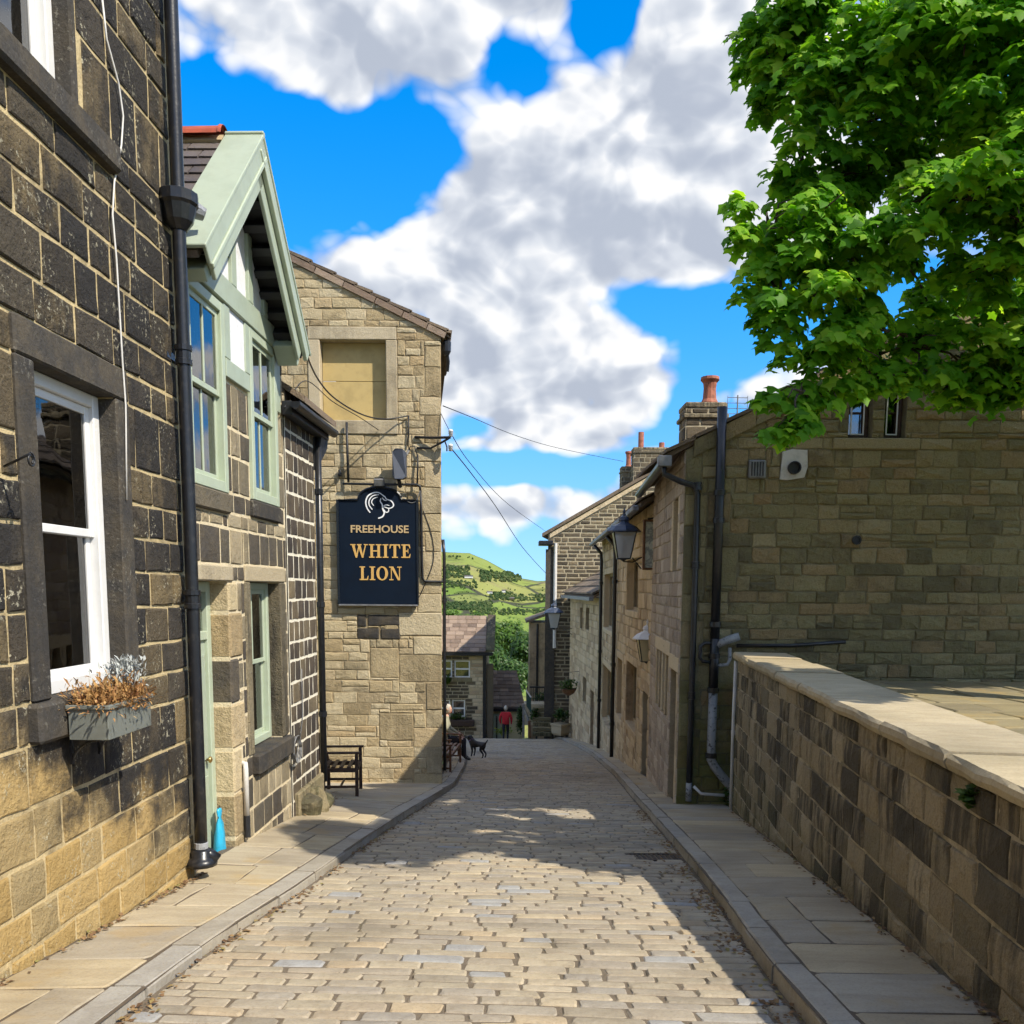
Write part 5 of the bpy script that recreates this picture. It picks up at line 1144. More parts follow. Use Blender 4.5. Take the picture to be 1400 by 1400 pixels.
# ------------------------------------------------------------------ right: garden wall with coping
R0 = Facade(2.15, 3.6, 5.7, 'R')
gw = thing('garden_wall', 'long weathered stone garden wall with broad sandstone coping along the right pavement', 'wall', tuple(R0.P(-3, -.8, -.25)))
m = backing(R0, MB(), -7.72, 4.5, -1.9, .565, [], 0); shell(R0, m, -7.72, 4.5, -1.9, .565, .5)
wall0 = m.build('wall_core', MAT['wall0_m'], gw)
rc = courses(-7.72, 4.5, -1.92, .56, (.17, .245), (.2, .46), [], keyz=(.56,), seed=51)
print('R0', masonry(R0, [(a, b, c, min(e, .562)) for a, b, c, e in rc if c < .5], wall0, MAT['wall0'], seed=18, proud=(.004, .016), joint=.018, jit=.009, bev=.012, rough=.012, rmap=lambda q, rd: rd.random()))
rd = random.Random(12); u = -7.8
while u < 4.4:
    L = rd.uniform(.7, 1.25); m = MB(); n_ = 6; V = []; a, b = u + .006, u + L - .006; lf = rd.uniform(-.007, .007); pj_ = rd.uniform(-.012, .012)
    # coping slab: rough front arris, flat top, slight lift
    for i in range(n_ + 1):
        uu = a + (b - a) * i / n_; j = rd.uniform(-.018, .012) if 0 < i < n_ else 0; k = rd.uniform(-.008, .008)
        V += [R0.P(uu, .567, -.6), R0.P(uu, .567 + k * .4, .045 + j + pj_), R0.P(uu, .60 + k, .062 + j + pj_), R0.P(uu, .632 + k + lf, .058 + j + pj_), R0.P(uu, .654 + lf, .035 + j * .6 + pj_), R0.P(uu, .652 + lf + rd.uniform(-.002, .002), -.28), R0.P(uu, .645 + lf, -.60)]
    w_ = 7; F_ = [(i * w_ + k, (i + 1) * w_ + k, (i + 1) * w_ + (k + 1) % w_, i * w_ + (k + 1) % w_) for i in range(n_) for k in range(w_)] + [tuple(range(w_)), tuple(n_ * w_ + k for k in range(w_))[::-1]]
    m.add(V, [f[::-1] for f in F_], rd.random()); m.build('coping_stone', MAT['coping'], gw); u += L
# thin grey conduit on the end of the wall
p = R0.P(-7.74, 0, .03); zb = float(zpr(p[0], p[1])); t = thing('conduit', 'thin weathered grey conduit down the far end of the garden wall', 'conduit', (p[0], p[1], zb))
m = MB(); m.tube([(p[0], p[1], .54), (p[0] - .005, p[1], -.2), (p[0], p[1], zb + .02)], .022, 8); m.build('tube', MAT['whitepipe'], t, smooth=True)
m = MB(); m.lathe((p[0], p[1], -.42), [(.02, 0), (.03, .003), (.03, .05), (.02, .053)], 8); m.build('collar', MAT['whitepipe'], t)
# yard behind the wall
m = MB(); V = [R0.P(-7.75, .20, -.55), R0.P(4.5, .35, -.55), (14, -1.5, .35), (14, 11.95, .2), (2.95, 11.95, .20)]; m.add(V, [(0, 1, 2, 3, 4)], .5)
m2_ = ST('yard', m, MAT['joint'])
rd = random.Random(14); items = []; y = 3.5
while y < 11.9:
    L = rd.uniform(.5, .9); x = 2.0 + rd.uniform(0, .4)
    while x < 9.5:
        w_ = rd.uniform(.5, 1.0); zf = lambda X, Y: .232 + (11.95 - Y) * .012
        fx = 2.15 + (y - 3.6) * .0998 + .66
        if x > fx: items.append(sett_item([(x, y), (x + w_, y), (x + w_, min(y + L, 11.9)), (x, min(y + L, 11.9))], rd, gap=.008, cut=.015, zf=zf))
        x += w_
    y += L
print('yard', lay_stones(items, m2_, MAT['yard'], 'flagstone', 300, 'flagstones', 5.0))

# ------------------------------------------------------------------ right: mossy gable house
GF = Facade(2.30, 11.99, 0, 'F'); GS = Facade(2.30, 11.99, 3.5, 'R')
gh = thing('gable_house', 'big mossy brown stone gable house behind the garden wall under the tree', 'house', tuple(GF.P(3, -1.6, -2)))
EZ, AU1, AZ1 = 3.30, 3.76, 5.19; g = (AZ1 - EZ) / AU1
hl, hr = (-g, 1, EZ), (g, 1, AZ1 + g * AU1)
WA = (*[GF.at(1156, 570)[0], GF.at(1188, 570)[0]], 3.47, 4.18); WB = (GF.at(1205, 570)[0], GF.at(1234, 570)[0], 3.47, 4.18)
m = backing(GF, MB(), 0, 7.5, -2.2, 5.3, [WA, WB], 0, [hl, hr])
LEN1 = 4.15
far = GS.P(-LEN1, 0)
dvr = -GS.d * LEN1
for a, zt in ((GF.P(7.5, 0), EZ),): m.add([a + np.array([0, 0, -2.2]), a + dvr + np.array([0, 0, -2.6]), a + dvr + np.array([0, 0, zt]), a + np.array([0, 0, zt])], [(0, 1, 2, 3)], .5)
m.add([GF.P(0, -2.6) + dvr, GF.P(7.5, -2.6) + dvr, GF.P(7.5, EZ) + dvr, GF.P(AU1, AZ1) + dvr, GF.P(0, EZ) + dvr], [(0, 1, 2, 3, 4)], .5)
wallg = m.build('wall', MAT['olive_m'], gh)
# street face
SW1 = (-1.10, -.52, 1.72, 2.75); SWM = (-3.1, -1.25, -.50, .45); SDR = (-.98, -.22, -2.2, .30)
m = backing(GS, MB(), -LEN1, 0, -2.6, EZ, [SW1, SWM, SDR], 0); walls = m.build('wall', MAT['tan_m'], gh)
vent = [(.83, 1.06, 2.93, 3.17), (1.26, 1.61, 2.93, 3.31)]
rd = random.Random(3); quo = []; z = -2.2; k = 0
while z < 3.1: h = rd.uniform(.3, .55); quo.append((0, .3 if k % 2 else .22, z, z + h)); z += h; k += 1
quo += [(.30, .74, 1.5, 2.0), (.24, .8, .1, .55), (.3, .62, 2.35, 2.75)]
rc = courses(0, 7.5, -2.2, 5.3, (.135, .215), (.22, .48), [WA, WB, (WA[0] - .2, WB[1] + .2, 3.32, 3.47)] + vent + quo, keyz=(3.32, 3.47), seed=61, rag=.15)
print('R1', masonry(GF, rc + [q for q in quo], wallg, MAT['olive'], seed=19, proud=(.006, .024), joint=.013, jit=.013, bev=.016, rough=.012, halfs=[(hl[0], hl[1], hl[2] - .13), (hr[0], hr[1], hr[2] - .13)], limit=300, minpx=7))
rc = courses(-LEN1, 0, -2.6, EZ, (.14, .24), (.25, .5), [SW1, SWM, SDR], keyz=(-.5, .45, 1.72, 2.75), seed=62)
print('R1s', masonry(GS, rc, walls, MAT['pink'], seed=20, proud=(.008, .02), joint=.014, jit=.008, limit=150, minpx=6))
dressed(GF, gh, 'sill', WA[0] - .2, WB[1] + .2, 3.322, 3.468, -.1, .03, 'olive'); 
for q in (WA, WB): sash_window(GF, gh, *q, -.13, 'wood', 'glass', fw=.05, sw=.02, room='dark_in', depth=.5)
for q in (WA, WB): m = MB(); frame_bars(GF, m, q[0] + .07, q[1] - .055, q[2] + .06, q[3] - .1, .018, -.14, -.125, .002); m.build('casement', MAT['white'], gh)
# mullioned street window, narrow upper window and doorway
for k in range(5):
    a = SWM[0] + k * (SWM[1] - SWM[0]) / 4; m = MB(); GS.box(m, a - .05, a + .05, SWM[2], SWM[3], -.2, .012, .012); m.build('mullion', MAT['tan'], gh)
m = MB(); GS.box(m, SWM[0], SWM[1], SWM[2], SWM[3], -.16, -.15); m.build('pane', MAT['glass'], gh); interior(GS, gh, *SWM, -.22, .5, MAT['dark_in'])
for q in (SW1,): sash_window(GS, gh, *q, -.15, 'wood_m', 'glass', room='dark_in', depth=.5)
dressed(GS, gh, 'jamb', SW1[0] - .16, SW1[0], *SW1[2:], -.15, .02, 'tan'); dressed(GS, gh, 'jamb', SW1[1], SW1[1] + .16, *SW1[2:], -.15, .02, 'tan'); dressed(GS, gh, 'jamb', SDR[1], SDR[1] + .18, -2.2, .3, -.2, .02, 'tan')
dressed(GS, gh, 'lintel', SWM[0] - .15, SWM[1] + .15, SWM[3] + .001, SWM[3] + .22, -.15, .02, 'tan'); dressed(GS, gh, 'lintel', SDR[0] - .15, SDR[1] + .15, .301, .52, -.15, .02, 'tan')
m = MB(); GS.box(m, SDR[0], SDR[1], SDR[2], SDR[3], -.3, -.26); m.build('door', MAT['wood'], gh)
# roof with verge slates and raking stones
m = MB(); oh = .28
e0 = GF.P(-oh, EZ - g * oh + .02, .0); ap = GF.P(AU1, AZ1 + .02, .0); e1 = GF.P(7.5 + oh, EZ - g * oh + .02, .0)
m.prism([e0, ap, ap + dvr, e0 + dvr], (0, 0, .06)); m.prism([ap, e1, e1 + dvr, ap + dvr], (0, 0, .06)); rfg = m.build('roof', MAT['stoneslate'], gh)
rd = random.Random(16)
for sgn in (1, -1):
    Lr = math.hypot(AU1 + oh, g * (AU1 + oh)); s = 0
    while s < Lr:
        L = rd.uniform(.35, .6)
        def rp(s_, h, d): f = min(s_, Lr) / Lr; u = -oh + (AU1 + oh) * f; u = u if sgn > 0 else 2 * AU1 - u; return GF.P(u, EZ - g * oh + (AZ1 - EZ + g * oh) * f + h, d)
        for dpt in range(4 if sgn > 0 else 2):
            o0 = .06 - dpt * .7; m = MB(); m.prism([rp(s, .10, o0), rp(s + L, .075, o0), rp(s + L, .125, o0), rp(s, .145, o0)], GF.n * -.685, rd.random()); m.build('roof_slate', MAT['stoneslate'], rfg)
        m = MB(); m.prism([rp(s + .008, -.14, .045), rp(s + L - .008, -.14, .045), rp(s + L - .008, .07, .045), rp(s + .008, .07, .045)], GF.n * -.15, rd.random())
        if s > .3: m.build('verge_stone', MAT['olive'], rfg)
        s += L * .95
# vents
m = MB(); q = vent[0]; GF.box(m, *q, 0, .07, .015); v_ = m.build('vent_box', MAT['greymetal'], gh)
m = MB()
for k in range(5): GF.box(m, q[0] + .03 + k * .037, q[0] + .045 + k * .037, q[2] + .03, q[3] - .03, .071, .078)
m.build('slots', MAT['blackmatt'], v_)
q = vent[1]; m = MB(); rd = random.Random(4); pr = []
for (a, b) in ((q[0], q[2]), (q[0] + .1, q[2] - .01), (q[1] - .02, q[2] + .02), (q[1], q[2] + .15), (q[1] - .01, q[3]), (q[0] + .14, q[3] + .01), (q[0] + .03, q[3] - .02), (q[0] + .02, q[2] + .2)): pr.append((a + rd.uniform(-.01, .01), b + rd.uniform(-.01, .01)))
m.prism([GF.P(a, b, .0) for a, b in pr], GF.n * .035); v_ = m.build('cement_patch', plain('white_cement', (.55, .54, .50), .85, var=.15, bstr=.3), gh)
cu_, cz_ = (q[0] + q[1]) / 2, q[2] + .14
m = MB(); m.lathe(GF.P(cu_, cz_, .03), [(.085, 0), (.085, .06), (.07, .062), (.07, .02), (.005, .018)], 20, ax=GF.n); m.build('flue_outlet', MAT['blackmatt'], v_, smooth=False)
u_, z_ = GF.at(1167, 733); m = MB(); m.lathe(GF.P(u_, z_, .03), [(.062, 0), (.062, .03), (.05, .031), (.05, .005), (.004, .004)], 16, ax=GF.n); m.build('vent_pipe', MAT['blackmatt'], gh)
# gutter, on the street side
m = MB(); gz_ = EZ - g * oh - .02
prg = [(.30 + .07 * math.cos(a), gz_ + .07 * math.sin(a)) for a in np.linspace(math.pi, 2 * math.pi, 7)]
V = [GS.P(u, z, d) for u in (-LEN1 + .2, .12) for d, z in prg] + [GS.P(u, z + .003, (d - .30) * .85 + .30) for u in (-LEN1 + .2, .12) for d, z in prg]
m.add(V, [(i, 7 + i, 8 + i, i + 1) for i in range(6)] + [(14 + i, 15 + i, 22 + i, 21 + i) for i in range(6)] + [tuple(range(7))[::-1], tuple(range(7, 14))]); m.build('gutter', MAT['black'], gh)
m = MB(); GS.box(m, .0, .16, gz_ - .07, gz_ + .07, .20, .38, .01); m.build('gutter_box', MAT['greymetal'], gh)
# chimney on the gable roof
def chimney(parent, c, w, d, z0, z1, mat, pots, cap=.08, mort='far_m', name='chimney'):
    c = np.asarray(c, float); m = MB(); m.box((c[0], c[1], (z0 + z1) / 2), (w / 2, 0, 0), (0, d / 2, 0), (0, 0, (z1 - z0) / 2)); ch = m.build(name, MAT[mort], parent)
    rd = random.Random(int(w * 100 + z1 * 10)); Fa = Facade(c[0] - w / 2, c[1] - d / 2, 0, 'F'); Fb = Facade(c[0] - w / 2, c[1] + d / 2, 180, 'L')
    for Fq, ln in ((Fa, w), (Fb, d)):
        Fq = Fq if Fq is Fa else Facade(c[0] - w / 2, c[1] - d / 2, 0, 'R')
        us = (0, ln) if Fq is Fa else (-ln, 0)
        for q in courses(us[0], us[1], z0, z1, (.18, .24), (.25, .45), [], seed=int(w * 77)):
            s = stone_mesh(Fq, [(q[0], q[2]), (q[1], q[2]), (q[1], min(q[3], z1)), (q[0], min(q[3], z1))], 0, .012, rd, joint=.03)
            if s: mm = MB(); mm.add(s[0], s[1], rd.random()); mm.build('stone', MAT[mat], ch)
    m = MB(); m.box((c[0], c[1], z1 + cap / 2 - .18), (w / 2 + .05, 0, 0), (0, d / 2 + .05, 0), (0, 0, cap / 2), .02); m.box((c[0], c[1], z1 + .05), (w / 2 + .02, 0, 0), (0, d / 2 + .02, 0), (0, 0, .05), .02); m.build('cap', MAT['wall0'], ch)
    for (dx, h, r, kind) in pots:
        m = MB(); pr = [(r * 1.25, 0), (r * 1.2, .06), (r * .95, .12), (r * .85, h * .6), (r * .95, h * .8), (r * 1.3, h * .9), (r * 1.25, h), (r * .9, h)] if kind else [(r, 0), (r, h), (r * .85, h)]
        m.lathe((c[0] + dx, c[1], z1 + .09), pr, 12); m.build('chimney_pot', MAT['clay'], ch, smooth=False)
    return ch
def aerial_(t): pass
ch = chimney(gh, (at(955, 600, 16.2)[0], 16.2, 0), .70, .6, 3.2, at(955, 553, 16.2)[2] - .08, 'dark4', [(.12, .50, .13, 1)], mort='wall0_m')
# television aerial behind the roof
p = at(1003, 576, 15.5); t = thing('television_aerial', 'thin television aerial standing behind the mossy gable roof', 'aerial', tuple(p - np.array([0, 0, .4])))
m = MB(); m.tube([p - np.array([0, 0, .4]), p + np.array([0, 0, .48])], .012, 6); m.build('mast', MAT['greymetal'], t)
m = MB()
for k in range(5): m.tube([p + np.array([-.17, 0, .08 + k * .09]), p + np.array([.17, .02, .08 + k * .09])], .006, 5)
for sx in (-.17, .0, .17): m.tube([p + np.array([sx, 0, .05]), p + np.array([sx, 0, .47])], .005, 5)
m.build('grid', MAT['greymetal'], t)
m = MB(); m.tube([p + np.array([-.2, -.1, .0]), p + np.array([.25, .1, .06])], .012, 6); m.build('boom', MAT['greymetal'], t)

# drainpipes on the mossy gable
def gp(px, py, d): return GF.P(*GF.at(px, py, d), d)
dp = gp(943, 1094, .08); x_, y_ = dp[0], dp[1]
t = thing('drainpipe', 'black drainpipe on the corner of the mossy gable, bent under the gutter', 'drainpipe', tuple(dp))
q0 = GS.P(.08, EZ - g * oh - .06, .29); m = MB(); m.tube([q0, q0 + np.array([0, -.0, -.12]), gp(928, 656, .1), (x_ - .05, y_, gp(940, 661, .08)[2]), (x_, y_, gp(942, 672, .08)[2]), (x_, y_, 1), (x_, y_, -.6), (x_, y_, dp[2] + .02)], .040, 12); m.build('tube', MAT['black'], t, smooth=True)
for py in (662, 770, 948): zc = gp(943, py, .08)[2]; m = MB(); m.lathe((x_, y_, zc - .05), [(.038, 0), (.054, .004), (.054, .035), (.047, .04), (.047, .075), (.054, .08), (.054, .1), (.038, .104)], 12); m.build('collar', MAT['black'], t)
m = MB(); m.tube([(x_, y_, dp[2] + .28), (x_, y_, dp[2] + .02)], .043, 12); m.build('foot', MAT['peel'], t, smooth=True)
# soil stack: black above, flaking grey below
sp = gp(973, 1035, .12); x_, y_ = sp[0], sp[1]; zt = gp(978, 553, .12)[2]; zj = gp(973, 880, .12)[2]; zl = gp(973, 940, .12)[2]
t = thing('soil_stack', 'tall soil pipe on the mossy gable, black above and flaking grey below', 'soil pipe', (x_, y_, sp[2] - .4))
m = MB(); m.tube([(x_, y_, zt), (x_, y_, 2.5), (x_, y_, zj + .1)], .062, 14); m.build('upper_pipe', MAT['black'], t, smooth=True)
m = MB(); m.tube([(x_, y_, zj + .1), (x_, y_, zl)], .063, 14); m.build('junction', MAT['black'], t, smooth=True)
m = MB(); m.tube([(x_, y_, zl), (x_, y_, sp[2] + .2), (x_, y_, sp[2]), (x_ + .05, y_, sp[2] - .10), (x_ + .24, y_ - .02, sp[2] - .33), (x_ + .30, y_ - .02, sp[2] - .42), (x_ + .30, y_ - .02, sp[2] - .6)], .060, 14); m.build('lower_pipe', MAT['peel'], t, smooth=True)
for zc in (gp(973, 670, .12)[2], gp(973, 708, .12)[2], gp(973, 850, .12)[2], gp(973, 893, .12)[2], zl, sp[2] + .06):
    m = MB(); m.lathe((x_, y_, zc - .04), [(.06, 0), (.078, .004), (.078, .07), (.06, .074)], 14); m.build('collar', MAT['black'], t)
m = MB(); m.tube([(x_, y_, zj), gp(992, 872, .16), gp(1010, 866, .2)], [.05, .055, .055], 12); m.build('branch', MAT['peel'], t, smooth=True)
m = MB(); m.tube([gp(1006, 879, .1), gp(1080, 878, .1), gp(1155, 872, .1)], .026, 10); m.build('waste_pipe', MAT['black'], t, smooth=True)
m = MB(); m.tube([(x_, y_, gp(973, 876, .14)[2]), gp(963, 876, .14), gp(957, 880, .14), gp(956, 896, .14), gp(960, 901, .14), (x_, y_, gp(973, 903, .14)[2])], .024, 10); m.build('loop', MAT['black'], t, smooth=True)
m = MB(); m.tube([(x_, y_ - .02, gp(973, 908, .14)[2]), gp(985, 906, .14), gp(994, 905, .14), gp(997, 898, .14), gp(997, 882, .14)], .024, 10); m.build('loop', MAT['peel'], t, smooth=True)
m = MB(); m.tube([gp(950, 1072, .15), gp(960, 1082, .2), gp(992, 1084, .2)], .02, 8); T1('drain_tube', m, MAT['whitepipe'], 'bent grey tube lying at the foot of the mossy gable', 'tube', smooth=True)
# weeds in the corner
def leaf_cloud(m, c, rad, n, sz, rd, up=.4):
    for _ in range(n):
        v = np.array([rd.gauss(0, 1) for _ in range(3)]); v /= np.linalg.norm(v); p = np.asarray(c) + v * np.asarray(rad) * rd.random() ** .5; p[2] = max(p[2], c[2] - rad[2] * .9)
        a = rd.uniform(0, 6.28); e = rd.uniform(-.3, 1.0); tip = p + sz * rd.uniform(.6, 1.3) * np.array([math.cos(a) * math.cos(e), math.sin(a) * math.cos(e), math.sin(e) * up]); blade(m, p, tip, sz * .32, (math.sin(a), -math.cos(a), .2), rd.random())
leafmat = {}
def leaf_mat(name, stops, trans=.35, rough=.45, spec=.35):
    m, nt, out = new_mat(name); c = RAMP(nt, rnd(nt), stops)
    c = MIX(nt, M_(nt, 'MULTIPLY', NOISE(nt, pos(nt), 1.2, 2, .5), .5), c, MIX(nt, 1.0, c, (.6, .7, .5), 'MULTIPLY'))
    b = N(nt, 'ShaderNodeBsdfPrincipled', {'Base Color': c, 'Roughness': rough, 'Specular IOR Level': spec})
    tr = N(nt, 'ShaderNodeBsdfTranslucent', {'Color': MIX(nt, 1.0, c, (1.35, 1.3, .6), 'MULTIPLY')})
    nt.links.new(N(nt, 'ShaderNodeMixShader', {0: trans, 1: b, 2: tr}), out.inputs[0]); return m
MAT['weed'] = leaf_mat('weed_leaf', [(0, (.05, .10, .02)), (1, (.09, .16, .035))])
rd = random.Random(9)
for px, py, s_, lab in ((985, 1085, .2, 'green weeds growing at the foot of the flaking soil pipe'), (1003, 1078, .16, 'small weeds beside the end of the garden wall')):
    m = MB(); c = hit(px, py, (0, S, 1), .14); c[1] = min(c[1], 11.80); c[2] = float(zpr(c[0], c[1])) + .12; leaf_cloud(m, c, (s_, .12, s_ * .8), 170, .07, rd); T1('weeds', m, MAT['weed'], lab, 'weeds')
m = MB(); c = R0.P(*R0.at(1325, 1083, .05), .04); leaf_cloud(m, c, (.03, .05, .05), 70, .06, rd); T1('fern_tuft', m, MAT['weed'], 'small green fern sprouting from a joint of the garden wall', 'fern')

# ------------------------------------------------------------------ row of cottages further down on the right
def rpx(F, x0, x1, y0, y1, d=0):
    us = sorted((F.at(x0, (y0 + y1) / 2, d)[0], F.at(x1, (y0 + y1) / 2, d)[0])); xm = (x0 + x1) / 2
    return (us[0], us[1], F.at(xm, y1, d)[1], F.at(xm, y0, d)[1])
def simple_window(F, house, q, d=-.15, frame='white', mull=1, surround='tan', sill=True):
    m = MB(); frame_bars(F, m, *q, .06, d - .06, d, ch=0)
    for k in range(mull): uu = q[0] + (q[1] - q[0]) * (k + 1) / (mull + 1); F.box(m, uu - .03, uu + .03, q[2] + .06, q[3] - .06, d - .05, d - .004)
    w = m.build('window', MAT[frame], house)
    m = MB(); F.box(m, q[0] + .05, q[1] - .05, q[2] + .05, q[3] - .05, d - .04, d - .03); m.build('pane', MAT['glass'], w); interior(F, w, *q, d - .09, .4, MAT['dark_in'])
    if surround:
        for nm, r_ in (('lintel', (q[0] - .15, q[1] + .15, q[3] + .001, q[3] + .18)), ('sill', (q[0] - .12, q[1] + .12, q[2] - .14, q[2] - .001)), ('jamb', (q[0] - .13, q[0] - .001, q[2], q[3])), ('jamb', (q[1] + .001, q[1] + .13, q[2], q[3]))):
            m = MB(); F.box(m, *r_, d - .05, .035 if nm == 'sill' else .022, .01); m.build(nm, MAT[surround], w)
    return w
C2 = Facade(2.60, 16.15, 1.6, 'R'); L2L = 13.2
ct = thing('stone_cottage', 'tan stone cottage with tall mullioned windows and two black drainpipes down the street', 'cottage', tuple(C2.P(-6, -3, -2)))
EZ2 = 2.95
wq = [rpx(C2, 856, 872, 762, 833), rpx(C2, 825, 837, 783, 859), rpx(C2, 844, 851, 899, 979), rpx(C2, 857, 871, 906, 993), rpx(C2, 824, 837, 912, 991)]
dq = (-1.35, -.55, -2.6, -.55)
m = backing(C2, MB(), -L2L, 0, -4.6, EZ2, wq + [dq], 0); shell(C2, m, -L2L, 0, -4.6, EZ2, 5); w2 = m.build('wall', MAT['tan_m'], ct)
blk = [(q[0] - .15, q[1] + .15, q[2] - .15, q[3] + .19) for q in wq] + [dq]
rc = courses(-L2L, 0, -4.6, EZ2, (.20, .34), (.3, .7), blk, seed=71)
print('R2', masonry(C2, rc, w2, MAT['tan'], seed=21, proud=(.01, .03), joint=.02, jit=.012, limit=160, minpx=5))
for q in wq: simple_window(C2, ct, q, frame='wood_m' if q is wq[2] else 'buff_trim', mull=1, surround='tan')
m = MB(); C2.box(m, *dq, -.3, -.25); m.build('door', MAT['wood'], ct); dressed(C2, ct, 'lintel', dq[0] - .2, dq[1] + .2, dq[3] + .001, dq[3] + .25, -.2, .03, 'tan')
m = MB(); m.prism([C2.P(.1, EZ2 - .02, .3), C2.P(-L2L - .1, EZ2 - .02, .3), C2.P(-L2L - .1, EZ2 + 1.5, -2.5), C2.P(.1, EZ2 + 1.5, -2.5)], (0, 0, .09)); m.prism([C2.P(.1, EZ2 - .02, -5.3), C2.P(-L2L - .1, EZ2 - .02, -5.3), C2.P(-L2L - .1, EZ2 + 1.5, -2.5), C2.P(.1, EZ2 + 1.5, -2.5)], (0, 0, .09)); rf2 = m.build('roof', MAT['stoneslate'], ct)
rd = random.Random(18)
for row in range(6):
    u = .12
    while u > -7:
        w_ = rd.uniform(.4, .7); d0, d1 = .34 - row * .42, .34 - row * .42 - .5; zz = lambda d: EZ2 - .02 + 1.5 * (.3 - d) / 2.8
        m = MB(); m.prism([C2.P(u, zz(d0) + .125, d0), C2.P(u - w_ + .015, zz(d0) + .125, d0), C2.P(u - w_ + .015, zz(d1) + .095, d1), C2.P(u, zz(d1) + .095, d1)], (0, 0, .035), rd.random()); m.build('roof_slate', MAT['stoneslate'], rf2); u -= w_
m = MB(); m.bar(C2.P(.05, EZ2 - .04, .38), C2.P(-L2L, EZ2 - .04, .38), .12, .11, ch=.02); m.build('gutter', MAT['lead'], ct)
for px, lab in ((838, 'near one of the two black drainpipes on the tan cottage'), (819.5, 'far one of the two black drainpipes on the tan cottage')):
    u, _ = C2.at(px, 900, .1); p = C2.P(u, 0, .1); zb = float(zpr(p[0], p[1])); t = thing('drainpipe', lab, 'drainpipe', (p[0], p[1], zb), 'drainpipes on the tan cottage')
    m = MB(); m.tube([C2.P(u, EZ2 - .1, .34), C2.P(u, EZ2 - .35, .12), (p[0], p[1], EZ2 - .6), (p[0], p[1], 0), (p[0], p[1], zb)], .055, 8); m.build('tube', MAT['black'], t, smooth=True)
    for zc in (1.6, -.6, -2.2): m = MB(); m.lathe((p[0], p[1], zc), [(.05, 0), (.07, .004), (.07, .1), (.05, .104)], 8); m.build('collar', MAT['black'], t)
# low cottage beyond
C3 = Facade(2.98, 29.25, -2.1, 'R'); L3L = 10.2
c3 = thing('low_cottage', 'low pale stone cottage with stone-slate roof and hanging basket down the street', 'cottage', tuple(C3.P(-5, -5, -2)))
EZ3 = C3.at(812, 816)[1]; wq = [rpx(C3, 800, 805, 830, 860), rpx(C3, 792, 796, 830, 858), rpx(C3, 797, 802, 925, 960), (-2.6, -1.6, -4.2, -2.2)]
m = backing(C3, MB(), -L3L, 0, -6.4, EZ3, wq, 0); shell(C3, m, -L3L, 0, -6.4, EZ3, 5); w3 = m.build('wall', MAT['tan_m'], c3)
rc = courses(-L3L, 0, -6.4, EZ3, (.22, .32), (.4, .8), wq, seed=72); masonry(C3, rc, w3, MAT['tan'], seed=22, proud=(.01, .03), joint=.02, limit=60, minpx=6)
for q in wq[:3]: simple_window(C3, c3, q, frame='tan', mull=0, surround=None)
m = MB(); C3.box(m, *wq[3], -.25, -.2); m.build('door', MAT['wood_m'], c3)
m = MB(); m.prism([C3.P(.1, EZ3, .3), C3.P(-L3L, EZ3, .3), C3.P(-L3L, EZ3 + 1.6, -2.5), C3.P(.1, EZ3 + 1.6, -2.5)], (0, 0, .1)); rf3 = m.build('roof', MAT['stoneslate'], c3)
for row in range(6):
    u = .12
    while u > -L3L:
        w_ = rd.uniform(.6, 1.1); d0, d1 = .36 - row * .45, .36 - row * .45 - .55; zz = lambda d: EZ3 + 1.6 * (.3 - d) / 2.8
        m = MB(); m.prism([C3.P(u, zz(d0) + .16, d0), C3.P(u - w_ + .02, zz(d0) + .16, d0), C3.P(u - w_ + .02, zz(d1) + .11, d1), C3.P(u, zz(d1) + .11, d1)], (0, 0, .06), rd.random()); m.build('roof_slate', MAT['stoneslate'], rf3); u -= w_
m = MB(); m.bar(C3.P(.05, EZ3 - .02, .38), C3.P(-L3L, EZ3 - .02, .38), .14, .12); m.build('gutter', MAT['lead'], c3)
# hanging basket
p = C3.P(-6.2, 0, .45); p[2] = at(787, 950, p[1])[2]; hb = thing('hanging_basket', 'leafy green hanging basket on the low pale cottage', 'basket', tuple(p))
m = MB(); m.lathe(p, [(.06, 0), (.22, .1), (.32, .26), (.30, .28)], 10); m.build('basket', MAT['wood_m'], hb)
m = MB(); leaf_cloud(m, p + np.array([0, 0, .42]), (.38, .38, .26), 260, .13, rd, .8); m.build('foliage', MAT['weed'], hb)['kind'] = 'stuff'
m = MB(); m.tube([p + np.array([0, 0, .3]), p + np.array([0, 0, .95]), p + np.array([.45, 0, 1.0])], .012, 5); m.build('bracket', MAT['black'], hb)
# dark gable house at the bend
Y4 = 40.2; F4 = Facade(0, Y4, 0, 'F'); X0 = F4.at(747, 870)[0]
h4 = thing('dark_gable_house', 'dark stone house with pale pointing and tall chimneys at the bend of the street', 'house', tuple(F4.P(4, -6, -3)))
ra, rb = F4.at(749, 729), F4.at(850, 669); s4 = (rb[1] - ra[1]) / (rb[0] - ra[0]); apx = rb[0] + 1.3; apz = rb[1] + 1.3 * s4
hl4, hr4 = (-s4, 1, ra[1] - s4 * ra[0]), (s4, 1, apz + s4 * apx)
m = backing(F4, MB(), X0, apx * 2 - X0, -7.2, apz + .1, [], 0, [hl4, hr4])
b4 = np.array([.9, 6, 0])
m.add([F4.P(X0, -7.2), F4.P(X0, -8) + b4, F4.P(X0, ra[1]) + b4, F4.P(X0, ra[1])], [(0, 1, 2, 3)], .5)
w4 = m.build('wall', MAT['far_m'], h4)
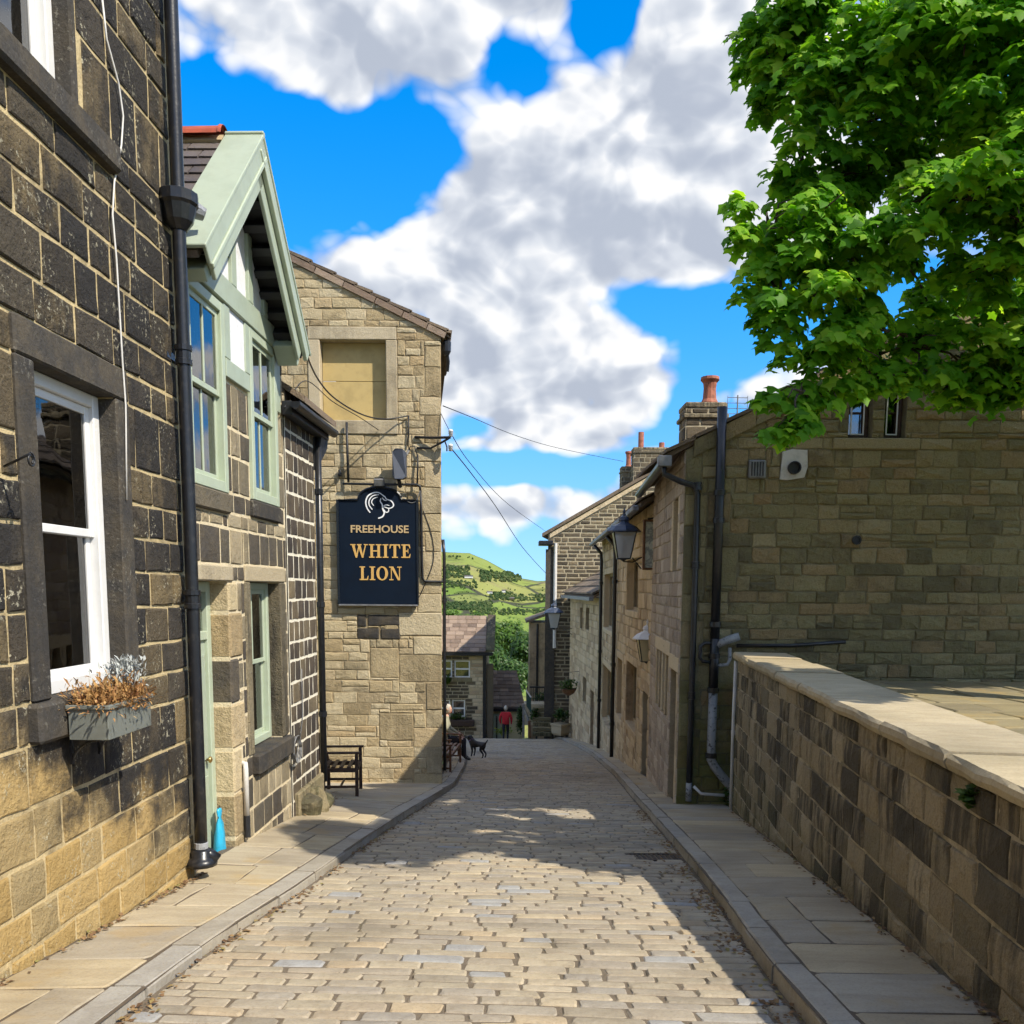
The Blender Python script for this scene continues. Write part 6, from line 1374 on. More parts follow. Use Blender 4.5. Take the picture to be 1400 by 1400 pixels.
rc = courses(X0, apx * 2 - X0, -7.2, apz, (.15, .22), (.3, .8), [], seed=73); masonry(F4, rc, w4, MAT['dark4'], seed=23, proud=(.01, .025), joint=.055, jit=.02, bev=.02, halfs=[(hl4[0], hl4[1], hl4[2] - .25), hr4], limit=120, minpx=5)
m = MB(); e0 = F4.P(ra[0] - .35, ra[1] - .35 * s4 + .05, .15); ap = F4.P(apx, apz + .05, .15); e1 = F4.P(2 * apx - ra[0] + .35, ra[1] - .35 * s4 + .05, .15); m.prism([e0, ap, ap + b4, e0 + b4], (0, 0, .16)); m.prism([ap, e1, e1 + b4, ap + b4], (0, 0, .16)); m.build('roof', MAT['stoneslate'], h4)
m = MB(); m.prism([F4.P(ra[0], ra[1] - .20, .03), F4.P(apx, apz - .20, .03), F4.P(apx, apz, .03), F4.P(ra[0], ra[1], .03)], F4.n * .05); m.build('verge_stone', MAT['tan'], h4)
m = MB(); c = F4.P(X0 - .12, ra[1] - .45, .3); m.box(c, (.32, 0, 0), (0, .5, 0), (0, 0, .10), .03); m.build('gutter', MAT['black'], h4)
m = MB(); m.prism([F4.P(X0 - .1, -7, .0), F4.P(X0 + .35, -7, .0), F4.P(X0 + .35, ra[1] - .7, .0), F4.P(X0 - .1, ra[1] - .7, .0)], F4.n * .08); m.build('corner_strip', MAT['trim_dark'], h4)
m = MB(); p = F4.P(F4.at(757, 800)[0], 0, .15); z0_, z1_ = F4.at(757, 885)[1], F4.at(757, 742)[1]; m.tube([(p[0], p[1], z1_), (p[0], p[1], z0_)], .08, 8)
T1('drainpipe', m, MAT['whitepipe'], 'pale grey drainpipe on the dark gable house at the bend', 'drainpipe')
cz = at(880, 668, 42)[2]
chimney(h4, (at(890, 640, 42)[0], 42, 0), 2.0, .8, cz - 1.5, at(890, 614, 42)[2], 'dark4', [(-.62, .75, .13, 0), (.35, .28, .13, 0)], mort='wall0_m')
chimney(h4, (at(854, 640, 43)[0], 43, 0), .62, .7, cz - 1.5, at(854, 640, 43)[2], 'dark4', [(.05, .75, .13, 1)], mort='wall0_m')
# fragment of a house beyond, slab-roofed
F5 = Facade(0, 47, 0, 'F'); q = rpx(F5, 724, 749, 851, 1010); h5 = thing('distant_house', 'narrow buff house corner with a dark overhanging roof left of the dark gable', 'house', tuple(F5.P(q[0] + .5, q[2], -2)))
m = MB(); F5.box(m, q[0], q[1] + 2, q[2] - 2, q[3], -4, 0); m.build('wall', MAT['tan'], h5)
m = MB(); m.prism([F5.P(q[0] - .22, q[3] + .0, .3), F5.P(q[0] - .22, q[3] + .12, .3), F5.P(q[0] + 1.5, q[3] + .75, .3), F5.P(q[0] + 1.5, q[3] + .6, .3)], F5.n * -4.5); m.build('roof', MAT['stoneslate'], h5)
m = MB(); u = F5.at(734, 900)[0]; m.tube([F5.P(u, q[3] - .05, .08), F5.P(u, q[2], .08)], .06, 8); m.build('drainpipe', MAT['black'], h5)
# two houses at the bottom of the street
F1 = Facade(0, 45, 0, 'F')
hb_ = thing('end_house', 'stone house with brown slate roof and white windows at the bottom of the street', 'house', tuple(F1.P(-3, -8, -2)))
xr = F1.at(665, 950)[0]; ze = F1.at(640, 893)[1]; zrd = F1.at(640, 849, -2.6)[1]
wq = [rpx(F1, 621, 642, 904, 927), rpx(F1, 600, 617.5, 904, 927), rpx(F1, 618.5, 636, 958, 981), rpx(F1, 600, 615.5, 958, 981)]
m = backing(F1, MB(), xr - 7, xr, -9.5, ze, wq, 0); shell(F1, m, xr - 7, xr, -9.5, ze, 5.2)
m.add([F1.P(xr, ze), F1.P(xr, ze, -5.2), F1.P(xr, zrd, -2.6)], [(0, 1, 2)], .5); w1 = m.build('wall', MAT['far_m'], hb_)
rc = courses(xr - 7, xr, -9.5, ze, (.15, .21), (.25, .6), wq, seed=74)
masonry(F1, [q for q in rc if q[0] > xr - .95], w1, MAT['tan'], seed=25, proud=(.01, .03), joint=.035, jit=.02, limit=60, minpx=5)
masonry(F1, [q for q in rc if q[0] <= xr - .95], w1, MAT['dark4'], seed=24, proud=(.01, .03), joint=.04, jit=.02, limit=60, minpx=5, rmap=lambda q, rd: min(1, rd.random() * .7 + (.4 if rd.random() < .25 else 0)))
for q in wq: simple_window(F1, hb_, q, d=-.06, frame='white', mull=0, surround=None)
for q in wq: m = MB(); zz = (q[2] + q[3]) / 2; F1.box(m, q[0] + .06, q[1] - .06, zz - .04, zz + .04, -.11, -.062); m.build('glazing_bar', MAT['white'], hb_)
m = MB(); F1.box(m, wq[0][0] - .08, wq[0][1] + .12, wq[0][2] - .22, wq[0][2] - .01, -.05, .06); m.build('sill', MAT['wall0'], hb_)
sl1 = (zrd - ze) / 2.6
m = MB(); m.prism([F1.P(xr - 7, ze + .05, .2), F1.P(xr + .2, ze + .05, .2), F1.P(xr + .2, zrd + .13, -2.6), F1.P(xr - 7, zrd + .13, -2.6)], (0, 0, -.1)); m.prism([F1.P(xr - 7, ze + .05, -5.4), F1.P(xr + .2, ze + .05, -5.4), F1.P(xr + .2, zrd + .13, -2.6), F1.P(xr - 7, zrd + .13, -2.6)], (0, 0, -.1)); rf = m.build('roof', MAT['roofbrown'], hb_)
rd = random.Random(31)
for row in range(9):
    u = xr - .05
    while u > xr - 3.6:
        w_ = rd.uniform(.35, .6); d0, d1 = .26 - row * .33, .26 - row * .33 - .36; zz = lambda d: ze + .05 + (zrd + .08 - ze) * (.2 - d) / 2.8
        m = MB(); m.prism([F1.P(u, zz(d0) + .04, d0), F1.P(u - w_ + .02, zz(d0) + .04, d0), F1.P(u - w_ + .02, zz(d1) + .012, d1), F1.P(u, zz(d1) + .012, d1)], (0, 0, .035), rd.random()); m.build('roof_slate', MAT['roofbrown'], rf); u -= w_
m = MB(); m.prism([F1.P(xr - .02, ze + .06, .3), F1.P(xr + .42, ze + .06, .3), F1.P(xr + .42, zrd + .2, -2.6), F1.P(xr - .02, zrd + .2, -2.6)], (0, 0, .12)); m.build('verge_coping', MAT['wall0'], rf)
m = MB(); m.bar(F1.P(xr - 4, ze - .05, .28), F1.P(xr + .35, ze - .05, .28), .16, .16); m.build('gutter', MAT['black'], hb_)
m = MB(); F1.box(m, xr - .18, xr - .02, -9, ze - .1, .02, .14); m.build('drainpipe', MAT['black'], hb_)
m = MB(); F1.box(m, xr + .02, xr + .35, -9.5, ze - .6, -.6, .06, .02); m.build('corner_pier', MAT['dark4'], hb_)
m = MB(); F1.box(m, wq[2][0] - .1, wq[2][1] + .5, wq[2][2] - .45, wq[2][2] - .12, .06, .38, .03); T1('window_box', m, MAT['wood'], 'dark window box under the lower window of the end house', 'window box')
m = MB(); leaf_cloud(m, F1.P((wq[2][0] + wq[2][1]) / 2 - .1, wq[2][2] + .02, .22), (.5, .14, .17), 160, .14, rd, .8); T1('bedding_plants', m, MAT['weed'], 'green plants in the dark window box of the end house', 'plants')
m = MB(); p = F1.P(F1.at(612, 931)[0], 0, .3); p[2] = F1.at(612, 931, .3)[1]; leaf_cloud(m, p, (.22, .2, .25), 200, .13, rd, .8); T1('wall_plant', m, MAT['weed'], 'round green plant hung beside the upper window of the end house', 'plant')
F2 = Facade(0, 46.2, 0, 'F'); q = rpx(F2, 668, 716, 967, 1012); ho = thing('outbuilding', 'low yellow-walled outbuilding with brown slate roof behind the walking person', 'outbuilding', tuple(F2.P(q[0] + .8, q[2], -2)))
m = MB(); F2.box(m, q[0] - .3, q[1], q[2] - 3, q[3], -3.5, 0); m.build('wall', plain('yellow_stone_wall', (.52, .44, .24), .9, var=.2, vscale=3, bstr=.3), ho)
zr2 = F2.at(690, 917, -3)[1]
P = lambda u, z, d: F2.P(u, z, d)
m = MB(); m.prism([P(q[0] - .3, q[3], .25), P(q[1] + .1, q[3], .25), P(q[1] - .35, zr2 - .05, -3), P(q[0] - .3, zr2 - .05, -3)], (0, 0, -.1)); rf = m.build('roof', MAT['slate'], ho)
for row in range(10):
    u = q[1] + .06 - row * .045
    while u > q[0] - .2:
        w_ = rd.uniform(.3, .5); f0, f1 = row / 10, (row + 1.12) / 10; pt = lambda f, h: (.27 - 3.27 * f, q[3] + (zr2 - .05 - q[3]) * f + h)
        m = MB(); (d0, z0_), (d1, z1_) = pt(f0, .045), pt(f1, .012); m.prism([P(u, z0_, d0), P(u - w_ + .02, z0_, d0), P(u - w_ + .02, z1_, d1), P(u, z1_, d1)], (0, 0, .03), rd.random()); m.build('roof_slate', MAT['roofbrown'], rf); u -= w_
m = MB(); m.bar(P(q[0] - .3, q[3] - .12, .2), P(q[1] + .1, q[3] - .12, .2), .1, .16); m.build('gutter', MAT['blackmatt'], ho)
dq = rpx(F2, 673, 686, 976, 1012); m = MB(); F2.box(m, dq[0], dq[1], dq[2] - .5, dq[3], .0, .05, .01); m.build('door', MAT['sage'], ho)
m = MB(); F2.box(m, dq[0] + .22, dq[0] + .3, dq[2], dq[3] - .1, .05, .07); m.build('door_gap', MAT['trim_dark'], ho)
# stone steps with iron rail and plants at the bend
sp = at(742, 1000, 39.3); t = thing('stone_steps', 'short flight of mossy stone steps beside the dark gable house', 'steps', tuple(sp))
for k in range(6): m = MB(); m.box((sp[0], sp[1] + k * .28, sp[2] - .1 + k * .19), (.42, 0, 0), (0, .16, 0), (0, 0, .085), .015); m.build('step', MAT['wall0'], t)
m = MB(); m.box((sp[0] - .1, sp[1] + 2.2, sp[2] + .55), (.7, 0, 0), (0, .6, 0), (0, 0, .5)); m.build('landing', MAT['wall0_m'], t)
t = thing('handrail', 'grey sloping handrail with dark panel beside the stone steps', 'railing', tuple(at(727, 1005, 39)))
a, b, c, e = at(716, 962, 39), at(726, 1006, 39), at(722, 940, 39.6), at(735, 964, 39)
m = MB(); m.bar(at(715, 964, 39), at(725, 990, 38.8), .06, .09); m.build('rail', MAT['greymetal'], t); m = MB(); m.bar(at(724, 985, 38.8), at(725, 1008, 38.8), .12, .12); m.build('post', MAT['wood_m'], t); m = MB(); m.bar(at(716, 962, 39), at(716.5, 1008, 39), .12, .10); m.build('post', MAT['greymetal'], t)
m = MB(); m.prism([at(719, 944, 40), at(726, 952, 40), at(727, 975, 40), at(720, 965, 40)], (0, .05, 0)); m.build('panel', plain('dark_green_paint', (.03, .07, .06), .5), t); m = MB(); m.bar(at(719, 943, 40), at(726, 953, 40), .05, .06); m.build('rail', MAT['white'], t)
t = thing('balcony', 'black balcony rail with plants in front of the distant house corner', 'railing', tuple(at(738, 975, 42)))
m = MB(); m.bar(at(724, 939, 42), at(750, 939, 42), .08, .08); m.bar(at(733, 969, 42), at(752, 969, 42), .5, .12); m.build('rail', MAT['black'], t)
for k in range(8): m = MB(); m.bar(at(726 + k * 3, 940, 42), at(726 + k * 3, 972, 42), .03, .03); m.build('baluster', MAT['black'], t)
MAT['hedge'] = leaf_mat('hedge_leaf', [(0, (.025, .06, .012)), (1, (.06, .12, .025))])
for (px, py, y, rx, rz, n, lab) in ((712, 985, 41, .17, .75, 420, 'tall narrow conifer beside the stone steps'), (742, 955, 42.6, .5, .35, 300, 'leafy shrub behind the black balcony rail'), (731, 978, 40.2, .22, .4, 200, 'potted shrub left of the stone steps'), (768, 977, 38.4, .38, .28, 300, 'bushy green plant growing in the pale planter'), (689, 1000, 42.8, .5, .2, 160, 'yellow-green flowers at the foot of the outbuilding')):
    m = MB(); leaf_cloud(m, at(px, py, y), (rx, rx, rz), n, .14, rd, .9); T1('shrub', m, MAT['hedge'] if 'yellow' not in lab else leaf_mat('yellow_flower', [(0, (.35, .36, .03)), (1, (.15, .25, .03))]), lab, 'shrub')
p = at(767, 1004, 38.3); m = MB(); m.lathe(p, [(.30, 0), (.40, .1), (.42, .42), (.46, .45), (.46, .52), (.38, .52)], 4); T1('planter', m, MAT['buff_trim'], 'pale square stone planter at the foot of the dark gable house', 'planter')
# ------------------------------------------------------------------ leaves
def leaf_mesh(name, C, Nrm, Dir, size, mat, parent, rv, lobed=True):
    """many leaves in one mesh: centres, normals, pointing directions"""
    C, Nrm, Dir = map(np.asarray, (C, Nrm, Dir)); n = len(C)
    Nrm = Nrm / np.linalg.norm(Nrm, axis=1, keepdims=True); Dir = Dir - Nrm * (Dir * Nrm).sum(1, keepdims=True); Dir /= np.maximum(np.linalg.norm(Dir, axis=1, keepdims=True), 1e-6); Sd = np.cross(Nrm, Dir)
    # outline of a five-lobed maple leaf: (along, across, lift)
    O = np.array([(-.45, 0, 0), (-.40, .36, -.06), (-.08, .34, .0), (.14, .60, -.12), (.30, .30, .0), (.62, .0, -.18), (.30, -.30, .0), (.14, -.60, -.12), (-.08, -.34, .0), (-.40, -.36, -.06)]) if lobed else np.array([(-.5, 0, 0), (0, .3, -.04), (.5, 0, -.12), (0, -.3, -.04)])
    k = len(O); ctr = np.array([(0.02, 0, .06)])
    A = np.concatenate([ctr, O]); V = C[:, None, :] + size[:, None, None] * (A[None, :, 0:1] * Dir[:, None, :] + A[None, :, 1:2] * Sd[:, None, :] + A[None, :, 2:3] * Nrm[:, None, :])
    V = V.reshape(-1, 3); base = (np.arange(n) * (k + 1))[:, None]
    if lobed: tri = np.array([(0, 1, 2), (0, 2, 3), (0, 3, 4), (0, 4, 5), (0, 5, 6), (0, 6, 7), (0, 7, 8), (0, 8, 9), (0, 9, 10), (0, 10, 1)])
    else: tri = np.array([(0, 1, 2), (0, 2, 3), (0, 3, 4), (0, 4, 1)])
    Fc = (base[:, :, None] + tri[None]).reshape(-1, 3); nf = len(Fc)
    lo, hi = V.min(0), V.max(0); org = np.array([(lo[0] + hi[0]) / 2, (lo[1] + hi[1]) / 2, lo[2]])
    me = bpy.data.meshes.new(name); me.vertices.add(len(V)); me.vertices.foreach_set('co', (V - org).astype(np.float32).ravel())
    me.loops.add(nf * 3); me.loops.foreach_set('vertex_index', Fc.astype(np.int32).ravel()); me.polygons.add(nf); me.polygons.foreach_set('loop_start', np.arange(0, nf * 3, 3, dtype=np.int32)); me.polygons.foreach_set('use_smooth', np.ones(nf, bool)); me.update(calc_edges=True)
    a = me.attributes.new('rnd', 'FLOAT', 'FACE'); a.data.foreach_set('value', np.repeat(rv, len(tri)).astype(np.float32)); me.materials.append(mat)
    o = bpy.data.objects.new(name, me); COL.objects.link(o); WL_[o.name] = org
    if parent is not None: o.parent = parent; o.location = org - WL_[parent.name]
    else: o.location = org
    return o
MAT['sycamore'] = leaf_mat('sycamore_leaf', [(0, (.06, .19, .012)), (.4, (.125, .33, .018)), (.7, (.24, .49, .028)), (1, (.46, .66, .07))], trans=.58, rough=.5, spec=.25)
MAT['bark'] = stone_mat('grey_brown_bark', [(0, (.07, .055, .04)), (1, (.10, .08, .06))], bstr=1.0)
TR = np.array([7.7, 8.4, .28]); tree = thing('sycamore_tree', 'large bright green sycamore overhanging the garden wall at upper right', 'tree', tuple(TR))
lobes = []
for px, py, y, r in [(1062, 40, 8.6, 62), (1110, 20, 8.3, 85), (1200, 40, 8, 105), (1310, 40, 7.5, 115), (1420, 40, 7.2, 120), (1040, 95, 8.5, 40), (1100, 120, 8.5, 62), (1180, 150, 8.2, 85), (1270, 170, 8.6, 80), (1370, 190, 7.6, 95),
                     (1085, 215, 8.6, 42), (1110, 250, 8.7, 60), (1180, 235, 8.7, 55), (1040, 300, 8.4, 48), (1090, 325, 8.2, 62), (1150, 330, 8.0, 55), (1240, 270, 7.7, 62), (1310, 265, 7.3, 80), (1380, 290, 7.2, 70), (1440, 330, 7.4, 90),
                     (1045, 395, 8.4, 44), (1110, 400, 8.1, 62), (1165, 385, 8.0, 34), (1135, 470, 8.2, 58), (1190, 440, 8.3, 45), (1240, 470, 8.6, 60), (1310, 490, 8.6, 60), (1380, 490, 8.4, 62), (1440, 470, 8.2, 70),
                     (1085, 535, 8.2, 44), (1078, 575, 8.2, 28), (1125, 535, 8.4, 38), (1225, 335, 8.7, 34), (1290, 365, 8.2, 30), (1345, 385, 8.0, 36), (1265, 415, 8.9, 32), (1330, 415, 8.8, 40), (1400, 395, 8.6, 44), (1262, 375, 9.2, 30), (1195, 480, 9.0, 34), (1190, 515, 8.4, 24), (1250, 510, 8.5, 30), (1300, 530, 8.6, 24)]:
    y += .9 * (250 - py) / 350      # lower boughs reach further out
    c = at(px, py, y); lobes.append((c, r * y / 1200 * 1.0, 1.0))
rd = random.Random(44); nin = len(lobes)
for k in range(60):   # the rest of the crown: to the right, above and behind the part in view
    a, b, c = rd.uniform(-1, 1), rd.uniform(-1, 1), rd.uniform(-1, 1)
    if a * a + b * b + c * c > 1: continue
    p = np.array([7.2 + 3.4 * a, 8.6 + 2.4 * b, 6.9 + 3.0 * c]); q = proj(p)
    if q[0] < 1300 and q[1] > -40: continue
    if p[2] < 3.6 or p[1] < 8.3 + .35 * (p[0] - 7) or (p[2] > 7.6 and p[0] < 7): continue
    lobes.append((p, rd.uniform(.55, .85), .55))
for k in range(26):   # unseen boughs over the yard, added right of the frame to shade the gable
    lobes.append((np.array([rd.uniform(6.6, 10.2), rd.uniform(8.9, 10.4), rd.uniform(3.9, 7.2)]), rd.uniform(.5, .75), .5))
for k in range(14): lobes.append((np.array([rd.uniform(6.4, 8.4), rd.uniform(7.9, 9.2), rd.uniform(6.6, 9.0)]), rd.uniform(.55, .7), .6))  # higher unseen boughs added to keep sun off the gable's left part
for p in ((4.4, 4.4, 6.3), (5.0, 4.2, 7.0), (5.6, 4.0, 7.6), (5.0, 4.8, 6.4), (5.8, 4.6, 7.2), (4.7, 3.9, 7.1), (6.3, 4.2, 8.1), (5.4, 3.7, 8.2)): lobes.append((np.array(p), .62, .65))  # out-of-frame boughs added to carry the shadow across to the left kerb
for p in ((5.3, 4.7, 4.9), (6.0, 4.6, 5.6), (5.8, 5.3, 5.0), (6.8, 5.0, 6.2), (7.6, 5.0, 6.0), (5.4, 5.4, 4.2)): lobes.append((np.array(p), .66, .7))  # nearer unseen boughs added so the road shadow starts closer
Cs, Ns, Ds, Sz, Rv = [], [], [], [], []; g_ = np.random.default_rng(5)
for i, (c, r, dn) in enumerate(lobes):
    vis = i < nin
    n = int((1250 if vis else 820) * r * r * dn / .36 * .75) + 40
    # sprays: drooping umbrellas of leaves set around the bough end
    k = max(6, int(17 * (r / .6) ** 1.6)); sv = g_.normal(size=(k, 3)); sv /= np.linalg.norm(sv, axis=1, keepdims=True)
    sc_ = c + sv * r * g_.uniform(.45, .98, (k, 1)) * np.array([1.02, 1.0, .85]); sr = r * g_.uniform(.30, .52, k) + .05
    j = g_.integers(0, k, n); rho = np.sqrt(g_.uniform(0, 1, n)); ph = g_.uniform(0, 2 * math.pi, n); ev = np.stack([np.cos(ph), np.sin(ph), np.zeros(n)], 1)
    Pp = sc_[j] + ev * (rho * sr[j])[:, None]; Pp[:, 2] += sr[j] * (.25 - .75 * rho ** 2) + g_.normal(size=n) * .03
    v = sv[j]
    nr_ = ev * (rho * .75)[:, None] + np.array([0.22, -.32, .85]) + g_.normal(size=(n, 3)) * .30
    dr_ = ev * 1.0 + v * .35 + np.array([-.05, -.1, -.55]) + g_.normal(size=(n, 3)) * .35
    Cs.append(Pp); Ns.append(nr_); Ds.append(dr_); Sz.append(g_.uniform(.065, .14, n) * (1 if vis else 1.6))
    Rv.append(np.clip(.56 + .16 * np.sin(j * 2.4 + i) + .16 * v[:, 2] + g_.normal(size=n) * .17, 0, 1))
leaf_mesh('crown', np.concatenate(Cs), np.concatenate(Ns), np.concatenate(Ds), np.concatenate(Sz), MAT['sycamore'], tree, np.concatenate(Rv))['kind'] = 'stuff'
m = MB(); m.tube([TR - np.array([0, 0, .3]), TR + np.array([0, 0, .4]), TR + np.array([-.05, 0, 1.6]), TR + np.array([-.1, .1, 3.2])], [.42, .32, .26, .22], 14); m.build('trunk', MAT['bark'], tree, smooth=True)
top = TR + np.array([-.1, .1, 3.2]); rd = random.Random(45)
mains = [np.array([5.9, 8.5, 5.3]), np.array([5.6, 8.0, 6.6]), np.array([6.4, 7.4, 7.4]), np.array([7.8, 8.8, 8.0]), np.array([9.0, 9.2, 6.5])]
bm = MB()
for e in mains: mid = (top + e) / 2 + np.array([0, 0, -.15]); bm.tube([top - np.array([0, 0, .3]), mid, e], [.15, .10, .055], 8)
pts_ = [(q, .055) for q in mains]
for c, r, dn in sorted(lobes, key=lambda l: np.linalg.norm(l[0] - top)):
    dt = np.linalg.norm(c - top); q, w_ = min(pts_, key=lambda t: np.linalg.norm(t[0] - c) + (.6 if np.linalg.norm(t[0] - top) > dt else 0)); L_ = np.linalg.norm(c - q)
    k1 = q + (c - q) * .35 + np.array([rd.uniform(-.12, .12), rd.uniform(-.12, .12), .10]) * L_; k2 = q + (c - q) * .7 + np.array([rd.uniform(-.1, .1), rd.uniform(-.1, .1), .06]) * L_
    w1 = max(w_ * .72, .012); bm.tube([q, k1, k2, c], [w_ * .8, w_ * .75, w1, w1 * .8], 6); pts_.append((c, w1))
    for _ in range(5): e = c + np.array([rd.gauss(0, 1), rd.gauss(0, 1), rd.gauss(0, .6)]) * r * .5; bm.tube([k2 + (c - k2) * rd.uniform(0, 1), (c + e) / 2 + np.array([0, 0, .06]), e], [.012, .009, .005], 5)
bm.build('branches', MAT['bark'], tree, smooth=True)

# trees in the valley mouth
def far_tree(c, r, h, n, sz, label, stops, seed, group):
    g_ = np.random.default_rng(seed); base = np.array([c[0], c[1], c[2] - h]); t = thing('broadleaf_tree', label, 'tree', tuple(base), group)
    m = MB(); m.tube([base, base + np.array([0, 0, h * .5]), np.asarray(c)], [r * .09, r * .07, r * .03], 7); m.build('trunk', MAT['bark'], t)
    lc = g_.normal(size=(12, 3)); lc /= np.linalg.norm(lc, axis=1, keepdims=True); lc = np.asarray(c) + lc * np.asarray([r, r, r * .9]) * .55
    k = g_.integers(0, 12, n); v = g_.normal(size=(n, 3)); v /= np.linalg.norm(v, axis=1, keepdims=True)
    P = lc[k] + v * r * .5 * g_.uniform(.5, 1.05, (n, 1)); nr_ = v + np.array([0, -.2, .7]) + g_.normal(size=(n, 3)) * .4; dr_ = v + np.array([0, 0, -.5]) + g_.normal(size=(n, 3)) * .4
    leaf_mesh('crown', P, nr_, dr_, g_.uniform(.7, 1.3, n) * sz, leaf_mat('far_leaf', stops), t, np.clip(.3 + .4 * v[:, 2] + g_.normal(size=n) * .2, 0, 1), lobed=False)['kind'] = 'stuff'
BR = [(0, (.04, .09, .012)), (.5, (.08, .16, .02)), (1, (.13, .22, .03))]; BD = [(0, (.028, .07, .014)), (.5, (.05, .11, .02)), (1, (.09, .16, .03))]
for k, (px, py, y, rp, lab, st) in enumerate([(690, 878, 74, 36, 'bright green broadleaf tree filling the gap at the end of the street', BR), (722, 892, 70, 34, 'darker green tree against the distant house corner', BD), (668, 905, 66, 30, 'green tree behind the roof ridge of the outbuilding', BD), (700, 925, 64, 26, 'dense dark tree right above the outbuilding roof', BD), (650, 858, 95, 22, 'small pale green tree behind the end house ridge', BR), (615, 852, 110, 20, 'yellowish green tree at the left of the end house roof', BR)]):
    c = at(px, py, y); far_tree(c, rp * y / 1200, 6, 2600, .32, lab, st, 60 + k, 'trees at the street end')
# woodland, hedges and walls on the far hill: one mass
def blob(m, c, r, rd, h=1.0):
    V = [np.asarray(c) + np.array([0, 0, r * h])]; n = 7
    for th in (.5, 1.0, 1.5, 2.1):
        for k in range(n): a = 2 * math.pi * k / n + th; f = rd.uniform(.75, 1.2); V.append(np.asarray(c) + r * f * np.array([math.sin(th) * math.cos(a), math.sin(th) * math.sin(a), h * math.cos(th)]))
    F_ = [(0, 1 + k, 1 + (k + 1) % n) for k in range(n)] + [(1 + i * n + k, 1 + (i + 1) * n + k, 1 + (i + 1) * n + (k + 1) % n, 1 + i * n + (k + 1) % n) for i in range(3) for k in range(n)]
    m.add(V, F_, rd.random())
rd = random.Random(81); m = MB()
def hill_hit(px, py):
    d = ray(px, py); t0 = 300
    for t_ in np.arange(300, 1700, 6.0):
        p = EYE + d * t_
        if p[2] < land(p[0], p[1]): return p
    return None
def scatter(x0, x1, y0, y1, n, r0, r1):
    for _ in range(n):
        p = hill_hit(rd.uniform(x0, x1), rd.uniform(y0, y1))
        if p is not None: r = rd.uniform(r0, r1) * p[1] / 1200; blob(m, (p[0], p[1], land(p[0], p[1]) + r * .4), r, rd, rd.uniform(.8, 1.2))
scatter(607, 640, 776, 792, 120, 1.30, 2.80); scatter(655, 710, 783, 796, 180, 1.62, 3.15); scatter(607, 650, 796, 806, 120, 0.98, 2.10); scatter(668, 700, 812, 822, 100, 1.30, 2.80); scatter(700, 745, 814, 823, 90, 1.30, 2.80)
scatter(607, 670, 826, 836, 220, 1.62, 3.50); scatter(640, 745, 834, 842, 180, 1.30, 2.80); scatter(560, 610, 780, 840, 160, 1.30, 2.80); scatter(745, 900, 790, 835, 200, 1.30, 3.50); scatter(607, 745, 800, 835, 100, 0.65, 1.40)
for px in np.linspace(607, 746, 60):
    if rd.random() < .55: scatter(px - 1, px + 1, 762 if px < 650 else 775, 766 if px < 650 else 796, 1, 1, 2.2)
mt = leaf_mat('woodland', [(0, (.03, .055, .022)), (.5, (.05, .085, .03)), (1, (.10, .12, .05))], trans=.0, rough=.9, spec=.1)
ST('far_woodland', m, mt, kind='stuff')
# pale farmhouses on the hill
for px, py, w_, lab in ((639, 792, 11, 'long white farmhouse highest on the far green hill'), (687, 811, 5, 'small white house at the middle of the far hill'), (668, 813, 7, 'bluish-grey farmhouse left of the small white hill house'), (697, 821, 9, 'grey stone farm lowest on the far hill')):
    p = hill_hit(px, py)
    if p is None: continue
    s_ = p[1] / 1200; c = np.array([p[0], p[1], land(p[0], p[1])]); t = thing('farmhouse', lab, 'farmhouse', tuple(c), 'farms on the far hill'); W_, H_ = w_ * s_ / 2, 2.2 * s_
    m = MB(); m.box(c + np.array([0, 0, H_ / 2]), (W_, 0, 0), (0, 4, 0), (0, 0, H_ / 2)); m.build('wall', MAT['white'] if 'white' in lab else MAT['wall0'], t)
    m = MB(); m.prism([c + np.array([-W_ - .3, -4.3, H_]), c + np.array([-W_ - .3, 4.3, H_]), c + np.array([-W_ - .3, 0, H_ * 1.7])], (2 * W_ + .6, 0, 0)); m.build('roof', MAT['slate'], t)
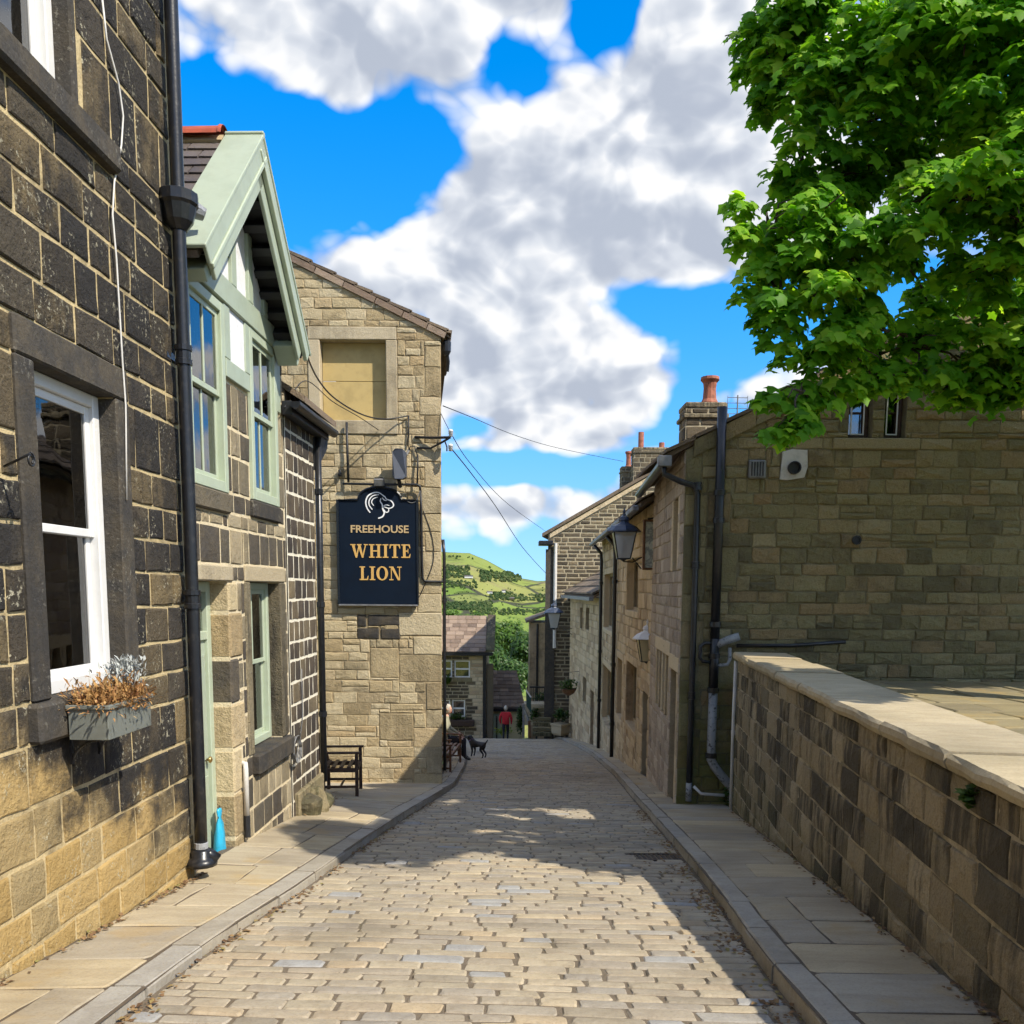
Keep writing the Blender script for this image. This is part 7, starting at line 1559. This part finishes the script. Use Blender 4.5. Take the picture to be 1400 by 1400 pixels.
# ------------------------------------------------------------------ wooden armchair beside the pub
def slat_chair(name, origin, ang, label, cat, width, mat, slats=5, group=None, backh=.86, deep=.48):
    """garden seat: seat slats, arms, legs, slatted back; faces local +x, width along y"""
    O = np.asarray(origin, float); c, s_ = math.cos(ang), math.sin(ang)
    Q = lambda x, y, z: O + np.array([c * x - s_ * y, s_ * x + c * y, z])
    t = thing(name, label, cat, tuple(O), group); w = width / 2
    def bar(nm, a, b, ww, hh, up=(0, 0, 1), par=None): m = MB(); m.bar(Q(*a), Q(*b), ww, hh, up, ch=.004); return m.build(nm, mat, par or t)
    for y in (-w, w):
        bar('leg', (deep, y, 0), (deep, y, .62), .045, .045, (1, 0, 0)); bar('leg', (.0, y, 0), (.0, y, .42), .045, .045, (1, 0, 0)); bar('back_post', (.0, y, .42), (-.10, y, backh), .045, .04, (1, 0, 0))
        bar('arm', (-.06, y, .64), (deep + .05, y, .64), .06, .028); bar('seat_rail', (.022, y, .39), (deep - .022, y, .39), .028, .06); bar('stretcher', (.022, y, .15), (deep - .022, y, .15), .025, .035)
    bar('seat_rail', (deep, -w + .02, .39), (deep, w - .02, .39), .028, .06); bar('stretcher', (deep * .5, -w + .013, .15), (deep * .5, w - .013, .15), .025, .03)
    for k in range(slats): x = .03 + (deep - .03) * k / (slats - 1); bar('seat_slat', (x, -w - .01, .432), (x, w + .01, .432), .055, .02)
    bar('back_rail', (-.10, -w + .02, backh - .04), (-.10, w - .02, backh - .04), .03, .08); bar('back_rail', (-.025, -w + .02, .52), (-.025, w - .02, .52), .03, .05)
    n = max(3, int(width / .11))
    for k in range(n): y = -w + .05 + (width - .1) * k / (n - 1); bar('back_slat', (-.033, y, .546), (-.09, y, backh - .08), .05, .014, (1, 0, 0))
    return t
p = hit(474, 1090, (0, S, 1), .15); zc = float(zpl(p[0], p[1]))
slat_chair('garden_chair', (p[0] - .30, p[1] + .12, zc), R(4), 'dark brown slatted wooden armchair on the pavement before the pub gable', 'chair', .52, MAT['wood'], deep=.47)
yb = 18.2; zb = float(zroad(yb)) + .1
slat_chair('garden_bench', (-1.62, yb + .35, zb - .04), R(-5), 'brown wooden bench against the street side of the pub', 'bench', 1.4, MAT['wood_m'], deep=.42)
slat_chair('garden_bench', (-1.88, 22.05, float(zroad(22)) + .06), R(-6), 'second brown bench carrying the seated man past the pub corner', 'bench', 1.3, MAT['wood_m'], deep=.42)

# ------------------------------------------------------------------ lanterns
def lantern(name, c, s, label, group, glow=None, bracket_to=None, panes='lamp_glass', top='lampiron'):
    """tapered four-sided street lantern; c = bottom centre, s = height of the glazed body"""
    c = np.asarray(c, float); t = thing(name, label, 'lantern', tuple(c), group); a, b = .24 * s, .42 * s
    ring = lambda r, z: [c + np.array([x * r, y * r, z]) for x, y in ((-1, -1), (1, -1), (1, 1), (-1, 1))]
    lo, hi = ring(a, 0), ring(b, s)
    for i in range(4): m = MB(); m.bar(lo[i], hi[i], .035 * s, .035 * s); m.build('corner_bar', MAT['blackmatt'], t)
    for r, z in ((a, 0), (b, s)):
        m = MB(); q = ring(r, z)
        for i in range(4): m.bar(q[i], q[(i + 1) % 4], .04 * s, .04 * s)
        m.build('ring', MAT['blackmatt'], t)
    for i in range(4):
        j = (i + 1) % 4; m = MB(); m.add([lo[i] * .995 + c * .005, lo[j] * .995 + c * .005, hi[j] * .995 + c * .005, hi[i] * .995 + c * .005], [(0, 1, 2, 3)]); m.build('pane', MAT[panes], t)
    m = MB(); V = []
    for r, z in ((b * 1.32, s * 1.0), (b * 1.30, s * 1.05), (b * .95, s * 1.22), (b * .42, s * 1.34), (b * .34, s * 1.40), (b * .42, s * 1.44), (b * .36, s * 1.56), (b * .12, s * 1.62), (b * .10, s * 1.70)): V.append((r, z))
    m.lathe(c, [(r * 1.2, z) for r, z in V], 8); m.lathe(c + np.array([0, 0, s * 1.70]), [(.02 * s, 0), (.06 * s, .05 * s), (.05 * s, .1 * s), (.015 * s, .2 * s)], 8); m.build('roof', MAT[top], t)
    m = MB(); m.lathe(c + np.array([0, 0, s * .1]), [(.05 * s, 0), (.07 * s, .2 * s), (.08 * s, .5 * s), (.04 * s, .6 * s)], 8); m.build('bulb', MAT['curtain'], t)
    m = MB(); m.lathe(c - np.array([0, 0, .1 * s]), [(.03 * s, 0), (.10 * s, .05 * s), (.2 * s, .1 * s)], 8); m.build('base', MAT['blackmatt'], t)
    if bracket_to is not None:
        e = np.asarray(bracket_to, float); k = c - np.array([0, 0, .1 * s]); m = MB(); m.tube([k, k + (e - k) * .5 - np.array([0, 0, .12 * s]), e], .03 * s, 6); m.tube([c + (e - c) * .5, e - np.array([0, 0, .45 * s])], .025 * s, 6); m.build('bracket', MAT['black'], t)
    return t
MAT['lampiron'] = plain('blue_grey_lamp_paint', (.05, .065, .10), .4, var=.15, vscale=10)
def opal(name, col):
    m, nt, out = new_mat(name); principled(nt, out, col, .35, normal=bump(nt, NOISE(nt, pos(nt), 8), .05, .01), **{'Transmission Weight': .45}); return m
MAT['lamp_glass'] = opal('frosted_lamp_glass', (.62, .62, .58))
MAT['opal'] = opal('opal_panel', (.72, .62, .36))
yl = 17.0; c = at(850, 762, yl); e = np.array([2.55, yl + .6, c[2] + .05])
lantern('street_lantern', c, .50, 'large blue-grey street lantern bracketed over the right pavement', 'street lanterns', bracket_to=e)
c = at(756, 858, 36); lantern('street_lantern', c, .62, 'small dark lantern far down the street against the dark gable', 'street lanterns', bracket_to=c + np.array([.9, 2.2, -.1]))
c = at(883.5, 902, 16.9); lantern('wall_lamp', c, .43, 'white-topped wall lamp with yellow panes, half hidden behind the gable house', 'street lanterns', bracket_to=c + np.array([.12, .35, -.05]), panes='opal', top='white')
# framed hanging sign
a, b = at(876, 777, 16.3), at(897, 708, 16.3); t = thing('hanging_sign', 'brown-framed picture sign hanging beside the street lantern', 'sign', (a[0], a[1], a[2]))
FS = Facade(a[0], 16.3, 6, 'F'); w_, h_ = b[0] - a[0], b[2] - a[2]
m = MB(); frame_bars(FS, m, 0, w_, a[2], b[2], .04, -.03, .03, .006); m.build('frame', MAT['wood_m'], t)
def picture_mat():
    m, nt, out = new_mat('faded_picture'); p = pos(nt); n = NOISE(nt, p, 7.0, 5, .6, dist=1.0)
    principled(nt, out, RAMP(nt, n, [(.3, (.62, .60, .46)), (.48, (.48, .49, .38)), (.55, (.22, .23, .21)), (.7, (.60, .57, .43))]), .6); return m
m = MB(); FS.box(m, .035, w_ - .035, a[2] + .035, b[2] - .035, -.015, .012); m.build('picture', picture_mat(), t)
m = MB(); m.bar(FS.P(w_ * .3, b[2] + .01, 0), FS.P(w_ + .12, b[2] + .06, .0), .02, .03); m.build('hanger', MAT['black'], t)

# ------------------------------------------------------------------ people and dog
def skin_mesh(name, nodes, edges, root, sub=2, scale=1.0):
    keys = list(nodes); me = bpy.data.meshes.new(name); me.from_pydata([nodes[k][0] for k in keys], [(keys.index(a), keys.index(b)) for a, b in edges], [])
    o = bpy.data.objects.new(name, me); COL.objects.link(o); md = o.modifiers.new('skin', 'SKIN'); md.use_smooth_shade = True
    for i, k in enumerate(keys):
        r = nodes[k][1]; r = r if hasattr(r, '__len__') else (r, r); me.skin_vertices[0].data[i].radius = r; me.skin_vertices[0].data[i].use_root = (k == root)
    sd_ = o.modifiers.new('sub', 'SUBSURF'); sd_.levels = sub; sd_.render_levels = sub
    dg = bpy.context.evaluated_depsgraph_get(); ev = bpy.data.meshes.new_from_object(o.evaluated_get(dg)); bpy.data.objects.remove(o)
    V = np.array([v.co[:] for v in ev.vertices]); F_ = [tuple(p.vertices) for p in ev.polygons]; bpy.data.meshes.remove(ev); return V, F_
def colour_body(name, V, F_, nodes, seg, mats, parent, origin, smooth=True):
    """one continuous mesh; each face takes the material of the nearest skeleton segment"""
    me = bpy.data.meshes.new(name); me.from_pydata((V).tolist(), [], F_)
    for k in mats: me.materials.append(mats[k])
    ks = list(mats); C = np.array([V[list(f)].mean(0) for f in F_]); best = np.full(len(C), 1e9); idx = np.zeros(len(C), int)
    for (a, b, mk) in seg:
        A, B = np.array(nodes[a][0]), np.array(nodes[b][0]); d = B - A; t = np.clip(((C - A) @ d) / max(d @ d, 1e-9), 0, 1); dist = np.linalg.norm(C - (A + t[:, None] * d), axis=1); w = dist < best; best[w] = dist[w]; idx[w] = ks.index(mk)
    me.polygons.foreach_set('material_index', idx.astype(np.int32)); me.polygons.foreach_set('use_smooth', np.ones(len(F_), bool))
    o = bpy.data.objects.new(name, me); COL.objects.link(o); WL_[o.name] = WL_[parent.name].copy(); o.parent = parent; return o
cl = {'skin': plain('skin', (.50, .30, .22), .55, var=.08, bstr=.02), 'red': plain('red_jacket', (.48, .02, .03), .85, var=.15, vscale=20, bstr=.1), 'dark': plain('dark_trousers', (.018, .018, .026), .9, var=.15, vscale=20), 'shoe': plain('pale_shoe', (.40, .38, .34), .6), 'bshoe': plain('black_shoe', (.012, .012, .013), .5),
      'beige': plain('khaki_jacket', (.30, .29, .21), .9, var=.1, vscale=15), 'hair': plain('grey_hair', (.45, .42, .36), .8), 'blue': plain('blue_jeans', (.035, .05, .085), .9, var=.15, vscale=20)}
def head(parent, c, face, hair, r=.105):
    """head with face, ears and hair; face = direction it looks"""
    c = np.asarray(c, float); f = np.asarray(face, float); f /= np.linalg.norm(f); sd = np.cross(f, (0, 0, 1)); V = []; n1, n2 = 12, 16
    for i in range(n1 + 1):
        th = math.pi * i / n1
        for k in range(n2):
            ph = 2 * math.pi * k / n2; x, y, z = math.sin(th) * math.cos(ph), math.sin(th) * math.sin(ph), math.cos(th)
            w = .80 - .16 * max(0, -z); dpt = .95 - .12 * max(0, -z); nose = .16 * math.exp(-((z + .12) / .16) ** 2 - (y / .14) ** 2) if x > 0 else 0; brow = .05 * math.exp(-((z - .15) / .1) ** 2) if x > 0 else 0
            V.append(f * r * (x * dpt + nose + brow) + sd * r * y * w + np.array([0, 0, 1]) * r * z * 1.25)
    m = MB(); F_ = [(i * n2 + k, (i + 1) * n2 + k, (i + 1) * n2 + (k + 1) % n2, i * n2 + (k + 1) % n2) for i in range(n1) for k in range(n2)]; m.add([c + v for v in V], F_)
    for s_ in (-1, 1): m.lathe(c + sd * s_ * r * .78 - f * .01, [(.01, -.03), (.022, -.01), (.024, .015), (.01, .03)], 8)
    h = m.build('head', cl['skin'], parent, smooth=True)
    for s_ in (-1, 1): m = MB(); m.lathe(c + f * r * .86 + sd * s_ * r * .32 + np.array([0, 0, r * .06]), [(.004, -.008), (.011, 0), (.004, .008)], 8); m.build('eye', cl['bshoe'], h)
    m = MB(); m.box(c + f * r * .84 - np.array([0, 0, r * .55]), sd * r * .24, f * .006, (0, 0, .006)); m.build('mouth', cl['red'], h)
    m = MB(); V2 = []
    for i in range(n1 + 1):
        for k in range(n2): v = V[i * n2 + k]; V2.append(c + v * np.array([1.09, 1.09, 1.07]))
    keep = [q for q in F_ if np.mean([(V[j] @ f) / r for j in q]) < .25 + .9 * max(0, np.mean([V[j][2] for j in q]) / (r * 1.25) - .35) and np.mean([V[j][2] for j in q]) > -r * .75]
    m.add(V2, keep); m.build('hair', cl[hair], h, smooth=True); return h
def hand(nodes, edges, nm, wrist, d, pd, s=1.0):
    """palm and five fingers as thin chains"""
    wrist, d, pd = (np.asarray(q, float) for q in (wrist, d, pd)); d /= np.linalg.norm(d); pd /= np.linalg.norm(pd); sd = np.cross(d, pd)
    palm = wrist + d * .055 * s; nodes[nm + 'p'] = (tuple(palm), (.028 * s, .018 * s)); edges.append((nm + 'w', nm + 'p'))
    for i, (o, L) in enumerate(((-.03, .062), (-.01, .072), (.01, .068), (.028, .054))):
        a = palm + d * .04 * s + sd * o * s; b = a + d * L * .5 * s + pd * .008 * s; c = b + d * L * .35 * s + pd * .022 * s
        for j, q in enumerate((a, b, c)): nodes[f'{nm}f{i}{j}'] = (tuple(q), .009 * s)
        edges += [(nm + 'p', f'{nm}f{i}0'), (f'{nm}f{i}0', f'{nm}f{i}1'), (f'{nm}f{i}1', f'{nm}f{i}2')]
    a = wrist + d * .03 * s - sd * .03 * s; b = a + d * .035 * s - sd * .02 * s + pd * .01 * s; nodes[nm + 't0'] = (tuple(a), .011 * s); nodes[nm + 't1'] = (tuple(b), .009 * s); edges += [(nm + 'p', nm + 't0'), (nm + 't0', nm + 't1')]
# walker in red, seen from behind
yw = 42.0; O = np.array([at(692, 1000, yw)[0], yw, float(zroad(yw)) + .01]); tw = thing('person', 'person in a red jacket and dark trousers walking away down the street', 'person', tuple(O))
nd = {'pel': ((0, 0, .92), (.18, .14)), 'wai': ((0, 0, 1.05), (.18, .14)), 'che': ((0, .02, 1.25), (.20, .14)), 'nec': ((0, .03, 1.42), (.06, .06)), 'nk2': ((0, .04, 1.49), (.05, .05)),
      'rh': ((.09, 0, .86), .10), 'rk': ((.10, .10, .48), .065), 'ra': ((.10, .06, .09), .045), 'rt': ((.11, .22, .04), (.045, .035)), 'lh': ((-.09, 0, .86), .10), 'lkn': ((-.10, -.02, .47), .065), 'la': ((-.10, -.20, .13), .045), 'lt': ((-.11, -.08, .04), (.045, .035)),
      'rs': ((.20, .02, 1.36), .08), 're': ((.28, -.05, 1.08), .065), 'rw': ((.27, .04, .86), .033), 'ls': ((-.20, .02, 1.36), .08), 'le': ((-.29, .0, 1.09), .065), 'lw': ((-.25, .10, .88), .033)}
ed = [('pel', 'wai'), ('wai', 'che'), ('che', 'nec'), ('nec', 'nk2'), ('pel', 'rh'), ('rh', 'rk'), ('rk', 'ra'), ('ra', 'rt'), ('pel', 'lh'), ('lh', 'lkn'), ('lkn', 'la'), ('la', 'lt'), ('che', 'rs'), ('rs', 're'), ('re', 'rw'), ('che', 'ls'), ('ls', 'le'), ('le', 'lw')]
hand(nd, ed, 'r', nd['rw'][0], (0, .15, -1), (-1, 0, 0)); hand(nd, ed, 'l', nd['lw'][0], (0, .2, -1), (1, 0, 0))
V, F_ = skin_mesh('b', nd, ed, 'pel')
seg = [('pel', 'rh', 'red'), ('pel', 'lh', 'red'), ('pel', 'wai', 'red'), ('wai', 'che', 'red'), ('che', 'nec', 'red'), ('nec', 'nk2', 'skin'), ('rh', 'rk', 'dark'), ('rk', 'ra', 'dark'), ('ra', 'rt', 'shoe'), ('lh', 'lkn', 'dark'), ('lkn', 'la', 'dark'), ('la', 'lt', 'shoe'), ('rs', 're', 'red'), ('re', 'rw', 'red'), ('ls', 'le', 'red'), ('le', 'lw', 'red'), ('rp', 'rf10', 'skin'), ('lp', 'lf10', 'skin'), ('rf10', 'rf12', 'skin'), ('lf10', 'lf12', 'skin')]
colour_body('body', V, F_, nd, seg, {k: cl[k] for k in ('skin', 'red', 'dark', 'shoe')}, tw, O); head(tw, O + np.array([0, .05, 1.60]), (0, 1, 0), 'hair')
# man seated on the bench, seen from the side
O = np.array([-1.66, 22.05, float(zroad(22)) + .06]); ts = thing('person', 'seated man in a khaki jacket and dark trousers beside the pub corner', 'person', tuple(O))
nd = {'pel': ((0, 0, .54), (.15, .13)), 'wai': ((-.03, 0, .70), (.15, .13)), 'che': ((-.04, 0, .95), (.18, .13)), 'nec': ((-.0, 0, 1.14), (.065, .06)), 'nk2': ((.02, 0, 1.20), (.055, .055)),
      'rh': ((.06, -.10, .52), .10), 'rk': ((.44, -.13, .54), .07), 'ra': ((.47, -.13, .10), .047), 'rt': ((.63, -.14, .045), (.045, .035)), 'lh': ((.06, .10, .52), .10), 'lkn': ((.46, .12, .54), .07), 'la': ((.40, .12, .10), .047), 'lt': ((.56, .13, .045), (.045, .035)),
      'rs': ((-.02, -.20, 1.06), .07), 're': ((.05, -.26, .80), .055), 'rw': ((.27, -.16, .68), .035), 'ls': ((-.02, .20, 1.06), .07), 'le': ((.06, .26, .80), .055), 'lw': ((.28, .14, .68), .035)}
ed = [('pel', 'wai'), ('wai', 'che'), ('che', 'nec'), ('nec', 'nk2'), ('pel', 'rh'), ('rh', 'rk'), ('rk', 'ra'), ('ra', 'rt'), ('pel', 'lh'), ('lh', 'lkn'), ('lkn', 'la'), ('la', 'lt'), ('che', 'rs'), ('rs', 're'), ('re', 'rw'), ('che', 'ls'), ('ls', 'le'), ('le', 'lw')]
hand(nd, ed, 'r', nd['rw'][0], (1, .2, -.25), (0, 0, -1)); hand(nd, ed, 'l', nd['lw'][0], (1, -.2, -.25), (0, 0, -1))
V, F_ = skin_mesh('b', nd, ed, 'pel')
seg = [(a, b, {'red': 'beige', 'shoe': 'bshoe'}.get(k, k)) for a, b, k in seg]
colour_body('body', V, F_, nd, seg, {k: cl[k] for k in ('skin', 'beige', 'dark', 'bshoe')}, ts, O); head(ts, O + np.array([.04, 0, 1.31]), (1, 0, -.1), 'hair')
# black dog
O = np.array([-1.0, 24.3, float(zroad(24.3)) + .01]); td = thing('dog', 'black dog standing in the road facing the seated man', 'dog', tuple(O))
nd = {'che': ((-.08, 0, .36), (.085, .115)), 'bel': ((.10, 0, .39), (.075, .085)), 'pel': ((.25, 0, .40), (.075, .085)), 'nec': ((-.17, 0, .47), .07), 'hed': ((-.24, 0, .57), .065), 'muz': ((-.33, 0, .54), .04), 'nos': ((-.38, 0, .53), .026),
      'eal': ((-.22, .055, .60), .022), 'ebl': ((-.22, .075, .53), .018), 'ear': ((-.22, -.055, .60), .022), 'ebr': ((-.22, -.075, .53), .018), 'ta1': ((.33, 0, .43), .025), 'ta2': ((.40, .02, .54), .016)}
ed = [('che', 'bel'), ('bel', 'pel'), ('che', 'nec'), ('nec', 'hed'), ('hed', 'muz'), ('muz', 'nos'), ('hed', 'eal'), ('eal', 'ebl'), ('hed', 'ear'), ('ear', 'ebr'), ('pel', 'ta1'), ('ta1', 'ta2')]
for s_, k in ((-1, 'r'), (1, 'l')):
    nd.update({k + 's': ((-.11, s_ * .06, .30), .045), k + 'e': ((-.08, s_ * .065, .20), .028), k + 'w': ((-.10, s_ * .065, .09), .020), k + 'f': ((-.125, s_ * .065, .02), (.026, .018)),
               k + 'h': ((.24, s_ * .06, .34), .06), k + 'k': ((.20, s_ * .065, .23), .038), k + 'c': ((.30, s_ * .065, .13), .022), k + 'm': ((.285, s_ * .065, .05), .018), k + 'p': ((.255, s_ * .065, .018), (.026, .018))})
    ed += [('che', k + 's'), (k + 's', k + 'e'), (k + 'e', k + 'w'), (k + 'w', k + 'f'), ('pel', k + 'h'), (k + 'h', k + 'k'), (k + 'k', k + 'c'), (k + 'c', k + 'm'), (k + 'm', k + 'p')]
rot = R(-35); cr_, sr_ = math.cos(rot), math.sin(rot)
nd = {k: ((v[0][0] * cr_ - v[0][1] * sr_, v[0][0] * sr_ + v[0][1] * cr_, v[0][2]), v[1]) for k, v in nd.items()}
V, F_ = skin_mesh('d', nd, ed, 'che')
colour_body('body', V, F_, nd, [('che', 'bel', 'coat'), ('nec', 'hed', 'coat')], {'coat': plain('black_dog_coat', (.012, .011, .014), .6, var=.2, vscale=30, bstr=.3)}, td, O)
m = MB(); c = O + np.array(nd['nec'][0]); m.lathe(c - np.array([0, 0, .0]), [(.078, -.012), (.085, -.01), (.085, .012), (.078, .014)], 12, ax=np.array(nd['hed'][0]) - np.array(nd['nec'][0])); m.build('collar', plain('purple_collar', (.12, .06, .2), .6), td)

# ------------------------------------------------------------------ leaf litter along the kerbs and wall feet
rd = random.Random(55); m = MB()
def litter(f, y0, y1, n, spread, zf):
    for _ in range(n):
        y = rd.uniform(y0, y1); k = math.sin(y * 2.3) + math.sin(y * 5.1 + 1)
        if k < -.3 and rd.random() < .8: continue
        x = float(f(y)) + rd.gauss(0, spread); p = np.array([x, y, float(zf(x, y)) + .004 + rd.uniform(0, .012)]); a = rd.uniform(0, 6.28); L = rd.uniform(.012, .045)
        blade(m, p, p + L * np.array([math.cos(a), math.sin(a), rd.uniform(-.1, .25)]), L * .35, (math.sin(a), -math.cos(a), .1), rd.random())
rz = lambda x, y: float(zroad(y)) - .006
litter(lambda y: lk(y) + .05, 3.4, 13, 900, .035, rz); litter(lambda y: rk(y) - .07, 3.4, 12, 1000, .05, rz); litter(lambda y: lw(y) + .06, 3.6, 6.8, 350, .02, zpl); litter(lambda y: 2.15 + (y - 3.6) * .0998 - .05, 3.4, 11, 500, .03, zpr); litter(lambda y: 1.45, 4.4, 8.4, 350, .12, rz)
litter(lambda y: -2.42, 10.0, 12, 250, .06, zpl)
ST('leaf_litter', m, stone_mat('dead_leaf', [(0, (.10, .055, .03)), (.5, (.20, .115, .055)), (.85, (.30, .20, .09)), (1, (.22, .2, .06))], soot_amt=.2, bstr=.05), kind='stuff')
